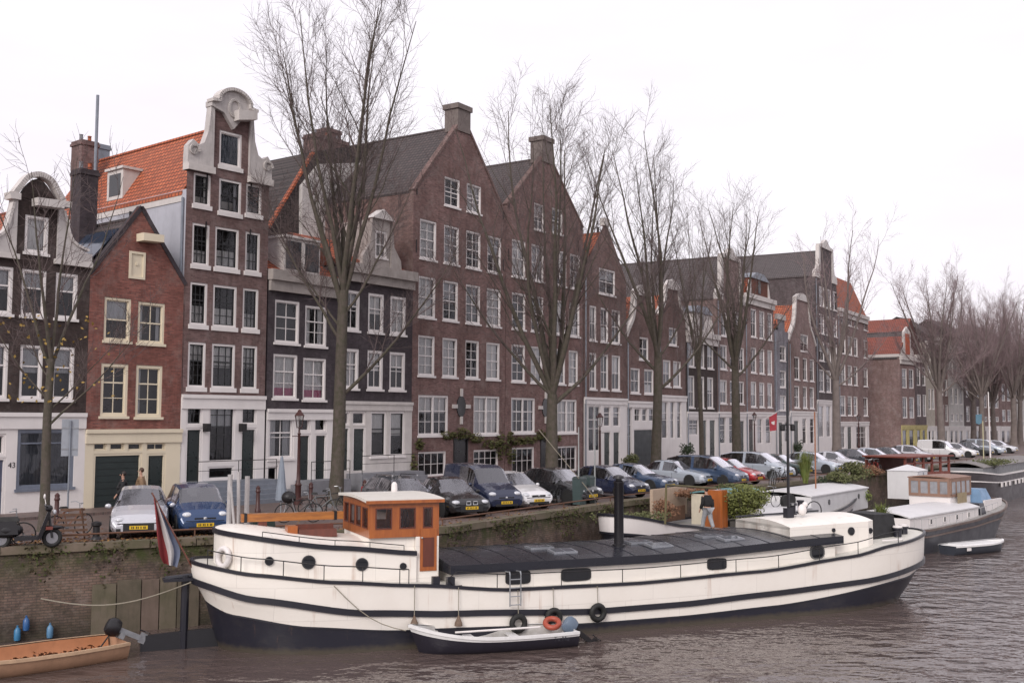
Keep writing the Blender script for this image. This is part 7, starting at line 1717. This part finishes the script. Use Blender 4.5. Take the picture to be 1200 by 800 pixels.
for k in (1, 2, 3): MB().box(L_*k/5+.4, L_*(k+1)/5-.4, .8, .9, .9, 1.65).obj('window_board', WHITE, t)
p = at_depth(1159.5, 92, ST-.6); tag(MB().tube([(0, 0, 0), (-.05, 0, 6.8)], [.07, .045], 8).obj('flagpole', WHITE, None, loc=p), 'tall bright white flagpole at far right', 'flagpole')
p = at_depth(1151.5, 92, ST-.6); tag(MB().tube([(0, 0, 0), (0, 0, 4.3)], [.05, .04], 8).obj('flagpole', M('yellowed pole', (.5, .47, .3), .6), None, loc=p), 'shorter yellowish pole left of the bright white flagpole', 'flagpole')
p = at_depth(1147, 140, ST+3.2); tag(MB().prism([(-.4, 1.3), (.4, 1.35), (.35, .2), (0, 0), (-.4, .15)], -.03, .03).obj('banner', M('banner blue', (.1, .2, .27), .7), None, loc=p), 'small blue banner hanging at the elm trunk', 'banner')
# lorry mooring ring and rope on the quay wall
a, b_ = ground(62, 720, 1.25), on_ship(-11.5, -.4, 1.85); q, nrm, _, _ = quay_info(a); a = Vector((q.x, q.y, 1.15))-Vector((*nrm, 0))*.06
b2 = Vector(b_); mb = MB(); mb.tube([a.lerp(b2, k/14)-Vector((0, 0, .38*math.sin(math.pi*k/14))) for k in range(15)], .018, 5); tag(mb.obj('mooring_rope', ROPE, None), 'sagging grey rope from the quay wall ring to the barge stern', 'rope')
# pale timber facing planks on the quay wall beside the rudder
q0, q1 = quay_info(ground(112, 640))[0], Vector(QUAY[3]); t = thing('wall_planking', 'pale vertical planks facing the quay wall left of the barge stern', 'planking', (q0.x, q0.y, 0), math.atan2(q1.y-q0.y, q1.x-q0.x)); L_ = (q1-q0).length
mb = MB(); x = 0; kk = 0
while x < L_-.3: w_ = random.uniform(.5, .72); mb.mat(kk % 3); mb.box(x, x+w_-.03, -.07-.02*(kk % 2), -.005, -.3, 1.5+random.uniform(-.08, .1)); x += w_; kk += 1
mb.obj('planks', [M('plank a', (.15, .12, .09), .85, .5, 1.5, streak=.6, grime=(.07, .07, .035)), M('plank b', (.12, .095, .07), .85, .5, 1.5, streak=.7, grime=(.05, .05, .03)), M('plank c', (.16, .115, .095), .85, .5, 1.5, streak=.6, grime=(.09, .07, .05))], t)
o = on_ship(0, 0, 0)
# fallen leaves on the quay and moss along its edge
rr = random.Random(12); mb = MB()
for _ in range(2600):
    k = rr.choice([1, 2, 2, 2, 3, 3, 3, 4]); a_, b_ = Vector(QUAY[k]), Vector(QUAY[k+1]); p_ = a_.lerp(b_, rr.random()); nq = Vector((-(b_-a_).y, (b_-a_).x)).normalized(); p_ = p_+nq*(.1+abs(rr.gauss(0, 1.6))); z = ST+.012 if nq.dot(p_-a_) > .55 else ST+.09
    mb.mat(rr.choice([0, 0, 1])); c = Vector((p_.x, p_.y, z)); d1 = Vector((rr.gauss(0, 1), rr.gauss(0, 1), .25*rr.random())).normalized()*.05; d2 = Vector((-d1.y, d1.x, .02))*.8
    mb.quad(c-d1, c-d2, c+d1, c+d2)
tag(mb.obj('leaf_litter', [M('dead brown leaves', (.13, .05, .02)), M('dead ochre leaves', (.26, .14, .04), .8)], None), 'brown and ochre fallen leaves scattered on the quay paving', 'leaf litter', kind='stuff')
mb = MB()
for _ in range(5200):
    k = rr.choice([1, 2, 3, 4, 4, 4, 5, 5]); a_, b_ = Vector(QUAY[k]), Vector(QUAY[k+1]); u = rr.random(); g_ = .5+.5*math.sin(u*19+k*2)+rr.uniform(-.4, .4)
    if g_ < .45: continue
    p_ = a_.lerp(b_, u); nq = Vector((-(b_-a_).y, (b_-a_).x)).normalized(); c = Vector((*(p_-nq*rr.uniform(.02, .16)), ST+rr.uniform(-.75*g_**2, .06))); d1 = Vector((rr.gauss(0, 1), rr.gauss(0, 1), rr.gauss(0, 1))).normalized()*.06; d2 = d1.orthogonal().normalized()*.035
    mb.mat(rr.choice([0, 1])); mb.quad(c-d1, c-d2, c+d1, c+d2)
tag(mb.obj('moss', [M('moss green', (.055, .065, .015), .95, .5, 6), M('moss brown', (.07, .055, .025), .95, .5, 6)], None), 'green moss and weeds hanging over the quay wall edge', 'moss', kind='stuff')
# ------------------------------------------------------------------ people
SKIN = M('skin', (.45, .26, .19), .6, .15, 8, streak=0)
def skin_mesh(joints, edges, radii, name, mat, parent, sub=2):
    me = bpy.data.meshes.new('s'); me.from_pydata([Vector(j) for j in joints], edges, []); ob = bpy.data.objects.new('s', me); COL.objects.link(ob)
    md = ob.modifiers.new('k', 'SKIN'); sk = me.skin_vertices[0].data
    for i, r in enumerate(radii): sk[i].radius = (r if isinstance(r, tuple) else (r, r)); sk[i].use_root = (i == 0)
    sm = ob.modifiers.new('s', 'SUBSURF'); sm.levels = sub; sm.render_levels = sub
    bpy.context.view_layer.update(); dg_ = bpy.context.evaluated_depsgraph_get(); m2 = bpy.data.meshes.new_from_object(ob.evaluated_get(dg_))
    bpy.data.objects.remove(ob); m2.materials.clear(); m2.materials.append(mat); m2.polygons.foreach_set('use_smooth', [True]*len(m2.polygons))
    o = bpy.data.objects.new(name, m2); COL.objects.link(o); o.parent = parent; return o
def person(label, loc, rz, top, legs_m, hair, stride=.25, arm=(.1, -.1), lean=0., H=1.75, long_coat=False):
    """walking figure facing +x"""
    s = H/1.75; t = thing('person', label, 'person', loc, rz); L_ = lambda x, y, z: (x*s+lean*max(z-.95, 0), y*s, z*s)
    hipL, hipR = L_(0, .09, .93), L_(0, -.09, .93)
    kn = lambda sd, f: L_(.1*f/.25+.04, .1*sd, .5); an_ = lambda sd, f: L_(f, .1*sd, .09 if f > 0 else .13)
    J = [L_(0, 0, .95), L_(0, 0, 1.15), L_(0, 0, 1.38), L_(0, 0, 1.47), L_(.01, 0, 1.54), L_(.02, 0, 1.66)]
    R_ = [(.15, .11), (.14, .1), (.17, .11), .06, .052, (.078, .095)]; E_ = [(0, 1), (1, 2), (2, 3), (3, 4), (4, 5)]
    arms = []
    for sd, sw in ((1, arm[0]), (-1, arm[1])):
        i = len(J); J += [L_(0, .19*sd, 1.41), L_(-.03+sw*.4, .24*sd, 1.13), L_(.05+sw*1.4, .23*sd, .9), L_(.08+sw*1.7, .22*sd, .8)]; R_ += [.06, .045, .033, .03]; E_ += [(2, i), (i, i+1), (i+1, i+2), (i+2, i+3)]; arms.append(i)
        for k, (dy, ln) in enumerate(((-.025, .06), (-.008, .075), (.01, .07), (.025, .055))):
            b_ = J[i+3]; J.append((b_[0]+.01, b_[1]+dy*s, b_[2]-ln*.5)); J.append((b_[0]+.03, b_[1]+dy*1.2*s, b_[2]-ln)); n_ = len(J); R_ += [.009, .007]; E_ += [(i+3, n_-2), (n_-2, n_-1)]
        b_ = J[i+3]; J.append((b_[0]+.045, b_[1]-.02*sd, b_[2]-.03)); R_.append(.01); E_.append((i+3, len(J)-1))
    for sd, f in ((1, stride), (-1, -stride)):
        i = len(J); J += [L_(0, .09*sd, .9), kn(sd, f), an_(sd, f), L_(f+.14, .1*sd, .05 if f > 0 else .07)]; R_ += [.095, .06, .042, .035]; E_ += [(0, i), (i, i+1), (i+1, i+2), (i+2, i+3)]
    R_ = [tuple(q*s for q in r) if isinstance(r, tuple) else r*s for r in R_]
    bd = skin_mesh(J, E_, R_, 'body', SKIN, t)
    J2 = [J[0], J[1], J[2], (J[3][0], J[3][1], J[3][2]-.01)]; R2 = [(.23, .18), (.23, .18), (.25, .18), .1]; E2 = [(0, 1), (1, 2), (2, 3)]
    if long_coat: J2.append(L_(0, 0, .7)); R2.append((.24, .19)); E2.append((0, 4))
    for i in arms:
        k = len(J2); J2 += [J[i], J[i+1], J[i+2]]; R2 += [.105, .085, .07]; E2 += [(2, k), (k, k+1), (k+1, k+2)]
    skin_mesh(J2, E2, R2, 'jacket', top, bd)
    J3 = [J[0]]; R3 = [(.2, .16)]; E3 = []
    for sd, f in ((1, stride), (-1, -stride)): k = len(J3); J3 += [L_(0, .09*sd, .88), kn(sd, f), an_(sd, f)]; R3 += [.14, .1, .08]; E3 += [(0, k), (k, k+1), (k+1, k+2)]
    skin_mesh(J3, E3, R3, 'trousers', legs_m, bd)
    hd = J[5]
    for sd, f in ((1, stride), (-1, -stride)):
        a = an_(sd, f); MB().blob((a[0]+.07, a[1], .05 if f > 0 else .09), (.14, .052, .05), 10, 6).obj('shoe', RUBBER, bd, smooth='all')
    MB().blob((hd[0]-.035, hd[1], hd[2]+.04), (.092, .086, .098), 12, 8).obj('hair', hair, bd, smooth='all')
    MB().blob((hd[0]+.088, 0, hd[2]-.01), (.022, .014, .022), 8, 6).obj('nose', SKIN, bd, smooth='all')
    for sd in (-1, 1): MB().blob((hd[0]+.078, .032*sd, hd[2]+.018), (.006, .009, .005), 8, 6).obj('eye', BLACKP, bd); MB().blob((hd[0], .084*sd, hd[2]), (.02, .012, .03), 8, 6).obj('ear', SKIN, bd)
    MB().blob((hd[0]+.078, 0, hd[2]-.045), (.01, .024, .006), 8, 6).obj('mouth', M('lips', (.3, .1, .09), .5), bd)
    return t
HAIRD = M('dark hair', (.02, .014, .012), .6); HAIRB = M('brown hair', (.07, .035, .02), .6)
JBK = M('black coat cloth', (.012, .012, .014), .85, .3, 8); JTAN = M('tan jacket cloth', (.24, .155, .09), .85, .3, 8); JEAN = M('blue jeans', (.06, .08, .13), .85, .3, 8); JGR = M('pale grey jeans', (.3, .31, .33), .85, .3, 8)
g = ground(143, 606); person('person in black coat with dark hair walking left of the tan jacket', (g.x, g.y, ST), 3.5, JBK, JEAN, HAIRD, arm=(.12, -.1), H=1.68, long_coat=True)
g = ground(164, 605); person('person in tan jacket with brown hair walking behind the silver hatchback', (g.x, g.y, ST), 3.4, JTAN, JEAN, HAIRB, arm=(-.1, .12), H=1.8)
person('person in black jacket and pale jeans walking along the barge by the orange locker', on_B(6.15, -1.3, 1.55), 2.1, JBK, JGR, HAIRD, arm=(.1, -.06), stride=.24, lean=.12, H=1.82)
